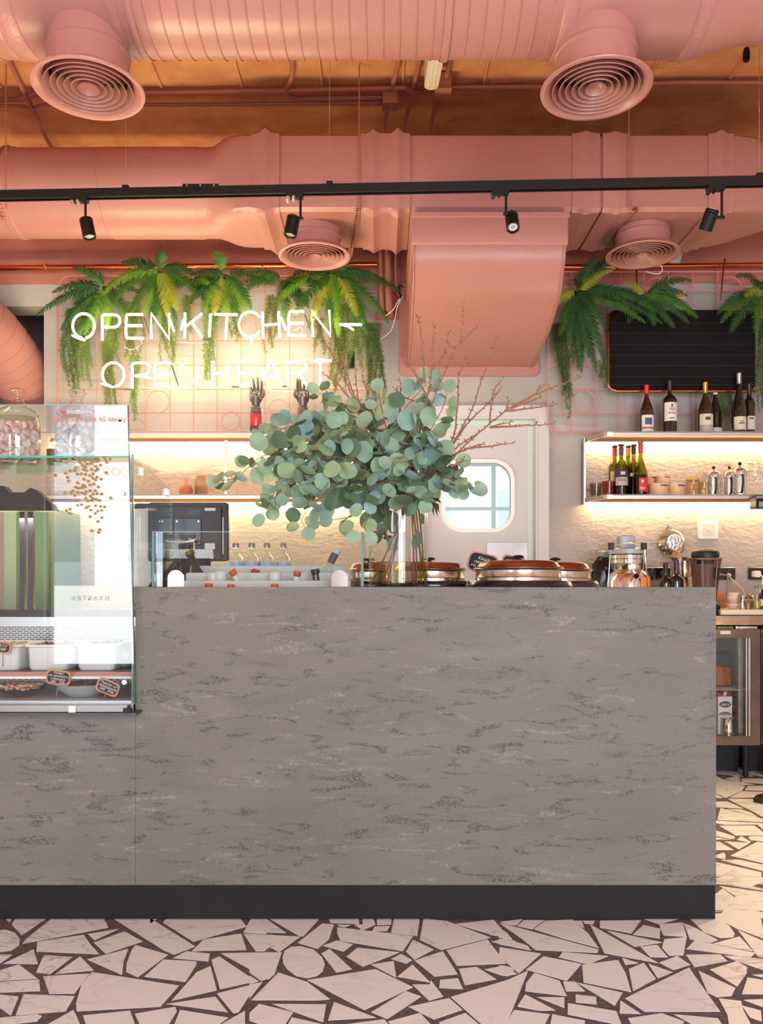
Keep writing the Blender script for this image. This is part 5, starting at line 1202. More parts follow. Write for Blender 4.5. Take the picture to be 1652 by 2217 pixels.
# sunken basin and its racks
bs = thing('bottle_basin', 'white sunken basin with stepped racks holding drinks behind the low glass guard', 'basin', ((BX0+BX1)/2, 3.4, .95))
wb = mat('basin_white', (208, 210, 210), .3)
m = MB()
m.box(BX0+.004, BX1-.004, BY0+.004, BY1-.004, .94, .955); m.box(BX0+.004, BX0+.012, BY0+.004, BY1-.004, .955, CT-.004); m.box(BX1-.012, BX1-.004, BY0+.004, BY1-.004, .955, CT-.004)
m.box(BX0+.012, BX1-.012, BY0+.004, BY0+.012, .955, CT-.004); m.box(BX0+.012, BX1-.012, BY1-.012, BY1-.004, .955, CT-.004)
m.build('tub', wb, bs)
for y, py, x0_, x1_ in ((3.25, 1257, -.80, -.12), (3.40, 1240, -.80, -.13), (3.56, 1225, -.78, -.15)):
    m = MB(); m.rbox(x0_, x1_, y, y+.012, .956, GZ(py, y), .006, axis='y'); m.build('rack_board', wb, bs)
gd = thing('glass_guard', 'low three-sided glass guard with chrome clips on the bar counter', 'glass guard', ((GX(330, 3.12)+GX(787, 3.12))/2, 3.12, CT))
gx0, gx1, gz1 = GX(331, 3.12), GX(787, 3.12), GZ(1152, 3.12)
teal = mat('teal_glass_edge', (38, 110, 98), .15, spec=.8); edgew = mat('pale_glass_edge', (206, 216, 208), .2)
MB().box(gx0, gx1, 3.112, 3.120, CT+.001, gz1).build('front_pane', GL, gd)
MB().box(gx0, gx0+.008, 3.121, 3.68, CT+.001, gz1).build('side_pane', GL, gd); MB().box(gx1-.008, gx1, 3.121, 3.68, CT+.001, gz1).build('side_pane', GL, gd)
MB().box(gx0, gx1, 3.1115, 3.1205, gz1, gz1+.0015).build('top_edge', edgew, gd)
for x in (gx0, gx1-.008): MB().box(x-.0004, x+.0084, 3.1105, 3.1125, CT+.001, gz1).build('corner_edge', teal, gd)
for x in (gx0, gx1-.008): MB().box(x, x+.008, 3.12, 3.68, gz1, gz1+.0015).build('top_edge', teal, gd)
for px in (380, 735):
    x = GX(px, 3.1); w_ = 17.5/F*3.1; zt2 = GZ(1234, 3.1); m = MB()
    pts = [(x-w_, 3.104, CT+.001), (x+w_, 3.104, CT+.001)]+[(x+w_*math.cos(a), 3.104, zt2-w_+w_*math.sin(a)) for a in [PI*i/12 for i in range(13)]]
    m.prism(pts, (0, .006, 0)); m.build('chrome_clip', chrome, gd)
for x in (gx0-.002, gx1-.012):
    m = MB(); m.rbox(x, x+.014, 3.13, 3.175, CT+.001, GZ(1236, 3.15), .012, axis='x'); m.build('chrome_clip', chrome, gd)

# drinks in the basin
capo = mat('orange_cap', (226, 92, 40), .4); gpale = glass('pale_green_bottle', (.62, .72, .50), (.18, .24, .12)); gdark = mat('dark_beer_glass', (30, 18, 14), .08, coat=.6)
def leaning(name, a, b, rn, rb, gm, cap, label, cat='bottle', lab=None):
    """bottle whose neck top is a and whose shoulder is near b (both 3D)"""
    a = Vector(a); b = Vector(b); ax = (a-b).normalized(); Rm = ax.to_track_quat('Z', 'Y').to_matrix().to_4x4(); L_ = (a-b).length
    t = thing(name, label, cat, tuple(b-ax*.10), 'drinks in the basin')
    m = MB(); m.lathe([(.0005, -.15), (rb*.9, -.15), (rb, -.142), (rb, -.012), (rb*.86, .006), (rn*1.2, L_*.45), (rn, L_*.6), (rn, L_)], b, 20, Rm); m.build('glass_body', gm, t)
    if cap: m = MB(); m.lathe([(rn*1.1, L_-.016), (rn*1.32, L_-.012), (rn*1.32, L_+.002), (rn*1.1, L_+.005), (.0005, L_+.006)], b, 20, Rm); m.build('cap', cap, t)
    if lab: m = MB(); m.lathe([(rn*1.08, L_*.55), (rn*1.08, L_-.018)], b, 20, Rm); m.build('neck_label', lab, t)
    return t
def B3(px, py, Y): return tuple(P(px, py, Y))
leaning('juice_bottle', B3(503, 1237, 3.30), B3(530, 1286, 3.32), .0115, .030, gpale, capo, 'tilted small bottle with an orange cap rising from the basin beside the strawberry', lab=lw_)
leaning('juice_bottle', B3(452, 1266, 3.21), B3(450, 1300, 3.21), .0115, .026, gpale, capo, 'orange cap just showing over the counter edge, left one')
leaning('juice_bottle', B3(500, 1268, 3.215), B3(500, 1302, 3.215), .0105, .026, gpale, capo, 'orange cap just showing over the counter edge, under the tilted bottle')
leaning('juice_bottle', B3(595, 1267, 3.21), B3(593, 1302, 3.21), .0115, .026, gpale, capo, 'orange cap just showing over the counter edge, middle of the guard')
leaning('juice_bottle', B3(644, 1239, 3.30), B3(638, 1284, 3.30), .0115, .030, gpale, mat('silver_red_cap', (206, 90, 70), .3, .3), 'small bottle with a silver and orange cap left of the dark beer bottle', lab=lw_)
leaning('beer_bottle', B3(682, 1234, 3.30), B3(690, 1294, 3.31), .0135, .031, gdark, mat('black_cap', (18, 16, 18), .3), 'dark brown beer bottle standing in the right part of the basin')
leaning('sparkling_bottle', B3(410, 1196, 3.50), B3(437, 1262, 3.48), .0150, .040, mat('dark_green_glass', (26, 32, 16), .08, coat=.6), mat('olive_foil', (120, 110, 60), .3, .6), 'dark foil-topped bottle leaning left in the basin in front of the monitor')
leaning('clear_bottle', B3(729, 1192, 3.50), B3(700, 1250, 3.48), .0150, .040, bg_clear, mat('white_frost_cap', (226, 226, 222), .4), 'clear bottle leaning right in the basin beside the right guard pane', lab=mat('slate_label', (76, 84, 104), .4))
leaning('clear_bottle', B3(385, 1214, 3.52), B3(352, 1258, 3.50), .0140, .036, gdark, mat('dark_foil', (50, 48, 34), .3, .5), 'dark bottle shape standing for a reflection in the left guard pane')  # models the leaning bottle's reflection as a second, solid bottle
for px, py, Y, lab in ((461, 1252, 3.34, 'white round lid between the racks, leftmost'), (478, 1249, 3.35, 'white round lid with a pink mark between the racks'), (596, 1251, 3.34, 'white round lid between the racks, near the middle')):
    q = P(px, py, Y); t = thing('spice_pot', lab, 'pot', (q.x, q.y, 1.1), 'white lidded pots in the basin'); r = .026
    m = MB(); m.lathe([(r*.98, 0), (r, .004), (r, .028), (r*.9, .034), (.0005, .036)], (q.x, q.y, q.z-.012), 24); m.build('lid', mat('off_white_lid', (222, 220, 218), .35), t)
    m = MB(); m.lathe([(r*.9, -.12), (r*.94, 0)], (q.x, q.y, q.z-.012), 24); m.build('jar_body', wb, t)
q = P(551, 1238, 3.45); t = thing('strawberry', 'red strawberry with green leaves in the basin', 'strawberry', tuple(q))
m = MB(); m.ball(q, .016, .013, .0135, 14, 9); m.build('fruit', mat('strawberry_red', (206, 30, 34), .3, bump=(300, .4)), t)
m = MB()
for k in range(6): a = k*PI/3; m.add([q+Vector((.013, 0, .002)), q+Vector((.020, math.cos(a)*.007, .002+math.sin(a)*.007)), q+Vector((.026, math.cos(a)*.013, math.sin(a)*.013)), q+Vector((.017, math.cos(a+.7)*.007, .002+math.sin(a+.7)*.007))], [(0, 1, 2, 3)])
m.build('leaf_crown', F_M, t)
# water bottles
def water(px, label, first=None):
    Y = 3.71; c = Vector((GX(px, Y), Y, CT)); 
    t = thing('water_bottle', label, 'bottle', tuple(c), 'small bottled drinks with blue labels'); h = GZ(1176, Y)-CT; r = .033
    MB().lathe([(.0005, .002), (r*.9, .0), (r, .006), (r, h*.60), (r*.9, h*.67), (r*.5, h*.74), (.0125, h*.78), (.0125, h*.9)], c, 28).build('glass_body', bg_clear, t)
    MB().lathe([(r*.92, .004), (r*.92, h*.56), (.0005, h*.565)], c, 24).build('contents', glass('clear_water', (.80, .86, .90), (.5, .58, .64), 1.33), t)
    MB().lathe([(.0145, h*.885), (.0155, h*.89), (.0155, h*.985), (.0135, h), (.0005, h)], c, 24).build('cap', cap_s, t)
    m = MB(); arcpatch(m, c, r+.0008, h*.16, h*.56, -200, 20, 20); lo = m.build('label', mat('blue_white_label', (120, 165, 220), .4, var=(40, (190, 210, 235))), t)
    m = MB(); arcpatch(m, c, r+.0013, h*.22, h*.30, -110, -70, 6); m.build('print', mat('magenta_print', (196, 40, 120), .5), lo); return t
for px, l in ((511, 'blue-labelled small bottle right beside the black monitor'), (545, 'blue-labelled small bottle second from the black monitor'), (578, 'blue-labelled small bottle third from the black monitor'), (614, 'blue-labelled small bottle farthest from the black monitor')): water(px, l)

# monitor seen from the back
Y = 3.70; mx0, mx1, mz0, mz1 = GX(322, Y), GX(495, Y), GZ(1216, Y), GZ(1088, Y)
mn = thing('monitor', 'black till monitor seen from behind with a square mounting plate', 'monitor', ((mx0+mx1)/2, Y, CT))
mb_ = mat('monitor_black', (44, 43, 47), .4)
MB().rbox(mx0, mx1, Y-.012, Y+.018, mz0, mz1, .012, axis='y').build('housing', mb_, mn)
MB().rbox(mx0+.03, mx1-.028, Y-.024, Y-.012, mz0+.01, mz1-.018, .008, axis='y').build('rear_cover', mat('monitor_grey', (58, 57, 62), .45), mn)
vx0, vx1, vz0, vz1 = GX(380, Y), GX(439, Y), GZ(1182, Y), GZ(1123, Y)
MB().rbox(vx0, vx1, Y-.031, Y-.024, vz0, vz1, .006, axis='y').build('mounting_plate', mat('gloss_black_plate', (30, 30, 34), .18), mn)
for x in (vx0+.014, vx1-.012):
    for z in (vz0+.012, vz1-.014): MB().cyl((x, Y-.033, z), (x, Y-.030, z), .0035, seg=10).build('screw', chrome, mn)
MB().box(GX(446, Y), GX(469, Y), Y-.0255, Y-.024, GZ(1107, Y), GZ(1101, Y)).build('sticker', lw_, mn)
MB().box(GX(408, Y), GX(436, Y), Y-.0252, Y-.024, GZ(1117, Y), GZ(1104, Y)).build('rating_label', mat('dark_print_label', (36, 35, 38), .3), mn)
MB().box(GX(483, Y), GX(485, Y), Y-.0135, Y-.012, GZ(1200, Y), GZ(1120, Y)).build('silver_strip', steel, mn)
m = MB(); x = GX(410, Y); m.box(x-.03, x+.03, Y-.05, Y-.028, vz0+.002, vz0+.05); m.cyl((x, Y-.04, vz0+.03), (x, Y-.03, CT+.012), .012); m.rbox(x-.09, x+.09, Y-.10, Y+.06, CT, CT+.010, .02); m.build('stand', mb_, mn)
m = MB(); m.tube(spline([(x+.01, Y-.05, vz0+.03), (x+.04, Y-.08, vz0), (x+.03, Y-.09, CT+.05), (x+.12, Y-.07, CT+.03), (x+.18, Y-.06, CT+.012)], 8), .003, 8); m.build('cable', white, mn)
# strip printer in front of the monitor base
t = thing('label_printer', 'white low device with two paper labels in front of the monitor', 'printer', (GX(412, 3.62), 3.60, CT))
zf = GZ(1209, 3.62); zg = GZ(1189, 3.62)
MB().rbox(GX(366, 3.62), GX(460, 3.62), 3.625, 3.645, zf, zg, .004, axis='y').build('device_body', mat('pale_device', (214, 224, 222), .35), t)
MB().box(GX(372, 3.62), GX(454, 3.62), 3.63, 3.645, CT, zf).build('foot', blackm, t)
for a, b in ((363, 385), (443, 465)): MB().box(GX(a, 3.62), GX(b, 3.62), 3.622, 3.6245, zg, GZ(1176, 3.62)).build('paper_label', lw_, t)
MB().prism([P(357, 1168, 3.61), P(392, 1173, 3.61), P(425, 1166, 3.61), P(418, 1173, 3.61), P(395, 1176, 3.61), P(362, 1174, 3.61)], (0, .006, 0)).build('tilted_tray', white, t)
# second dark screen frame, left
Y2 = 3.72; t = thing('screen_frame', 'dark framed bright screen left of the monitor, behind the display case side', 'screen', (GX(330, Y2), Y2, CT))
m = MB(); m.box(GX(283, Y2), GX(352, Y2), Y2+.03, Y2+.05, GZ(1100, Y2), GZ(1088, Y2)); m.box(GX(324, Y2), GX(334, Y2), Y2+.03, Y2+.05, CT, GZ(1100, Y2)); m.box(GX(345, Y2), GX(352, Y2), Y2+.03, Y2+.05, CT, GZ(1100, Y2)); m.build('dark_frame', mb_, t)
MB().box(GX(284, Y2), GX(323, Y2), Y2+.035, Y2+.045, CT+.002, GZ(1101, Y2)).build('white_panel', white, t)
MB().box(GX(335, Y2), GX(344, Y2), Y2+.035, Y2+.045, CT+.002, GZ(1101, Y2)).build('grey_panel', mat('grey_panel', (150, 150, 156), .4), t)

# ---------------- soup kettles ----------------
lidm = mat('bronze_steel_lid', (176, 128, 110), .2, 1.0); bodym = mat('kettle_steel', (206, 196, 188), .22, 1.0)
def kettle(px, Y, rb, label):
    c = Vector((GX(px, Y), Y, CT)); k = Y/F
    z1, z2, z3, z4, z5 = GZ(1258, 3.3)-CT, .052, .072, .080, .098
    t = thing('soup_kettle', label, 'soup kettle', tuple(c), 'round steel soup kettles on the bar')
    MB().lathe([(rb*1.22, 0), (rb*1.23, .006), (rb*1.20, .018), (rb*1.16, .024), (rb*1.02, .025), (rb*1.0, .0255)], c, 56).build('black_base', mat('kettle_black', (28, 26, 28), .18, coat=.6), t)
    MB().lathe([(rb*.985, .024), (rb*.985, .036), (rb*.995, .038), (rb*.985, .041), (rb*.975, .064), (rb*1.03, .068), (rb*1.045, .071), (rb*1.03, .074)], c, 56).build('pot_body', bodym, t)
    MB().lathe([(rb*1.035, .073), (rb*1.04, .076), (rb*.95, .080), (rb*.88, .096), (rb*.80, .101), (rb*.5, .104), (.0005, .106)], c, 56).build('lid', lidm, t)
    m = MB(); m.cyl(c+Vector((0, 0, .104)), c+Vector((0, 0, .112)), .008, seg=12); m.lathe([(.006, .112), (.022, .114), (.024, .119), (.016, .124), (.0005, .126)], c, 20); m.build('knob', black, t)
kettle(1122, 3.27, .170, 'largest soup kettle in the middle of the bar, in front of the price tags')
kettle(930, 3.52, .150, 'soup kettle directly right of the glass vase')
kettle(1202, 3.56, .150, 'soup kettle at the right, partly behind the largest one')
kettle(800, 3.62, .085, 'small steel pot seen through the water of the glass vase')
# chalk price tags
slate = mat('chalkboard_black', (34, 28, 30), .7); chalk = mat('chalk_white', (236, 232, 226), .8); tagwood = mat('copper_wood_edge', (206, 136, 104), .5)
def price(px, py, Y, w_, h_, rot, lines, label, size=.012, dz_=0):
    c = P(px, py, Y); t = thing('price_tag', label, 'price tag', tuple(c))
    M_ = Matrix.Translation(c) @ Matrix.Rotation(math.radians(rot), 4, 'Y')
    for e, y0_, y1_, mt, nm in ((0, 0, .006, tagwood, 'edge'), (.006, -.0008, .0, slate, 'slate')):
        m = MB(); pl = rrect(-w_/2+e, w_/2-e, -h_/2+e, h_/2-e, min(w_, h_)*.28, 4)
        vs = [M_ @ Vector((a, y0_, b)) for a, b in pl]; m.prism(vs, (M_.to_3x3() @ Vector((0, y1_-y0_, 0)))); m.build(nm, mt, t)
    text_mesh(lines, size, 'chalk_writing', chalk, t, tuple(c+Vector((0, -.0014, 0))), (PI/2, math.radians(rot), 0), shear=.25)
    m = MB(); m.cyl(M_ @ Vector((0, .005, -h_/2)), M_ @ Vector((0, .012, -h_/2-.05)), .002, seg=6); m.build('pick', chrome, t); return t
price(1045, 1219, 3.47, .125, .085, 14, 'Каша\nовсяная\nна молоке', 'copper-edged chalk tag reading Каша, left of the largest kettle lid', .019)
price(1112, 1219, 3.47, .10, .060, 12, 'с тыквой\nКаша', 'chalk tag half hidden behind the largest kettle lid', .016)

# ---------------- vase and eucalyptus ----------------
VY = 3.27; vc = Vector((GX(863, VY), VY, CT+.001)); vr = 64.5/F*VY; vh = GZ(1086, VY)-CT
vs_ = thing('glass_vase', 'tall clear cylinder vase with stems standing in shallow amber water', 'vase', tuple(vc))
VG = glass('vase_glass', (.975, .985, .98), (.50, .56, .54), 1.5, ep=.72)
m = MB(); m.lathe([(.0005, 0), (vr-.002, 0), (vr, .003), (vr, vh-.001), (vr-.002, vh), (vr-.004, vh-.001), (vr-.004, .014), (.0005, .013)], vc, 72); m.build('vase_wall', VG, vs_, ang=60)
wl = GZ(1218, VY)-CT
m = MB(); m.lathe([(vr-.005, .0145), (vr-.005, wl), (.0005, wl+.0002)], vc, 64); m.build('water', glass('amber_water', (.90, .80, .58), (.66, .50, .24), 1.33), vs_, ang=60)
# slim glass cylinder shaped for the window's bright reflection streak
ic = Vector((GX(868, VY), VY-.02, CT+.015)); ir = 20/F*VY
m = MB(); m.lathe([(.0005, 0), (ir, 0), (ir, vh-.03), (ir-.003, vh-.03), (ir-.003, .006), (.0005, .006)], ic, 40)
o = m.build('reflection_streak_tube', VG, vs_, ang=60)

E1 = leafmat('eucalyptus_leaf', (150, 184, 156), .22, .6); E2 = leafmat('eucalyptus_leaf_blue', (144, 182, 174), .18, .6); E3 = leafmat('eucalyptus_leaf_deep', (96, 126, 92), .25, .6); E4 = leafmat('eucalyptus_leaf_light', (172, 200, 156), .3, .6)
twig = mat('red_brown_twig', (128, 72, 62), .6); stemm = mat('amber_green_stem', (122, 92, 40), .5)
re_ = random.Random(21)
eu = thing('eucalyptus_bouquet', 'big bunch of round-leaved eucalyptus spreading left from the glass vase', 'bouquet', tuple(vc+Vector((0, 0, .02))))
leaf_mb = {}
def roundleaf(mb, base, d, n, r, asp=1.0, cup=.16):
    """disc leaf attached by its rim at base, growing along d, facing n"""
    d = d.normalized(); n = (n-d*n.dot(d)); n = n.normalized() if n.length > 1e-4 else d.orthogonal().normalized(); s = d.cross(n)
    c = base+d*(r*1.12); K = 14; vs = [c-n*cup*r*.5]; 
    for rr_ in (.55, 1.0):
        for k in range(K):
            a = 2*PI*k/K; wv = 1+re_.uniform(-.035, .035); x = math.cos(a)*rr_*r*wv; y = math.sin(a)*rr_*r*asp*wv
            if rr_ == 1.0 and k == K//2: x *= 1.06
            vs.append(c+d*x+s*y+n*(cup*r*(rr_*rr_-.5)+.06*r*math.sin(3*a)*rr_))
    fs = [(0, 1+k, 1+(k+1) % K) for k in range(K)]+[(1+k, 1+K+k, 1+K+(k+1) % K, 1+(k+1) % K) for k in range(K)]
    mb.add(vs, fs); mb.add([base-s*.0012, base+s*.0012, c+d*r*.5+n*.001], [(0, 1, 2)])
def branch(pts, label=None, leaf=(.022, .034), gap=.030, start=.25, dens=2, mats=(E1, E1, E2, E4, E3)):
    pp = spline([P(a, b, Y) for a, b, Y in pts], 8); L_ = 0
    m = MB(); n_ = len(pp); m.tube(pp, [.0028*(1-.65*i/n_) for i in range(n_)], 6); br = m.build('branch', twig, eu)
    tot = sum((pp[i+1]-pp[i]).length for i in range(n_-1)); mbs = {}; acc = 0; nxt = tot*start
    for i in range(1, n_):
        sg = (pp[i]-pp[i-1]); acc += sg.length
        if acc >= nxt:
            nxt = acc+gap*re_.uniform(.7, 1.2); d = sg.normalized(); f = acc/tot
            perp = d.orthogonal().normalized(); perp = Matrix.Rotation(re_.uniform(0, 2*PI), 3, d) @ perp
            for s_ in ((-1, 1) if dens == 2 else (re_.choice((-1, 1)),)):
                dd = (perp*s_+d*re_.uniform(.1, .7)+Vector((0, -.15, -.15))).normalized(); nn = Vector((re_.uniform(-.7, .7), -1, re_.uniform(-.3, .9)))
                r = re_.uniform(*leaf)*(1-.35*max(0, f-.6)/.4); mt = re_.choice(mats)
                b0 = pp[i]+dd*.004
                mb = mbs.setdefault(mt.name, (MB(), mt))[0]
                mb.tube([pp[i], b0+dd*.010], .0009, 4); roundleaf(mb, b0+dd*.010, dd, nn, r, re_.uniform(.82, 1.05), re_.uniform(.05, .3))
    d = (pp[-1]-pp[-2]).normalized(); mb = mbs.setdefault(E1.name, (MB(), E1))[0]; roundleaf(mb, pp[-1], d, Vector((re_.uniform(-.3, .3), -1, .3)), leaf[0]*.95)
    for mb, mt in mbs.values(): mb.build('leaves', mt, br, ang=180)
    return br
V0 = (878, 1090, 3.27)
BR = [
 [V0, (840, 1040, 3.22), (760, 1010, 3.18), (660, 985, 3.14), (575, 985, 3.12), (515, 1032, 3.12), (478, 1040, 3.12)],
 [V0, (850, 1020, 3.25), (780, 960, 3.24), (690, 920, 3.22), (620, 925, 3.20), (590, 950, 3.2)],
 [V0, (845, 1000, 3.30), (790, 920, 3.32), (730, 880, 3.34), (690, 850, 3.34)],
 [V0, (850, 980, 3.28), (830, 900, 3.28), (820, 850, 3.28)],
 [V0, (860, 1000, 3.26), (850, 930, 3.26), (880, 880, 3.26), (930, 825, 3.26)],
 [V0, (880, 1010, 3.26), (920, 950, 3.26), (955, 890, 3.26), (968, 852, 3.26)],
 [V0, (900, 1040, 3.20), (930, 1010, 3.16), (960, 1030, 3.12), (1000, 1048, 3.12), (1025, 1056, 3.12)],
 [V0, (850, 1050, 3.18), (800, 1040, 3.12), (740, 1050, 3.08), (690, 1080, 3.07), (655, 1120, 3.07), (660, 1140, 3.07)],
 [V0, (820, 1060, 3.18), (760, 1050, 3.14), (700, 1040, 3.10), (640, 1040, 3.10), (600, 1070, 3.10), (570, 1112, 3.10)],
 [V0, (830, 1030, 3.24), (760, 990, 3.22), (700, 960, 3.20), (640, 960, 3.2), (600, 1000, 3.18), (540, 1000, 3.16)],
 [V0, (810, 1050, 3.22), (740, 1020, 3.20), (660, 1010, 3.16), (610, 1030, 3.14), (590, 1075, 3.12)],
 [V0, (840, 1010, 3.32), (770, 960, 3.36), (700, 940, 3.38), (640, 930, 3.38), (600, 930, 3.38), (570, 950, 3.38)],
 [V0, (870, 1050, 3.16), (840, 1040, 3.10), (800, 1060, 3.06), (780, 1090, 3.05)],
 [V0, (900, 1060, 3.18), (900, 1020, 3.12), (880, 1000, 3.08), (850, 1000, 3.06)],
 [V0, (910, 1040, 3.20), (950, 1000, 3.16), (980, 1010, 3.14), (985, 1050, 3.12)],
 [V0, (830, 1040, 3.16), (770, 1000, 3.10), (720, 990, 3.07), (690, 1000, 3.06), (670, 1040, 3.06)],
 [V0, (850, 1020, 3.22), (820, 960, 3.18), (780, 930, 3.16), (740, 930, 3.14), (720, 960, 3.14)],
 [V0, (870, 1000, 3.22), (880, 950, 3.18), (920, 930, 3.16), (940, 960, 3.14), (930, 1000, 3.14)],
 [V0, (850, 1060, 3.36), (810, 1070, 3.40), (740, 1060, 3.42), (680, 1050, 3.42), (640, 1060, 3.42)],
 [V0, (840, 1090, 3.32), (820, 1100, 3.36), (828, 1140, 3.38), (842, 1165, 3.38)],
 [V0, (860, 1010, 3.36), (820, 940, 3.40), (760, 900, 3.42), (720, 900, 3.42)],
 [V0, (800, 1040, 3.28), (730, 1030, 3.30), (650, 1000, 3.30), (600, 980, 3.3)],
 [V0, (880, 1070, 3.12), (900, 1075, 3.06), (910, 1085, 3.05)],
]
for i, b_ in enumerate(BR): branch(b_, leaf=(.028, .044) if i not in (18, 19, 20, 21) else (.030, .044), gap=.030 if i > 1 else .036, start=.22, mats=(E1, E1, E2, E4, E3) if i < 18 else (E3, E3, E1))
for b_ in ([(820, 1080, 3.10), (800, 1110, 3.08), (790, 1140, 3.07), (795, 1152, 3.07)], [(800, 1095, 3.10), (760, 1115, 3.08), (740, 1135, 3.08), (752, 1150, 3.08)], [(790, 1100, 3.10), (760, 1118, 3.08), (722, 1125, 3.08)]): branch(b_, leaf=(.027, .033), gap=.16, start=.5, dens=1)
# cut stems in the water
m_i = 0
for (a, b_, c_, d_) in ((884, 1092, 803, 1266), (878, 1095, 828, 1264), (872, 1100, 838, 1265), (890, 1090, 896, 1266), (895, 1090, 903, 1264), (900, 1095, 912, 1262), (888, 1092, 921, 1262), (905, 1090, 918, 1250)):
    m = MB(); m.tube(spline([P(a, b_, 3.26), P((a+c_)/2+2, (b_+d_)/2, 3.24), P(c_, d_, 3.24+.03*math.sin(m_i*2.3))], 6), .0036, 8); m.build('stem', stemm, eu); m_i += 1
# dark narrow leaves and berry heads by the vase rim
nl = leafmat('narrow_dark_leaf', (66, 74, 38), .25)
m = MB()
for (a, b_, c_, d_) in ((925, 1085, 940, 1118), (930, 1082, 948, 1120), (932, 1078, 956, 1090), (920, 1088, 930, 1110), (936, 1085, 951, 1112)):
    p0, p1 = P(a, b_, 3.2), P(c_, d_, 3.18); mm = p0.lerp(p1, .4)+Vector((.008, 0, .004)); sd_ = (p1-p0).normalized().cross(Vector((0, -1, 0)))*.007
    m.add([p0, mm+sd_, p1, mm-sd_], [(0, 1, 2, 3)])
o = m.build('narrow_leaves', nl, eu, ang=180)
bm_ = MB()
for (a, b_) in ((925, 1030), (915, 1028), (930, 1020), (922, 1018), (938, 1024), (980, 1047), (918, 1036)):
    for k in range(7): bm_.ball(P(a+re_.uniform(-6, 6), b_+re_.uniform(-6, 6), 3.08+re_.uniform(-.01, .01)), .0028, seg=6, rings=4)
bm_.build('berries', mat('dark_red_berries', (92, 24, 40), .4), eu, kind='stuff')
# big dark leaf in the vase
m = MB(); roundleaf(m, P(908, 1150, 3.2), Vector((-.3, 0, -1)), Vector((.2, -1, .1)), .034, .55); m.build('dark_leaf', E3, eu, ang=180)
m = MB(); roundleaf(m, P(912, 1110, 3.25), Vector((.1, 0, -1)), Vector((-.5, -1, 0)), .022, .6); m.build('dark_leaf', E3, eu, ang=180)

# flowering twigs
tb = mat('bare_twig_bark', (146, 104, 84), .7); bud = leafmat('yellow_green_buds', (186, 158, 62), .2); budb = mat('brown_buds', (150, 96, 60), .6)
tw = thing('budding_twigs', 'tall bare twigs with small yellow buds fanning up and right from the vase', 'twigs', tuple(vc+Vector((0, 0, .03))))
def twigb(pts, r=.0042, sp=.017):
    pp = spline([P(a, b, Y) for a, b, Y in pts], 8); n_ = len(pp)
    pp = [p+Vector((re_.uniform(-.0015, .0015), 0, re_.uniform(-.0015, .0015))) for p in pp]
    m = MB(); m.tube(pp, [max(.0014, r*(1-.7*i/n_)) for i in range(n_)], 6); o = m.build('twig', tb, tw)
    m1 = MB(); m2 = MB(); acc = 0
    for i in range(n_//4, n_):
        acc += (pp[i]-pp[i-1]).length
        if acc > sp or i == n_-1:
            acc = 0; d = (pp[i]-pp[i-1]).normalized()
            for k in range(re_.choice((1, 2, 2, 3))):
                u_ = Vector((re_.uniform(-1, 1), re_.uniform(-.6, .6), re_.uniform(-.3, 1))).normalized(); e = (u_+d*.8).normalized(); c = pp[i]+u_*.0025; tip = c+e*re_.uniform(.008, .016); mid = (c+tip)/2; s_ = e.orthogonal().normalized()*.0030
                mm = m1 if re_.random() < .55 else m2
                s2 = e.cross(s_); mm.add([c, mid+s_, mid+s2, mid-s_, mid-s2, tip], [(0, 1, 2), (0, 2, 3), (0, 3, 4), (0, 4, 1), (5, 2, 1), (5, 3, 2), (5, 4, 3), (5, 1, 4)])
    if m1.v: m1.build('buds', bud, o, ang=180, kind='stuff')
    if m2.v: m2.build('buds', budb, o, ang=180, kind='stuff')
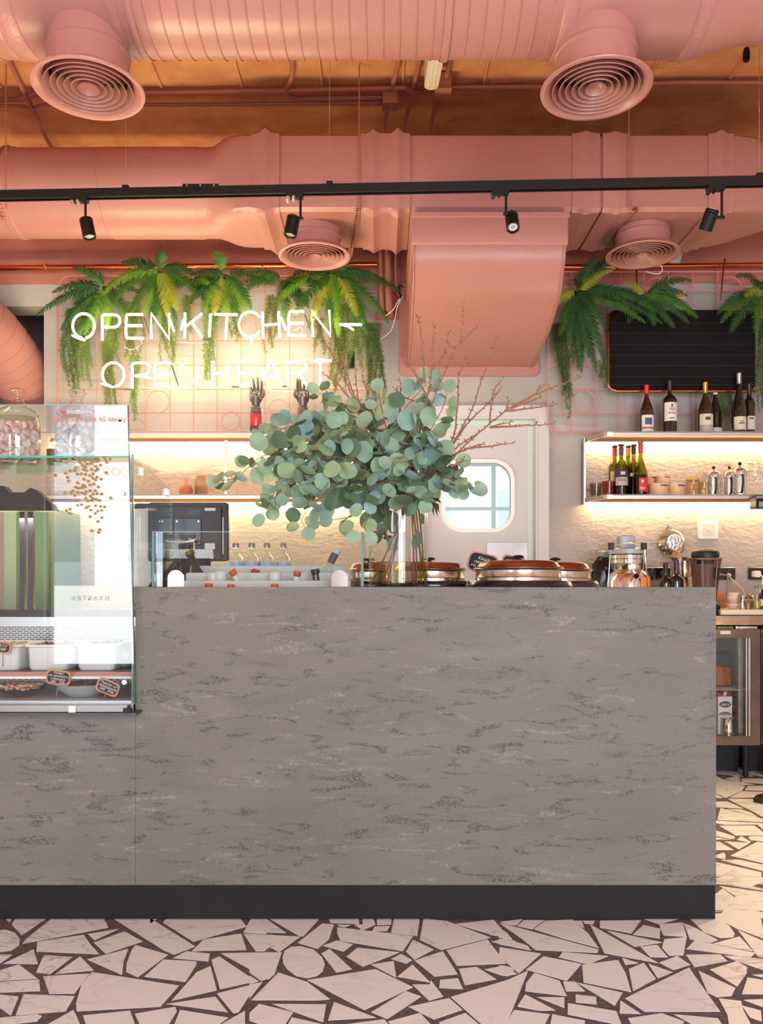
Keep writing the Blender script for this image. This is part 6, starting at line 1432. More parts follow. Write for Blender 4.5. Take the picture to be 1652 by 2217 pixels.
TW = [
 [(878, 1090, 3.27), (905, 980, 3.25), (940, 860, 3.22), (975, 780, 3.2), (998, 730, 3.2), (1003, 652, 3.2)],
 [(984, 755, 3.2), (968, 740, 3.2), (970, 720, 3.2)], [(1000, 740, 3.2), (1025, 715, 3.2), (1036, 707, 3.2)],
 [(878, 1090, 3.27), (910, 930, 3.25), (925, 860, 3.22), (935, 800, 3.2), (938, 740, 3.2), (938, 700, 3.2)],
 [(925, 860, 3.22), (905, 820, 3.2), (880, 780, 3.2), (876, 770, 3.2)],
 [(920, 830, 3.2), (915, 760, 3.2), (908, 700, 3.2), (906, 686, 3.2)], [(938, 800, 3.2), (955, 775, 3.2), (963, 762, 3.2)],
 [(885, 1090, 3.25), (960, 990, 3.22), (1020, 890, 3.2), (1045, 815, 3.18), (1068, 760, 3.18), (1078, 727, 3.18)],
 [(885, 1090, 3.27), (950, 1010, 3.26), (1010, 920, 3.24), (1060, 870, 3.22), (1072, 840, 3.22), (1087, 822, 3.22)],
 [(890, 1090, 3.25), (960, 1010, 3.22), (1040, 935, 3.2), (1110, 880, 3.18), (1180, 845, 3.18), (1255, 818, 3.18)],
 [(1110, 880, 3.18), (1150, 860, 3.18), (1178, 833, 3.18)], [(1105, 885, 3.18), (1150, 868, 3.18), (1172, 860, 3.18)],
 [(1095, 890, 3.18), (1140, 885, 3.18), (1180, 880, 3.18), (1200, 876, 3.18)], [(1060, 925, 3.2), (1120, 922, 3.18), (1160, 920, 3.18), (1198, 918, 3.18)],
 [(1062, 925, 3.2), (1085, 918, 3.18), (1105, 915, 3.18)], [(1005, 972, 3.2), (1060, 966, 3.2), (1112, 959, 3.2)], [(980, 985, 3.2), (1030, 965, 3.2), (1048, 962, 3.2)],
 [(1060, 920, 3.2), (1065, 870, 3.2), (1085, 840, 3.2)], [(960, 1000, 3.22), (985, 930, 3.22), (992, 840, 3.2), (992, 810, 3.2)],
 [(992, 812, 3.2), (1005, 790, 3.2), (1010, 772, 3.2)], [(950, 1000, 3.22), (1000, 960, 3.2), (1040, 935, 3.2)],
 [(1095, 890, 3.18), (1102, 865, 3.18)], [(870, 1080, 3.3), (820, 960, 3.32), (760, 850, 3.34), (715, 760, 3.36), (690, 720, 3.38), (679, 686, 3.4)],
 [(870, 1080, 3.3), (810, 940, 3.32), (765, 850, 3.34), (745, 790, 3.36), (738, 765, 3.36)], [(770, 880, 3.34), (730, 830, 3.34), (700, 810, 3.34)],
 [(800, 930, 3.34), (775, 860, 3.34), (770, 800, 3.34)], [(805, 920, 3.34), (795, 850, 3.34), (783, 805, 3.34)], [(850, 1000, 3.3), (800, 900, 3.3), (760, 880, 3.3), (702, 863, 3.3)],
 [(870, 1000, 3.3), (865, 900, 3.3), (868, 840, 3.3), (865, 822, 3.3)], [(868, 860, 3.3), (880, 862, 3.3), (897, 868, 3.3)], [(868, 855, 3.3), (858, 845, 3.3), (854, 842, 3.3)],
 [(975, 1010, 3.1), (1000, 1000, 3.1), (1004, 993, 3.1)]]
for q in TW: twigb(q)
# ---------------- right worktop and fridge ----------------
WZ = 1.02; WY = 5.15
wk = thing('steel_worktop', 'long brushed steel worktop along the back wall, right of the door', 'worktop', (2.4, 5.45, .95))
MB().box(1.28, 3.9, WY, 5.795, WZ-.012, WZ).build('top_sheet', steel, wk)
MB().box(1.28, 3.9, WY-.002, WY+.002, GZ(1353, WY), GZ(1333, WY)-.001).build('front_fascia', mat('warm_steel', (186, 160, 132), .3, .9, var=(8, (160, 134, 108))), wk)
MB().box(1.28, 3.9, 5.775, 5.795, WZ, WZ+.06).build('upstand', steel, wk)
q0 = GX(1559, 5.2); cb = thing('cutting_board', 'pale long board lying on the worktop at the right edge', 'board', (2.6, 5.4, WZ))
MB().box(q0, 3.5, 5.19, 5.72, WZ+.004, GZ(1320, 5.2)).build('board_body', mat('cream_board', (232, 216, 184), .4), cb, bevel=.003)
for x in (q0+.15, 3.2): MB().box(x, x+.06, 5.2, 5.7, WZ, WZ+.0045).build('foot', black, cb)
BZ = GZ(1320, 5.2)+.0005
fz0, fz1 = GZ(1612, 5.18), GZ(1362, 5.18); fx0, fx1 = 1.66, GX(1642, 5.18)
fsm = mat('dark_warm_steel', (124, 104, 92), .32, .8, var=(5, (104, 86, 76)))
fr_ = thing('glass_door_fridge', 'steel undercounter fridge with a glass door, right of the bar counter', 'fridge', ((fx0+fx1)/2, 5.45, 0))
m = MB(); m.box(fx0, fx0+.02, 5.2, 5.77, fz0, fz1); m.box(fx1-.02, fx1, 5.2, 5.77, fz0, fz1); m.box(fx0+.02, fx1-.02, 5.75, 5.77, fz0, fz1); m.box(fx0+.02, fx1-.02, 5.2, 5.75, fz0, fz0+.03); m.box(fx0+.02, fx1-.02, 5.2, 5.75, fz1-.02, fz1)
m.build('cabinet', mat('fridge_interior', (186, 196, 190), .4, .3), fr_)
gxr = GX(1622, 5.18); gz0_, gz1_ = GZ(1592, 5.18), GZ(1381, 5.18)
dr_ = MB(); dr_.box(fx0, fx0+.09, 5.155, 5.195, fz0, fz1); dr_.box(gxr, fx1, 5.155, 5.195, fz0, fz1); dr_.box(fx0+.09, gxr, 5.155, 5.195, fz0, gz0_); dr_.box(fx0+.09, gxr, 5.155, 5.195, gz1_, fz1)
dob = dr_.build('door', fsm, fr_)
MB().box(fx0+.09, gxr, 5.165, 5.171, gz0_, gz1_).build('door_glass', GL, dob)
m = MB(); m.box(gxr-.030, gxr-.022, 5.158, 5.164, gz0_, gz1_); m.box(gxr-.012, gxr-.003, 5.155, 5.166, gz0_, gz1_); m.build('glazing_strip', chrome, dob)
MB().box(GX(1560, 5.15), GX(1582, 5.15), 5.152, 5.155, GZ(1373, 5.15), GZ(1366, 5.15)).build('sticker', lw_, dob)
m = MB()
for x in (fx0+.05, fx1-.05):
    for y in (5.25, 5.7): m.cyl((x, y, 0.005), (x, y, fz0), .018, seg=12)
MB().box(fx0+.03, fx1-.03, 5.40, 5.42, .006, fz0-.001).build('under_shade_panel', black, fr_)  # black sheet added to keep the space below the fridge dark
for k_ in range(4):
    x = (fx0+.05, fx1-.05)[k_ % 2]; y = (5.25, 5.7)[k_//2]; MB().cyl((x, y, .006), (x, y, fz0), .018, seg=12).build('leg', black, fr_)
zsh = GZ(1490, 5.3)
m = MB()
for k in range(9): y = 5.22+k*.06; wire(m, (fx0+.02, y, zsh), (fx1-.02, y, zsh), .002)
for k in range(22): x = fx0+.03+k*(fx1-fx0-.06)/21; wire(m, (x, 5.22, zsh+.003), (x, 5.74, zsh+.003), .0018)
m.build('wire_shelf', mat('white_wire', (226, 206, 200), .4), fr_)
m = MB(); m.box(gxr-.05, gxr-.02, 5.22, 5.24, fz0+.03, fz1-.03); m.build('shelf_rail', steel, fr_)
# fridge contents
def fthing(name, lab, cat, px, Y, z): return thing(name, lab, cat, (GX(px, Y), Y, z))
t = fthing('food_tub', 'clear tub of orange food on the upper fridge shelf', 'food tub', 1570, 5.36, zsh+.006)
x0_, x1_ = GX(1530, 5.32), GX(1588, 5.32); z0_ = zsh+.0065; z1_ = GZ(1416, 5.32)
MB().rbox(x0_, x1_, 5.30, 5.46, z0_, z1_, .02).build('tub_wall', glass('frosted_tub', (.82, .80, .78), (.5, .48, .46), 1.4), t)
MB().rbox(x0_+.01, x1_-.01, 5.31, 5.45, z0_+.005, z0_+(z1_-z0_)*.62, .02).build('contents', mat('orange_food', (206, 104, 40), .5, var=(30, (150, 70, 24)), bump=(40, .8)), t)
MB().rbox(x0_-.004, x1_+.004, 5.295, 5.465, z1_, z1_+.012, .02).build('lid', glass('frosted_tub'), t)
z0_ = fz0+.031
t = fthing('oat_drink_carton', 'white carton with a purple oval reading alpro inside the fridge', 'carton', 1570, 5.28, z0_)
cx_, cw = GX(1570, 5.26), 15/F*5.26; zt3 = GZ(1504, 5.26); zb3 = GZ(1552, 5.26)
MB().box(cx_-cw, cx_+cw, 5.26, 5.32, zb3-.11, zt3-.012).build('carton_body', mat('carton_white', (226, 222, 220), .45), t)
MB().prism([(cx_-cw, 5.26, zt3-.012), (cx_-cw, 5.29, zt3+.008), (cx_-cw, 5.32, zt3-.012)], (2*cw, 0, 0)).build('gable', mat('carton_red', (196, 60, 70), .45), t)
MB().cyl((cx_, 5.272, zt3-.004), (cx_, 5.258, zt3+.012), .010, seg=14).build('screw_cap', white, t)
oz = GZ(1525, 5.26); m = MB(); m.prism([(cx_+cw*.85*math.cos(a), 5.2592, oz+.020*math.sin(a)) for a in [2*PI*i/24 for i in range(24)]], (0, .0008, 0)); m.build('purple_oval', mat('brand_purple', (76, 40, 96), .5), t)
text_mesh('alpro', .026, 'carton_text', chalk, t, (cx_, 5.2580, oz+.001))
m = MB(); m.prism([(cx_+cw*.95*math.cos(a), 5.2594, zb3+.012+.02*math.sin(a)) for a in [PI*i/14 for i in range(15)]], (0, .0006, 0)); m.build('grey_drawing', mat('carton_grey', (120, 116, 124), .5), t)
t = fthing('plastic_basket', 'dark red lattice basket inside the fridge behind the carton', 'basket', 1585, 5.40, zb3-.11)
m = MB(); bx0, bx1, bz0, bz1 = GX(1545, 5.38), GX(1606, 5.38), zb3-.02, GZ(1500, 5.38)
for k in range(12): x = bx0+(bx1-bx0)*k/11; wire(m, (x, 5.38, bz0), (x, 5.38, bz1), .0035)
for k in range(9): z = bz0+(bz1-bz0)*k/8; wire(m, (bx0, 5.38, z), (bx1, 5.38, z), .0035)
m.box(bx0, bx1, 5.385, 5.52, bz0-.01, bz0); m.box(bx0, bx0+.004, 5.385, 5.52, bz0, bz1); m.box(bx1-.004, bx1, 5.385, 5.52, bz0, bz1); m.build('basket_body', mat('dark_red_plastic', (130, 36, 46), .5), t)
MB().box(bx0, bx1, 5.385, 5.52, z0_, bz0-.01).build('crate_base', black, t)
t = fthing('steel_jug', 'small shiny steel jug at the bottom of the fridge', 'jug', 1575, 5.27, z0_)
c = Vector((GX(1575, 5.24), 5.235, z0_)); hh_ = GZ(1554, 5.235)-z0_
MB().lathe([(.0005, .001), (.036, 0), (.040, .01), (.036, hh_*.6), (.035, hh_*.96), (.038, hh_), (.034, hh_), (.033, hh_*.6), (.036, .01), (.0005, .006)], c, 28).build('jug_body', chrome, t)
# neighbour unit at the right edge
t = thing('steel_cabinet', 'steel cabinet at the right edge beside the glass-door fridge', 'cabinet', (2.9, 5.45, 0))
MB().box(GX(1651, 5.18), 3.8, 5.20, 5.77, fz0, GZ(1362, 5.18)-.0).build('cabinet_body', fsm, t)
MB().box(GX(1651, 5.18)+.01, 2.9, 5.175, 5.198, fz0+.02, fz1-.03).build('door', fsm, t)
MB().box(2.36, 3.8, 5.40, 5.42, .006, fz0-.001).build('under_shade_panel', black, t)  # added black sheet, darkening the space below the cabinet
for x in (2.45, 3.7): MB().cyl((x, 5.3, .006), (x, 5.3, fz0), .02, seg=12).build('leg', black, t)
MB().box(fx1+.001, GX(1651, 5.18)-.001, 5.25, 5.27, fz0, fz1).build('gap_filler', black, t)
for (a, b, c_, lab, mt) in ((1552, 1588, 1357, 'flat yellow-green box stored in the gap above the fridge', mat('yellow_green_box', (150, 140, 34), .5)), (1592, 1640, 1357, 'crumpled silver foil pack in the gap above the fridge', chrome)):
    t = thing('stored_pack', lab, 'pack', (GX((a+b)/2, 5.22), 5.3, fz1)); MB().rbox(GX(a, 5.21), GX(b, 5.21), 5.205, 5.4, fz1+.001, fz1+.016, .004).build('pack_body', mt, t)

# ---------------- things on the worktop ----------------
def bgt(name, lab, cat, px, Y, z=WZ, group=None): return thing(name, lab, cat, (GX(px, Y), Y, z), group)
# juicer
Y = 5.42; c = Vector((GX(1359, Y), Y, WZ+.001)); Z = lambda py: GZ(py, Y)-WZ
t = bgt('juicer', 'chrome centrifugal juicer with a grey feed chute and wire clamp', 'juicer', 1359, Y)
MB().lathe([(.0005, 0), (.155, 0), (.155, .02), (.148, Z(1262)), (.132, Z(1244)), (.118, Z(1238)), (.105, Z(1236))], c, 40).build('motor_base', mat('juicer_chrome', (226, 218, 214), .16, 1.0), t)
MB().lathe([(.100, Z(1237)), (.108, Z(1234)), (.112, Z(1222)), (.116, Z(1220)), (.114, Z(1212)), (.118, Z(1210)), (.116, Z(1203)), (.124, Z(1200)), (.100, Z(1199))], c, 40).build('juice_bowl', mat('juicer_chrome'), t)
gry = mat('blue_grey_plastic', (164, 172, 182), .35)
MB().lathe([(.120, Z(1200)), (.119, Z(1190)), (.100, Z(1187)), (.0005, Z(1186))], c, 40).build('lid', gry, t)
MB().rbox(GX(1338, Y), GX(1373, Y), Y-.05, Y+.05, GZ(1190, Y), GZ(1160, Y), .02).build('feed_chute', gry, t)
m = MB(); sx = GX(1322, Y); ex = GX(1396, Y)
for a, b in ((1322, 1316), (1396, 1403)): MB().tube([P(a, 1190, Y-.13), P(b, 1275, Y-.13)], .004, 8).build('clamp_rod', chrome, t)
MB().tube(spline([P(1323, 1183, Y-.13), P(1335, 1180, Y-.14), P(1359, 1175, Y-.15), P(1384, 1180, Y-.14), P(1395, 1183, Y-.13)], 6), .003, 8).build('clamp_wire', chrome, t)
for a in (1323, 1394): q = P(a, 1182, Y-.13); MB().rbox(q.x-.015, q.x+.015, q.y-.02, q.y+.02, q.z-.024, q.z+.020, .004).build('clamp_knob', black, t)
m = MB(); a, b = P(1372, 1238, Y-.10), P(1378, 1247, Y-.24); m.tube([a, b], .016, 16, cap=False); m.build('spout', mat('juicer_chrome'), t)
m = MB(); arcpatch(m, c, .1505, Z(1271), Z(1250), -75, -40, 8); m.build('orange_label', mat('orange_sticker', (236, 132, 72), .5), t)
# black bag and grey machine part
t = bgt('black_bag', 'crumpled black plastic bag on the worktop left of the juicer', 'bag', 1306, 5.5)
m = MB(); rb_ = random.Random(5)
m.ball(P(1305, 1270, 5.5), .085, .07, .20, 16, 12)
for i, v_ in enumerate(m.v): m.v[i] = v_+Vector((rb_.uniform(-.012, .012), rb_.uniform(-.012, .012), rb_.uniform(-.006, .006)))
m.build('bag_body', mat('black_bin_liner', (18, 16, 18), .25), t, ang=20)
t = bgt('grey_machine', 'rounded grey appliance lid behind the black bag', 'appliance', 1318, 5.62)
MB().rbox(GX(1298, 5.62), GX(1335, 5.62), 5.6, 5.7, WZ+.001, GZ(1192, 5.62), .03).build('appliance_body', gry, t)
# hanging strainer
q = P(1455, 1176, 5.74); t = thing('steel_strainer', 'round steel strainer hanging on the textured wall above the bottles', 'strainer', tuple(q))
RW = Matrix.Rotation(PI/2, 4, 'X')
MB().lathe([(.088, .0), (.092, .004), (.088, .008), (.072, .020), (.058, .028), (.056, .024), (.070, .016), (.084, .002)], q, 40, RW, close=True).build('bowl', chrome, t)
MB().lathe([(.057, .028), (.052, .034), (.0005, .036)], q+Vector((.008, 0, .002)), 32, RW).build('disc', mat('mottled_chrome', (196, 190, 186), .2, 1.0, bump=(60, .6)), t)
for dx, dz_ in ((-.016, .012), (.008, .006), (.016, -.014)): MB().torus(q+Vector((dx+.004, -.037, dz_)), .008, .002, 'y', 14, 6).build('rivet', chrome, t)
MB().rbox(q.x-.024, q.x-.002, 5.735, 5.745, q.z+.085, q.z+.125, .006, axis='y').build('handle', steel, t); MB().cyl((q.x-.013, 5.73, q.z+.112), (q.x-.013, 5.80, q.z+.112), .004, seg=8).build('wall_hook', steel, t)
# white wall control
q = P(1532, 1146, 5.79); t = thing('wall_control', 'white square wall switch panel with a round knob on the textured wall', 'switch', tuple(q))
MB().rbox(q.x-.068, q.x+.068, 5.775, 5.799, q.z-.068, q.z+.068, .008, axis='y').build('frame', white, t); MB().rbox(q.x-.040, q.x+.040, 5.768, 5.775, q.z-.044, q.z+.040, .004, axis='y').build('inner_panel', mat('warm_white_panel', (222, 216, 206), .4), t)
MB().ball((q.x, 5.766, q.z-.004), .013, .008, .013, 14, 8).build('knob', white, t)
# sockets
def socket(pa, pb, label, plug=None):
    q = P((pa+pb)/2, 1242, 5.79); w_ = (pb-pa)/2/F*5.79; t = thing('wall_socket', label, 'socket', tuple(q), 'glossy black wall sockets')
    MB().rbox(q.x-w_, q.x+w_, 5.778, 5.799, q.z-.043, q.z+.043, .008, axis='y').build('frame', mat('glossy_black', (18, 16, 18), .1, coat=.6), t)
    n_ = max(1, round(w_*2/.085))
    for k in range(n_):
        x = q.x-w_+(k+.5)*2*w_/n_; MB().lathe([(.026, .0), (.024, .004), (.020, -.006), (.0005, -.008)], (x, 5.776, q.z), 24, RW).build('outlet', mat('matte_black_outlet', (26, 24, 26), .5), t)
    return t, q
socket(1392, 1450, 'black double socket behind the small wine bottles'); s_, q = socket(1545, 1591, 'black socket right of the blender with a cream plug')
m = MB(); a = P(1576, 1243, 5.76); m.tube([a, a+Vector((.01, -.02, -.008))], .009, 10); pc_ = mat('cream_plug', (216, 196, 168), .4)
t = thing('power_cord', 'cream plug and long thin cable hanging from the socket beside the blender', 'cord', tuple(a)); m.build('plug', pc_, t)
MB().tube(spline([P(1578, 1246, 5.74), P(1588, 1258, 5.72), P(1602, 1270, 5.70), P(1611, 1283, 5.68), P(1614, 1300, 5.66)], 8), .004, 8).build('cable', pc_, t)
s_, q = socket(1620, 1668, 'black socket with a white plug at the right edge of the picture')
a = P(1637, 1243, 5.755); t = thing('power_cord', 'white plug and cable in the socket at the right edge of the picture', 'cord', tuple(a)); MB().rbox(a.x-.024, a.x+.022, a.y-.03, a.y+.02, a.z-.022, a.z+.022, .01, axis='y').build('plug', white, t)
MB().tube(spline([P(1645, 1243, 5.73), P(1651, 1250, 5.72), P(1650, 1265, 5.70), P(1646, 1280, 5.66)], 8), .0045, 8).build('cable', white, t)
# two wine bottles on the worktop
bottle('wine_bottle', 1441, 1219, 5.36, WZ, .041, 'bordeaux', bg_dark, cap_k, .065, 'small dark wine bottle with a black and white neck left of the purple-necked one', 'bottle', [], group='dark wine bottles on the worktop')
bottle('wine_bottle', 1464, 1213, 5.34, WZ, .047, 'bordeaux', bg_dark, cap_p, .070, 'dark wine bottle with a purple neck in front of the steel pitcher', 'bottle', [(.30, .5, lw_)], group='dark wine bottles on the worktop')
# steel pitcher
Y = 5.56; c = Vector((GX(1481, Y), Y, WZ+.001)); Z = lambda py: GZ(py, Y)-WZ
t = bgt('steel_pitcher', 'wide-rimmed steel pitcher between the dark bottles and the blender', 'pitcher', 1481, Y)
MB().lathe([(.0005, .001), (.070, 0), (.085, .02), (.066, Z(1262)), (.052, Z(1250)), (.066, Z(1235)), (.070, Z(1215)), (.088, Z(1209)), (.092, Z(1208)), (.084, Z(1209)), (.064, Z(1216)), (.060, Z(1235)), (.045, Z(1250)), (.0005, Z(1252))], c, 36).build('pitcher_body', mat('soft_chrome', (206, 200, 190), .2, 1.0), t)
# blender
Y = 5.30; c = Vector((GX(1527, Y), Y, WZ+.001)); Z = lambda py: GZ(py, Y)-WZ
t = bgt('blender', 'blender with a smoky clear jar and black domed lid at the counter end', 'blender', 1527, Y)
smoky = glass('smoky_plastic', (.74, .66, .62), (.30, .22, .20), 1.45)
def sqr(mb, r0, z0, r1, z1, e=.4):
    pl0 = rrect(-r0, r0, -r0, r0, r0*e, 5); pl1 = rrect(-r1, r1, -r1, r1, r1*e, 5); n_ = len(pl0)
    mb.add([c+Vector((a, b, z0)) for a, b in pl0]+[c+Vector((a, b, z1)) for a, b in pl1], [(i, (i+1) % n_, n_+(i+1) % n_, n_+i) for i in range(n_)])
m = MB(); sqr(m, .055, .07, .083, Z(1211)); sqr(m, .052, .07, .080, Z(1211)); m.build('jar', smoky, t)
m = MB(); sqr(m, .083, Z(1213), .088, Z(1209)); sqr(m, .088, Z(1209), .080, Z(1208)); m.build('jar_rim', mat('brown_rim', (110, 84, 70), .3), t)
m = MB()
for dx in (-.045, .045): m.tube([c+Vector((dx*1.05, -.080, Z(1214))), c+Vector((dx*.7, -.055, .08))], .0035, 6)
m.build('jar_rib', mat('brown_rim'), t)
MB().lathe([(.080, Z(1210)), (.084, Z(1207)), (.086, Z(1200)), (.080, Z(1194)), (.06, Z(1190)), (.03, Z(1187.5)), (.0005, Z(1187))], c, 40).build('lid', black, t)
MB().lathe([(.05, Z(1221)), (.055, Z(1211))], c, 32).build('lid_plug', mat('dark_grey_plug', (66, 62, 64), .4), t)
m = MB(); m.rbox(c.x-.07, c.x+.07, c.y-.08, c.y+.08, WZ+.001, WZ+.071, .02); m.build('motor_base', blackm, t)
m = MB(); m.tube(spline([c+Vector((.083, -.01, Z(1245))), c+Vector((.125, -.01, Z(1246))), c+Vector((.140, -.01, Z(1252))), c+Vector((.135, -.01, Z(1290))), c+Vector((.12, -.01, Z(1300))), c+Vector((.066, -.01, Z(1303)))], 6), .006, 8); m.build('handle', mat('brown_rim'), t)
# wooden box, bowls, jigger, jars, bottles at the right
t = bgt('wooden_box', 'small orange-brown wooden box behind the blender handle', 'box', 1564, 5.6, BZ); MB().box(GX(1551, 5.6), GX(1570, 5.6), 5.58, 5.66, BZ, GZ(1282, 5.6)).build('box_body', mat('orange_wood', (214, 150, 92), .5), t)
def bowl(px, Y, py0, r, h, lab, mt, z): 
    c = Vector((GX(px, Y), Y, z)); t = thing('small_bowl', lab, 'bowl', tuple(c), 'white bowls stacked beside the blender')
    MB().lathe([(.0005, .001), (r*.5, 0), (r*.8, h*.4), (r, h), (r*.95, h), (r*.74, h*.42), (.0005, h*.12)], c, 28).build('bowl_body', mt, t); return z+h*.55
wbw = mat('cream_bowl', (236, 218, 198), .35); pkb = mat('pink_bowl', (226, 176, 166), .35)
zz = bowl(1586, 5.34, 0, .040, .036, 'lowest cream bowl of the stack', wbw, BZ); zz = bowl(1586, 5.34, 0, .040, .030, 'pink bowl inside the stack', pkb, zz+.012)
zz = bowl(1585, 5.34, 0, .043, .030, 'cream bowl in the middle of the stack', wbw, zz+.004); zz = bowl(1586, 5.34, 0, .045, .032, 'topmost cream bowl of the stack', wbw, zz+.004)
c = Vector((GX(1607, 5.3), 5.3, BZ)); t = thing('jigger', 'double-ended steel jigger beside the bowls', 'jigger', tuple(c)); hh_ = GZ(1289, 5.3)-BZ
MB().lathe([(.020, 0), (.010, hh_*.5), (.024, hh_), (.022, hh_), (.008, hh_*.52), (.0005, hh_*.5)], c, 24).build('jigger_body', chrome, t)
def jar(px, Y, py, r, fill, lab, capm, clear=True):
    c = Vector((GX(px, Y), Y, BZ)); h = GZ(py, Y)-BZ; t = thing('storage_jar', lab, 'jar', tuple(c), 'small jars at the right end of the worktop')
    MB().lathe([(.0005, .002), (r, .0), (r, h*.8), (r*.9, h*.86)], c, 28).build('jar_wall', bg_clear, t); MB().lathe([(r*.92, .004), (r*.92, h*.62), (.0005, h*.63)], c, 24).build('contents', fill, t)
    MB().lathe([(r*.96, h*.84), (r*1.02, h*.85), (r*1.02, h*.98), (r*.96, h), (.0005, h)], c, 28).build('lid', capm, t)
jar(1618, 5.34, 1292, .030, mat('brown_spice', (170, 110, 80), .7), 'jar of brown spice with a dark lid, nearest the jigger', mat('dark_lid', (60, 50, 44), .3))
jar(1628, 5.40, 1288, .028, mat('pale_spice', (206, 176, 140), .7), 'jar of pale spice with a golden lid behind the brown spice jar', mat('gold_lid', (206, 166, 96), .3, .7))
bottle('oil_bottle', 1638, 1268, 5.30, BZ, .026, 'bordeaux', bg_clear, mat('green_cap', (46, 160, 90), .4), .016, 'clear bottle of yellow oil with a bright green cap', 'bottle', (), (.34, mat('yellow_oil', (176, 150, 40), .2)))
bottle('sauce_bottle', 1652, 1266, 5.34, BZ, .030, 'small', mat('dark_sauce', (60, 22, 24), .15, coat=.5), mat('tan_cap', (206, 156, 96), .4), .03, 'dark sauce bottle with a tan cap at the right edge', 'bottle', [(.12, .4, lw_)])
# tile bits: sandal tip on the floor at the right edge
p0 = Vector((GX(1640, 1), 0, 0)); Yf = H*F/(1738-HY); q = Vector(((1652-CX)/F*Yf, Yf, .006))
t = thing('rubber_clog', 'tip of a black perforated rubber clog on the floor at the right edge', 'shoe', tuple(q))
m = MB(); m.lathe([(.0005, 0), (.055, 0), (.058, .012), (.048, .034), (.026, .044), (.0005, .046)], (0, 0, 0), 28)
m.v = [q+Vector((v.x*1.7+.045, v.y*.85, v.z)) for v in m.v]; m.build('clog_body', black, t)
for k in range(6):
    a = PI+(k-2.5)*.32; MB().ball(q+Vector((.045+math.cos(a)*.062, math.sin(a)*.030, .036)), .006, .006, .003, 8, 5).build('hole', mat('clog_hole', (90, 84, 70), .8), t)
# ---------------- refrigerated display case ----------------
CY = 2.955
dc = thing('display_case', 'glass refrigerated display case at the left end of the counter', 'display case', (-1.4, 3.25, .76))
dsteel = mat('case_steel', (196, 196, 200), .3, .8)
zp = GZ(1546, 2.93)
MB().box(-2.5, GX(296, 2.93), 2.925, 3.0, zp-.004, zp+.004).build('base_lip', mat('dark_lip', (84, 82, 84), .4, .6), dc)
MB().box(-2.5, -.895, 3.0, 3.62, .753, .79).build('base_pan', dsteel, dc)
MB().box(-2.5, -.90, 2.94, 3.0, zp+.006, .785).build('front_profile', mat('profile_steel', (150, 146, 144), .3, .8), dc)
zb_ = .786; ztp = GZ(877, CY); xb, xt = GX(292, CY), GX(276, CY)
m = MB(); m.prism([(-2.5, CY, zb_), (xb, CY, zb_), (xt, CY, ztp), (-2.5, CY, ztp)], (0, .006, 0)); m.build('front_pane', GL, dc)
m = MB(); m.prism([(xb-.0004, CY-.001, zb_), (xb+.0026, CY-.001, zb_), (xt+.0026, CY-.001, ztp), (xt-.0004, CY-.001, ztp)], (0, .008, 0)); m.build('pane_edge', mat('dark_glass_edge', (40, 70, 72), .2), dc)
MB().box(-2.5, xt+.002, CY-.001, CY+.007, ztp, ztp+.0015).build('pane_top_edge', edgew, dc)
sx_ = -.893; zs0 = GZ(985, 2.99); zs1 = GZ(1062, 3.5)
m = MB(); m.prism([(sx_, 2.975, zb_+.01), (sx_, 3.52, zb_+.01), (sx_, 3.52, zs1), (sx_, 2.975, zs0)], (.006, 0, 0)); m.build('side_pane', GL, dc)
MB().prism([(sx_-.0002, 2.970, zb_), (sx_+.0062, 2.970, zb_), (sx_+.0062, 2.970, zs0), (sx_-.0002, 2.970, zs0)], (0, .006, 0)).build('side_edge', teal, dc)
gsz = GZ(988, 3.0)
m = MB(); m.box(-2.5, -.905, 2.985, 3.42, gsz-.008, gsz); m.build('glass_shelf', GL, dc); MB().box(-2.5, -.905, 2.982, 2.985, gsz-.008, gsz).build('shelf_edge', mat('bright_teal_edge', (70, 178, 158), .2), dc)
for (a, b) in ((264, 1069), (270, 1477)):
    q = P(a, b, CY-.006); MB().lathe([(.0095, 0), (.0095, .005), (.0085, .006), (.0005, .006)], q, 24, Matrix.Rotation(PI/2, 4, 'X')).build('glass_bolt', chrome, dc)
for (a, b, yy) in ((308, 1022, 3.1), (365, 1066, 3.45)): q = P(a, b, yy); MB().box(sx_-.004, sx_+.010, yy-.02, yy+.02, q.z-.014, q.z+.014).build('pane_clip', dsteel, dc)
q = P(157, 1535, 2.94); MB().rbox(q.x-.013, q.x+.013, 2.935, 2.946, q.z-.012, q.z+.012, .002, axis='y').build('glass_holder', white, dc)
q = P(277, 1540, 2.94); MB().rbox(q.x-.015, q.x+.012, 2.930, 2.95, q.z-.012, q.z+.012, .002, axis='y').build('corner_holder', black, dc)
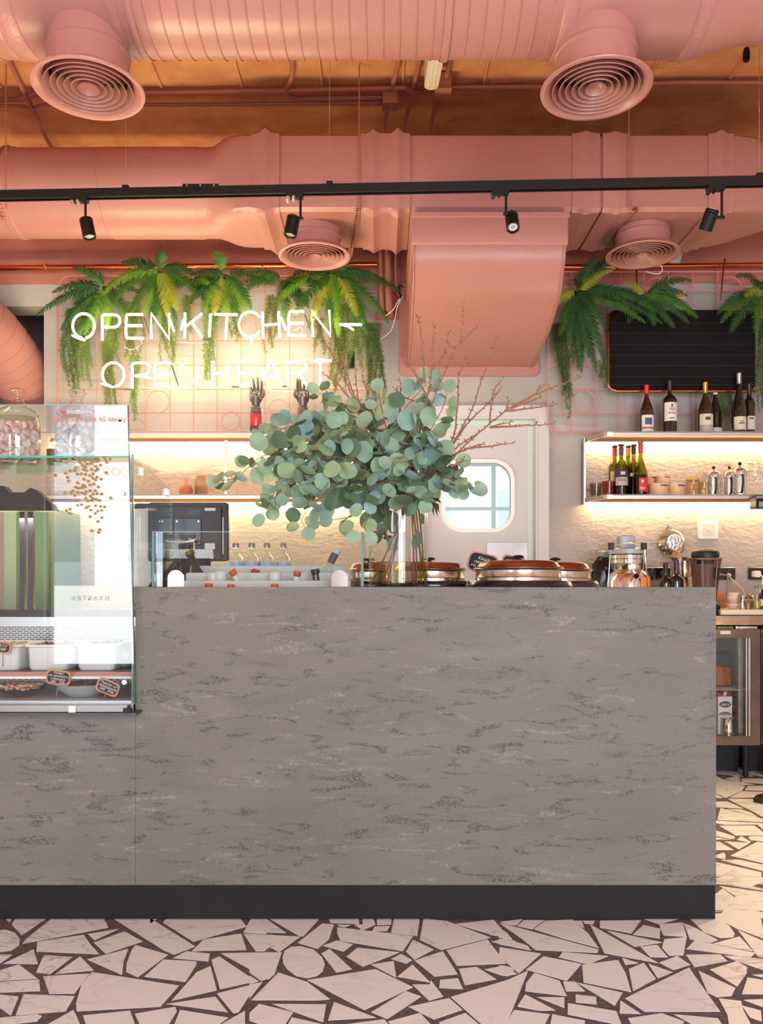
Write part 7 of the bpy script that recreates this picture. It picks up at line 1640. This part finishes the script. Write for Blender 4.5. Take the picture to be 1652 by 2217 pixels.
# inside: rear frame
YB = 3.58
for a, b in ((42, 53), (60, 72)): MB().box(GX(a, YB), GX(b, YB), YB, YB+.02, GZ(1322, YB), GZ(1090, YB)).build('sliding_door_post', mat('graphite_frame', (58, 52, 60), .35, .4), dc)
MB().box(-2.5, -.90, YB-.02, YB+.03, GZ(1335, YB), GZ(1320, YB)).build('lower_rail', mat('graphite_frame'), dc)
MB().box(-2.5, -.90, YB-.03, YB+.0, GZ(1356, YB), GZ(1335.5, YB)).build('steel_panel', dsteel, dc)
def perf():
    m = bpy.data.materials.new('slotted_steel'); m.use_nodes = True; t = m.node_tree; b = t.nodes['Principled BSDF']; N = t.nodes.new
    tcn = N('ShaderNodeTexCoord'); s = N('ShaderNodeSeparateXYZ'); c_ = N('ShaderNodeCombineXYZ'); t.links.new(tcn.outputs['Object'], s.inputs[0]); t.links.new(s.outputs['X'], c_.inputs[0]); t.links.new(s.outputs['Z'], c_.inputs[1])
    br = N('ShaderNodeTexBrick'); br.inputs['Scale'].default_value = 1.0; br.inputs['Mortar Size'].default_value = .0026; br.inputs['Brick Width'].default_value = .026; br.inputs['Row Height'].default_value = .0086
    br.inputs['Color1'].default_value = rgb((44, 44, 48)); br.inputs['Color2'].default_value = rgb((50, 50, 54)); br.inputs['Mortar'].default_value = rgb((206, 206, 208)); br.inputs['Mortar Smooth'].default_value = 0
    t.links.new(c_.outputs[0], br.inputs['Vector']); t.links.new(br.outputs['Color'], b.inputs['Base Color']); b.inputs['Metallic'].default_value = .3; b.inputs['Roughness'].default_value = .35; return m
MB().box(-2.5, -.90, YB-.03, YB-.01, .79, GZ(1357, YB)).build('slotted_back', perf(), dc)
MB().box(-2.5, -.90, 3.0, YB-.03, .79, .793).build('deck', mat('pale_deck', (206, 206, 212), .25), dc)
shz = GZ(1455, 3.09)
MB().box(-2.5, -.905, 3.09, YB-.032, shz-.006, shz).build('wire_shelf_plate', mat('shelf_plate_brown', (96, 74, 68), .4, .4), dc)
MB().box(-2.5, -.92, 3.083, 3.09, shz-.014, shz+.001).build('wood_strip', mat('pink_wood_strip', (196, 128, 116), .5), dc)
MB().box(-2.5, -.90, 3.072, 3.083, shz-.024, shz-.014).build('price_rail', white, dc)
# dark reflection in the pane, modelled as a black slab at the rear top
m = MB(); m.prism([P(-60, 1106, 3.5), P(118, 1106, 3.5), P(112, 1092, 3.5), P(80, 1062, 3.5), P(66, 1056, 3.5), P(52, 1066, 3.5), P(20, 1066, 3.5), P(8, 1052, 3.5), P(-60, 1050, 3.5)], (0, .05, 0)); m.build('dark_reflection_slab', mat('reflection_black', (34, 30, 34), .6), dc)
# print on the front pane, plus window decals' reflections made as letters and dots
sal = mat('salmon_print', (222, 128, 112), .6); gold = mat('reflected_gold_dot', (150, 116, 62), .5); greyp = mat('grey_letters', (186, 190, 194), .6)
yd = CY-.0012
def gtext(s, px, py, size, m_, nm='printed_and_reflected_letters', **k): return text_mesh(s, size, nm, m_, dc, (GX(px, yd), yd, GZ(py, yd)), ext=.0002, **k)
gtext('Доставка за 45 минут', 197, 908, .0262, sal, offset=.0)
gtext('foodfox.ru', 172, 892, .021, mat('white_print', (226, 224, 224), .6))
m = MB(); q = P(136, 892, yd); hp = []
for i in range(24):
    a = 2*PI*i/24; hp.append((q.x+.0105*math.sin(a)**3, yd, q.z+.0008*(13*math.cos(a)-5*math.cos(2*a)-2*math.cos(3*a)-math.cos(4*a))*.75))
m.prism(hp, (0, .0006, 0)); m.build('heart_logo', mat('heart_red', (226, 84, 70), .6), dc)
for px in (232, 250, 268):  # reflected window lettering, shaped as rings on the pane
    m = MB(); q = P(px, 1021, yd); a0_, a1_ = (.8, 2*PI-.8) if px != 250 else (0, 2*PI)
    for r in (.0150, .0112): m.torus((q.x, yd, q.z), r, .0008, 'y', 28, 5, a0_, a1_)
    m.build('printed_and_reflected_letters', greyp, dc)
gtext('АВТРАКИ', 195, 1296, .022, greyp, space=1.5)
rdot = random.Random(4); dots = []
tries = 0
while len(dots) < 96 and tries < 6000:
    tries += 1; fy = rdot.random(); y = 990+fy*fy*170 if rdot.random() < .2 else 990+fy*118; x = 205-abs(rdot.gauss(0, 34))+fy*16 if rdot.random() < .8 else rdot.uniform(150, 240)
    if x < 115 or x > 240 or any(abs(x-a)+abs(y-b) < 8 for a, b in dots): continue
    dots.append((x, y))
for x, y in dots:  # each dot paints the reflection of a window decal onto the pane
    q = P(x, y, yd); MB().prism([(q.x+.0062*math.cos(a), yd, q.z+.0056*math.sin(a)) for a in [2*PI*i/12 for i in range(12)]], (0, .0005, 0)).build('reflected_gold_dot', gold, dc)

# ---------------- cookie jars with meringues ----------------
def jar_big(px, Y, label):
    c = Vector((GX(px, Y), Y, gsz+.001)); k = Y/F; r = 46*k; z1 = 96*k; t = thing('glass_cookie_jar', label, 'jar', tuple(c), 'round glass jars on the display case')
    JG = glass('jar_glass', (.95, .96, .95), (.36, .30, .22), 1.7, ep=.45)
    m = MB(); m.lathe([(.0005, .002), (r*.9, .0), (r, .008), (r*1.02, z1*.5), (r, z1*.86), (r*.90, z1*.97), (r*.88, z1*1.04), (r*.86, z1*1.04), (r*.87, z1*.96), (r*.96, z1*.85), (r*.98, z1*.5), (r*.96, .012), (.0005, .010)], c, 56); m.build('jar_body', JG, t, ang=60)
    m = MB(); m.lathe([(r*.82, z1*1.02), (r*.84, z1*1.05), (r*.93, z1*1.06), (r*.96, z1*1.10), (r*.90, z1*1.15), (r*.55, z1*1.24), (r*.32, z1*1.33), (r*.24, z1*1.42), (r*.24, z1*1.46), (r*.36, z1*1.52), (r*.40, z1*1.58), (r*.34, z1*1.64), (r*.18, z1*1.67), (.0005, z1*1.675)], c, 48); m.build('lid', JG, t, ang=60)
    return c, r, z1
def meringue_mesh(nm, mt):
    m = MB(); n_ = 20; rows = 9; vs = []
    for i in range(rows+1):
        f = i/rows; r = .021*(math.sin(PI*(f*.5+.5))**.75) if f > .12 else .021*(.75+2*f)
        z = .026*f**1.1
        for k in range(n_):
            a = 2*PI*k/n_; rr2 = max(.0004, r*(1+.16*math.cos(5*a+f*3.4))); vs.append((rr2*math.cos(a), rr2*math.sin(a), z))
    fs = [(i*n_+k, i*n_+(k+1) % n_, (i+1)*n_+(k+1) % n_, (i+1)*n_+k) for i in range(rows) for k in range(n_)]+[tuple(range(n_))[::-1]]
    m.add(vs, fs); o = m.build(nm, mt, None, ang=80); return o
rm_ = random.Random(9)
def mer_mat(nm, a, b):
    m = mat(nm, a, .6); t = m.node_tree; bb_ = t.nodes['Principled BSDF']; N = t.nodes.new; tcn = N('ShaderNodeTexCoord'); s = N('ShaderNodeSeparateXYZ'); t.links.new(tcn.outputs['Object'], s.inputs[0])
    g = N('ShaderNodeMath'); g.operation = 'MULTIPLY'; g.inputs[1].default_value = 36.0; t.links.new(s.outputs['Z'], g.inputs[0])
    r = N('ShaderNodeValToRGB'); r.color_ramp.elements[0].position = .35; r.color_ramp.elements[0].color = rgb(a); r.color_ramp.elements[1].position = .95; r.color_ramp.elements[1].color = rgb(b); t.links.new(g.outputs[0], r.inputs[0]); t.links.new(r.outputs[0], bb_.inputs['Base Color']); return m
def fill(c, r, z1, mt, label, group, n_lay=6):
    proto = meringue_mesh('meringue', mt); first = True; ords = ('bottom', 'second', 'third', 'fourth', 'fifth', 'top'); nth = ('first', 'second', 'third', 'fourth', 'fifth', 'sixth', 'seventh', 'eighth', 'ninth', 'tenth')
    for L_ in range(n_lay):
        z = .016+L_*(z1*.86)/n_lay
        spots_ = []
        for (cnt, rad) in ((10, r*.75), (4, r*.34)):
            for k in range(cnt):
                a = 2*PI*(k+.5*(L_ % 2))/cnt+rm_.uniform(-.1, .1)
                if math.sin(a) < .30: spots_.append((math.cos(a)*rad, a, rad))
        spots_.sort()
        if True:
            for k, (_, a, rad) in enumerate(spots_):
                o = proto if first else proto.copy(); tag(o, label % (nth[k], ords[L_]), 'meringue', group)
                if not first: COL.objects.link(o)
                first = False; o.location = c+Vector((math.cos(a)*rad, math.sin(a)*rad, z+rm_.uniform(-.003, .004)))
                o.rotation_euler = (rm_.uniform(-1.6, 1.6), rm_.uniform(-1.6, 1.6), rm_.uniform(0, 6)); s_ = rm_.uniform(.8, 1.0); o.scale = (s_, s_, s_)
MW = mer_mat('white_meringue', (238, 232, 226), (206, 160, 110)); MP = mer_mat('pink_meringue', (244, 222, 220), (214, 96, 112))
JY = 3.17
c, r, z1 = jar_big(38, JY, 'left glass jar with a knobbed lid, full of pink and white meringues'); fill(c, r, z1, MP, 'pink-tipped white meringue, %s from the left in the %s layer of the left glass jar', 'pink meringues in the left jar')
c, r, z1 = jar_big(168, JY, 'right glass jar with a knobbed lid, full of white and tan meringues'); fill(c, r, z1, MW, 'tan-tipped white meringue, %s from the left in the %s layer of the right glass jar', 'white meringues in the right jar')
q = P(117, 975, 3.22); t = thing('string_ball', 'brown coil of twine standing between the two glass jars', 'twine', (q.x, q.y, gsz+.001))
m = MB()
for k in range(9): m.torus((q.x, q.y, gsz+.004+k*.0066), .024, .0036, 'z', 20, 6)
m.build('coil', mat('brown_twine', (122, 92, 58), .8), t)

# ---------------- food in the case ----------------
wcer = mat('white_ceramic', (232, 230, 230), .25)
def gn(pa, pb, y0_, y1_, label, food, hx=.0):
    Y = 3.14; z0, z1_ = shz+.001, GZ(y0_, Y); xa, xb_ = GX(pa, Y), GX(pb, Y); t = thing('ceramic_container', label, 'food container', ((xa+xb_)/2, 3.25, z0), 'white food containers in the display case')
    m = MB(); rings = []
    for (ins, z, yy) in ((.020, z0, .012), (.014, z0+.012, .008), (.012, z1_-.012, .006), (0, z1_-.008, 0), (0, z1_, 0), (.010, z1_, .008), (.016, z1_-.02, .012), (.028, z0+.008, .02)):
        rings.append([(a, b, z) for a, b in rrect(xa+ins, xb_-ins, Y+yy, Y+.24-yy, .018, 4)])
    n_ = len(rings[0]); vs = [p for rg_ in rings for p in rg_]; fs = [(k*n_+i, k*n_+(i+1) % n_, (k+1)*n_+(i+1) % n_, (k+1)*n_+i) for k in range(len(rings)-1) for i in range(n_)]+[tuple(range(n_))[::-1], tuple(range((len(rings)-1)*n_, len(rings)*n_))]
    m.add(vs, fs); m.build('container_body', wcer, t)
    m = MB()
    for k in range(46): m.ball((rm_.uniform(xa+.03, xb_-.03), rm_.uniform(Y+.03, Y+.2), z1_-.016+rm_.uniform(-.004, .010)), rm_.uniform(.007, .014), seg=7, rings=5)
    m.build('food', food, t, kind='stuff')
fm1 = mat('brown_pate', (150, 96, 84), .6, var=(60, (110, 62, 50))); fm2 = mat('dark_red_beans', (96, 44, 38), .5, var=(60, (60, 24, 22)))
gn(-60, 46, 1396, 1450, 'white ceramic container cut off by the left edge', mat('pale_salad', (190, 170, 130), .6)); gn(50, 152, 1396, 1450, 'white ceramic container of pinkish pate in the middle of the shelf', fm1); gn(157, 254, 1394, 1448, 'white ceramic container of dark beans at the right of the shelf', fm2)
t = thing('oval_dish', 'white oval dish stacked on others by the right wall of the case', 'dish', (GX(268, 3.3), 3.3, shz)); m = MB()
m.lathe([(.0005, .001), (.04, 0), (.06, .02), (.062, .022), (.04, .008), (.0005, .006)], (GX(262, 3.3), 3.3, shz+.001), 28); m.build('dish_body', wcer, t)
t = thing('oval_dish', 'white oval dish on top by the right wall of the case', 'dish', (GX(262, 3.3), 3.3, shz+.04)); m = MB()
m.lathe([(.03, -.018), (.04, 0), (.062, .018), (.064, .020), (.04, .006), (.0005, .004)], (GX(262, 3.3), 3.3, shz+.042), 28); m.build('dish_body', wcer, t)
def metal_bowl(px, Y, r, h, label, mt, food, gm=None):
    c = Vector((GX(px, Y), Y, .794)); t = thing('serving_bowl', label, 'bowl', tuple(c), 'bowls on the deck of the display case')
    MB().lathe([(.0005, .001), (r*.5, 0), (r*.85, h*.5), (r, h), (r*.97, h), (r*.82, h*.5), (r*.45, h*.12), (.0005, h*.1)], c, 40).build('bowl_body', mt, t)
    m = MB()
    for k in range(90):
        a = rm_.uniform(0, 2*PI); rr2 = r*.8*math.sqrt(rm_.random()); m.ball(c+Vector((math.cos(a)*rr2, math.sin(a)*rr2, h*.72+rm_.uniform(-.004, .010))), rm_.uniform(.006, .012), rm_.uniform(.004, .008), rm_.uniform(.004, .007), 7, 5)
    m.build('food', food, t, kind='stuff')
metal_bowl(46, 3.13, .095, .045, 'glass bowl of orange grated salad at the lower left of the case', glass('salad_bowl_glass', (.9, .93, .94), (.5, .55, .58)), mat('orange_salad', (232, 140, 100), .6, var=(80, (240, 206, 180))))
metal_bowl(180, 3.13, .100, .047, 'grey bowl of brown granola on the deck of the case', mat('grey_glaze', (170, 172, 174), .3), mat('brown_granola', (140, 96, 62), .7))
metal_bowl(215, 3.42, .070, .065, 'clear bowl at the back of the deck behind the tilted tag', glass('salad_bowl_glass'), mat('green_salad', (150, 176, 90), .6))
price(126, 1467, 3.055, .090, .055, 8, 'Хумус\nиз зеленого\nгорошка\n100г  120р', 'tilted chalk tag reading Хумус in front of the middle container', .0125)
price(233, 1488, 3.035, .085, .052, 22, 'Паштет из\nпомидоров\n100г  250р', 'tilted chalk tag with a copper edge at the lower right of the case', .0125)
price(6, 1402, 3.10, .060, .045, 4, 'АТО\n100г', 'chalk tag cut off by the left edge of the picture', .015)

# background seen through the case
t = thing('mint_cabinet', 'pale mint green tall cabinet seen through the left of the display case', 'cabinet', (-2.45, 5.5, 0))
MB().box(GX(10, 5.2), GX(105, 5.2), 5.2, 5.75, .08, 1.70).build('cabinet_body', mat('mint_green', (84, 112, 92), .5), t)
MB().box(GX(12, 5.2), GX(38, 5.2), 5.18, 5.2, .10, 1.68).build('door_strip', mat('pale_mint', (128, 148, 136), .4), t); MB().box(GX(12, 5.2), GX(103, 5.2), 5.22, 5.7, .006, .08).build('plinth', black, t)
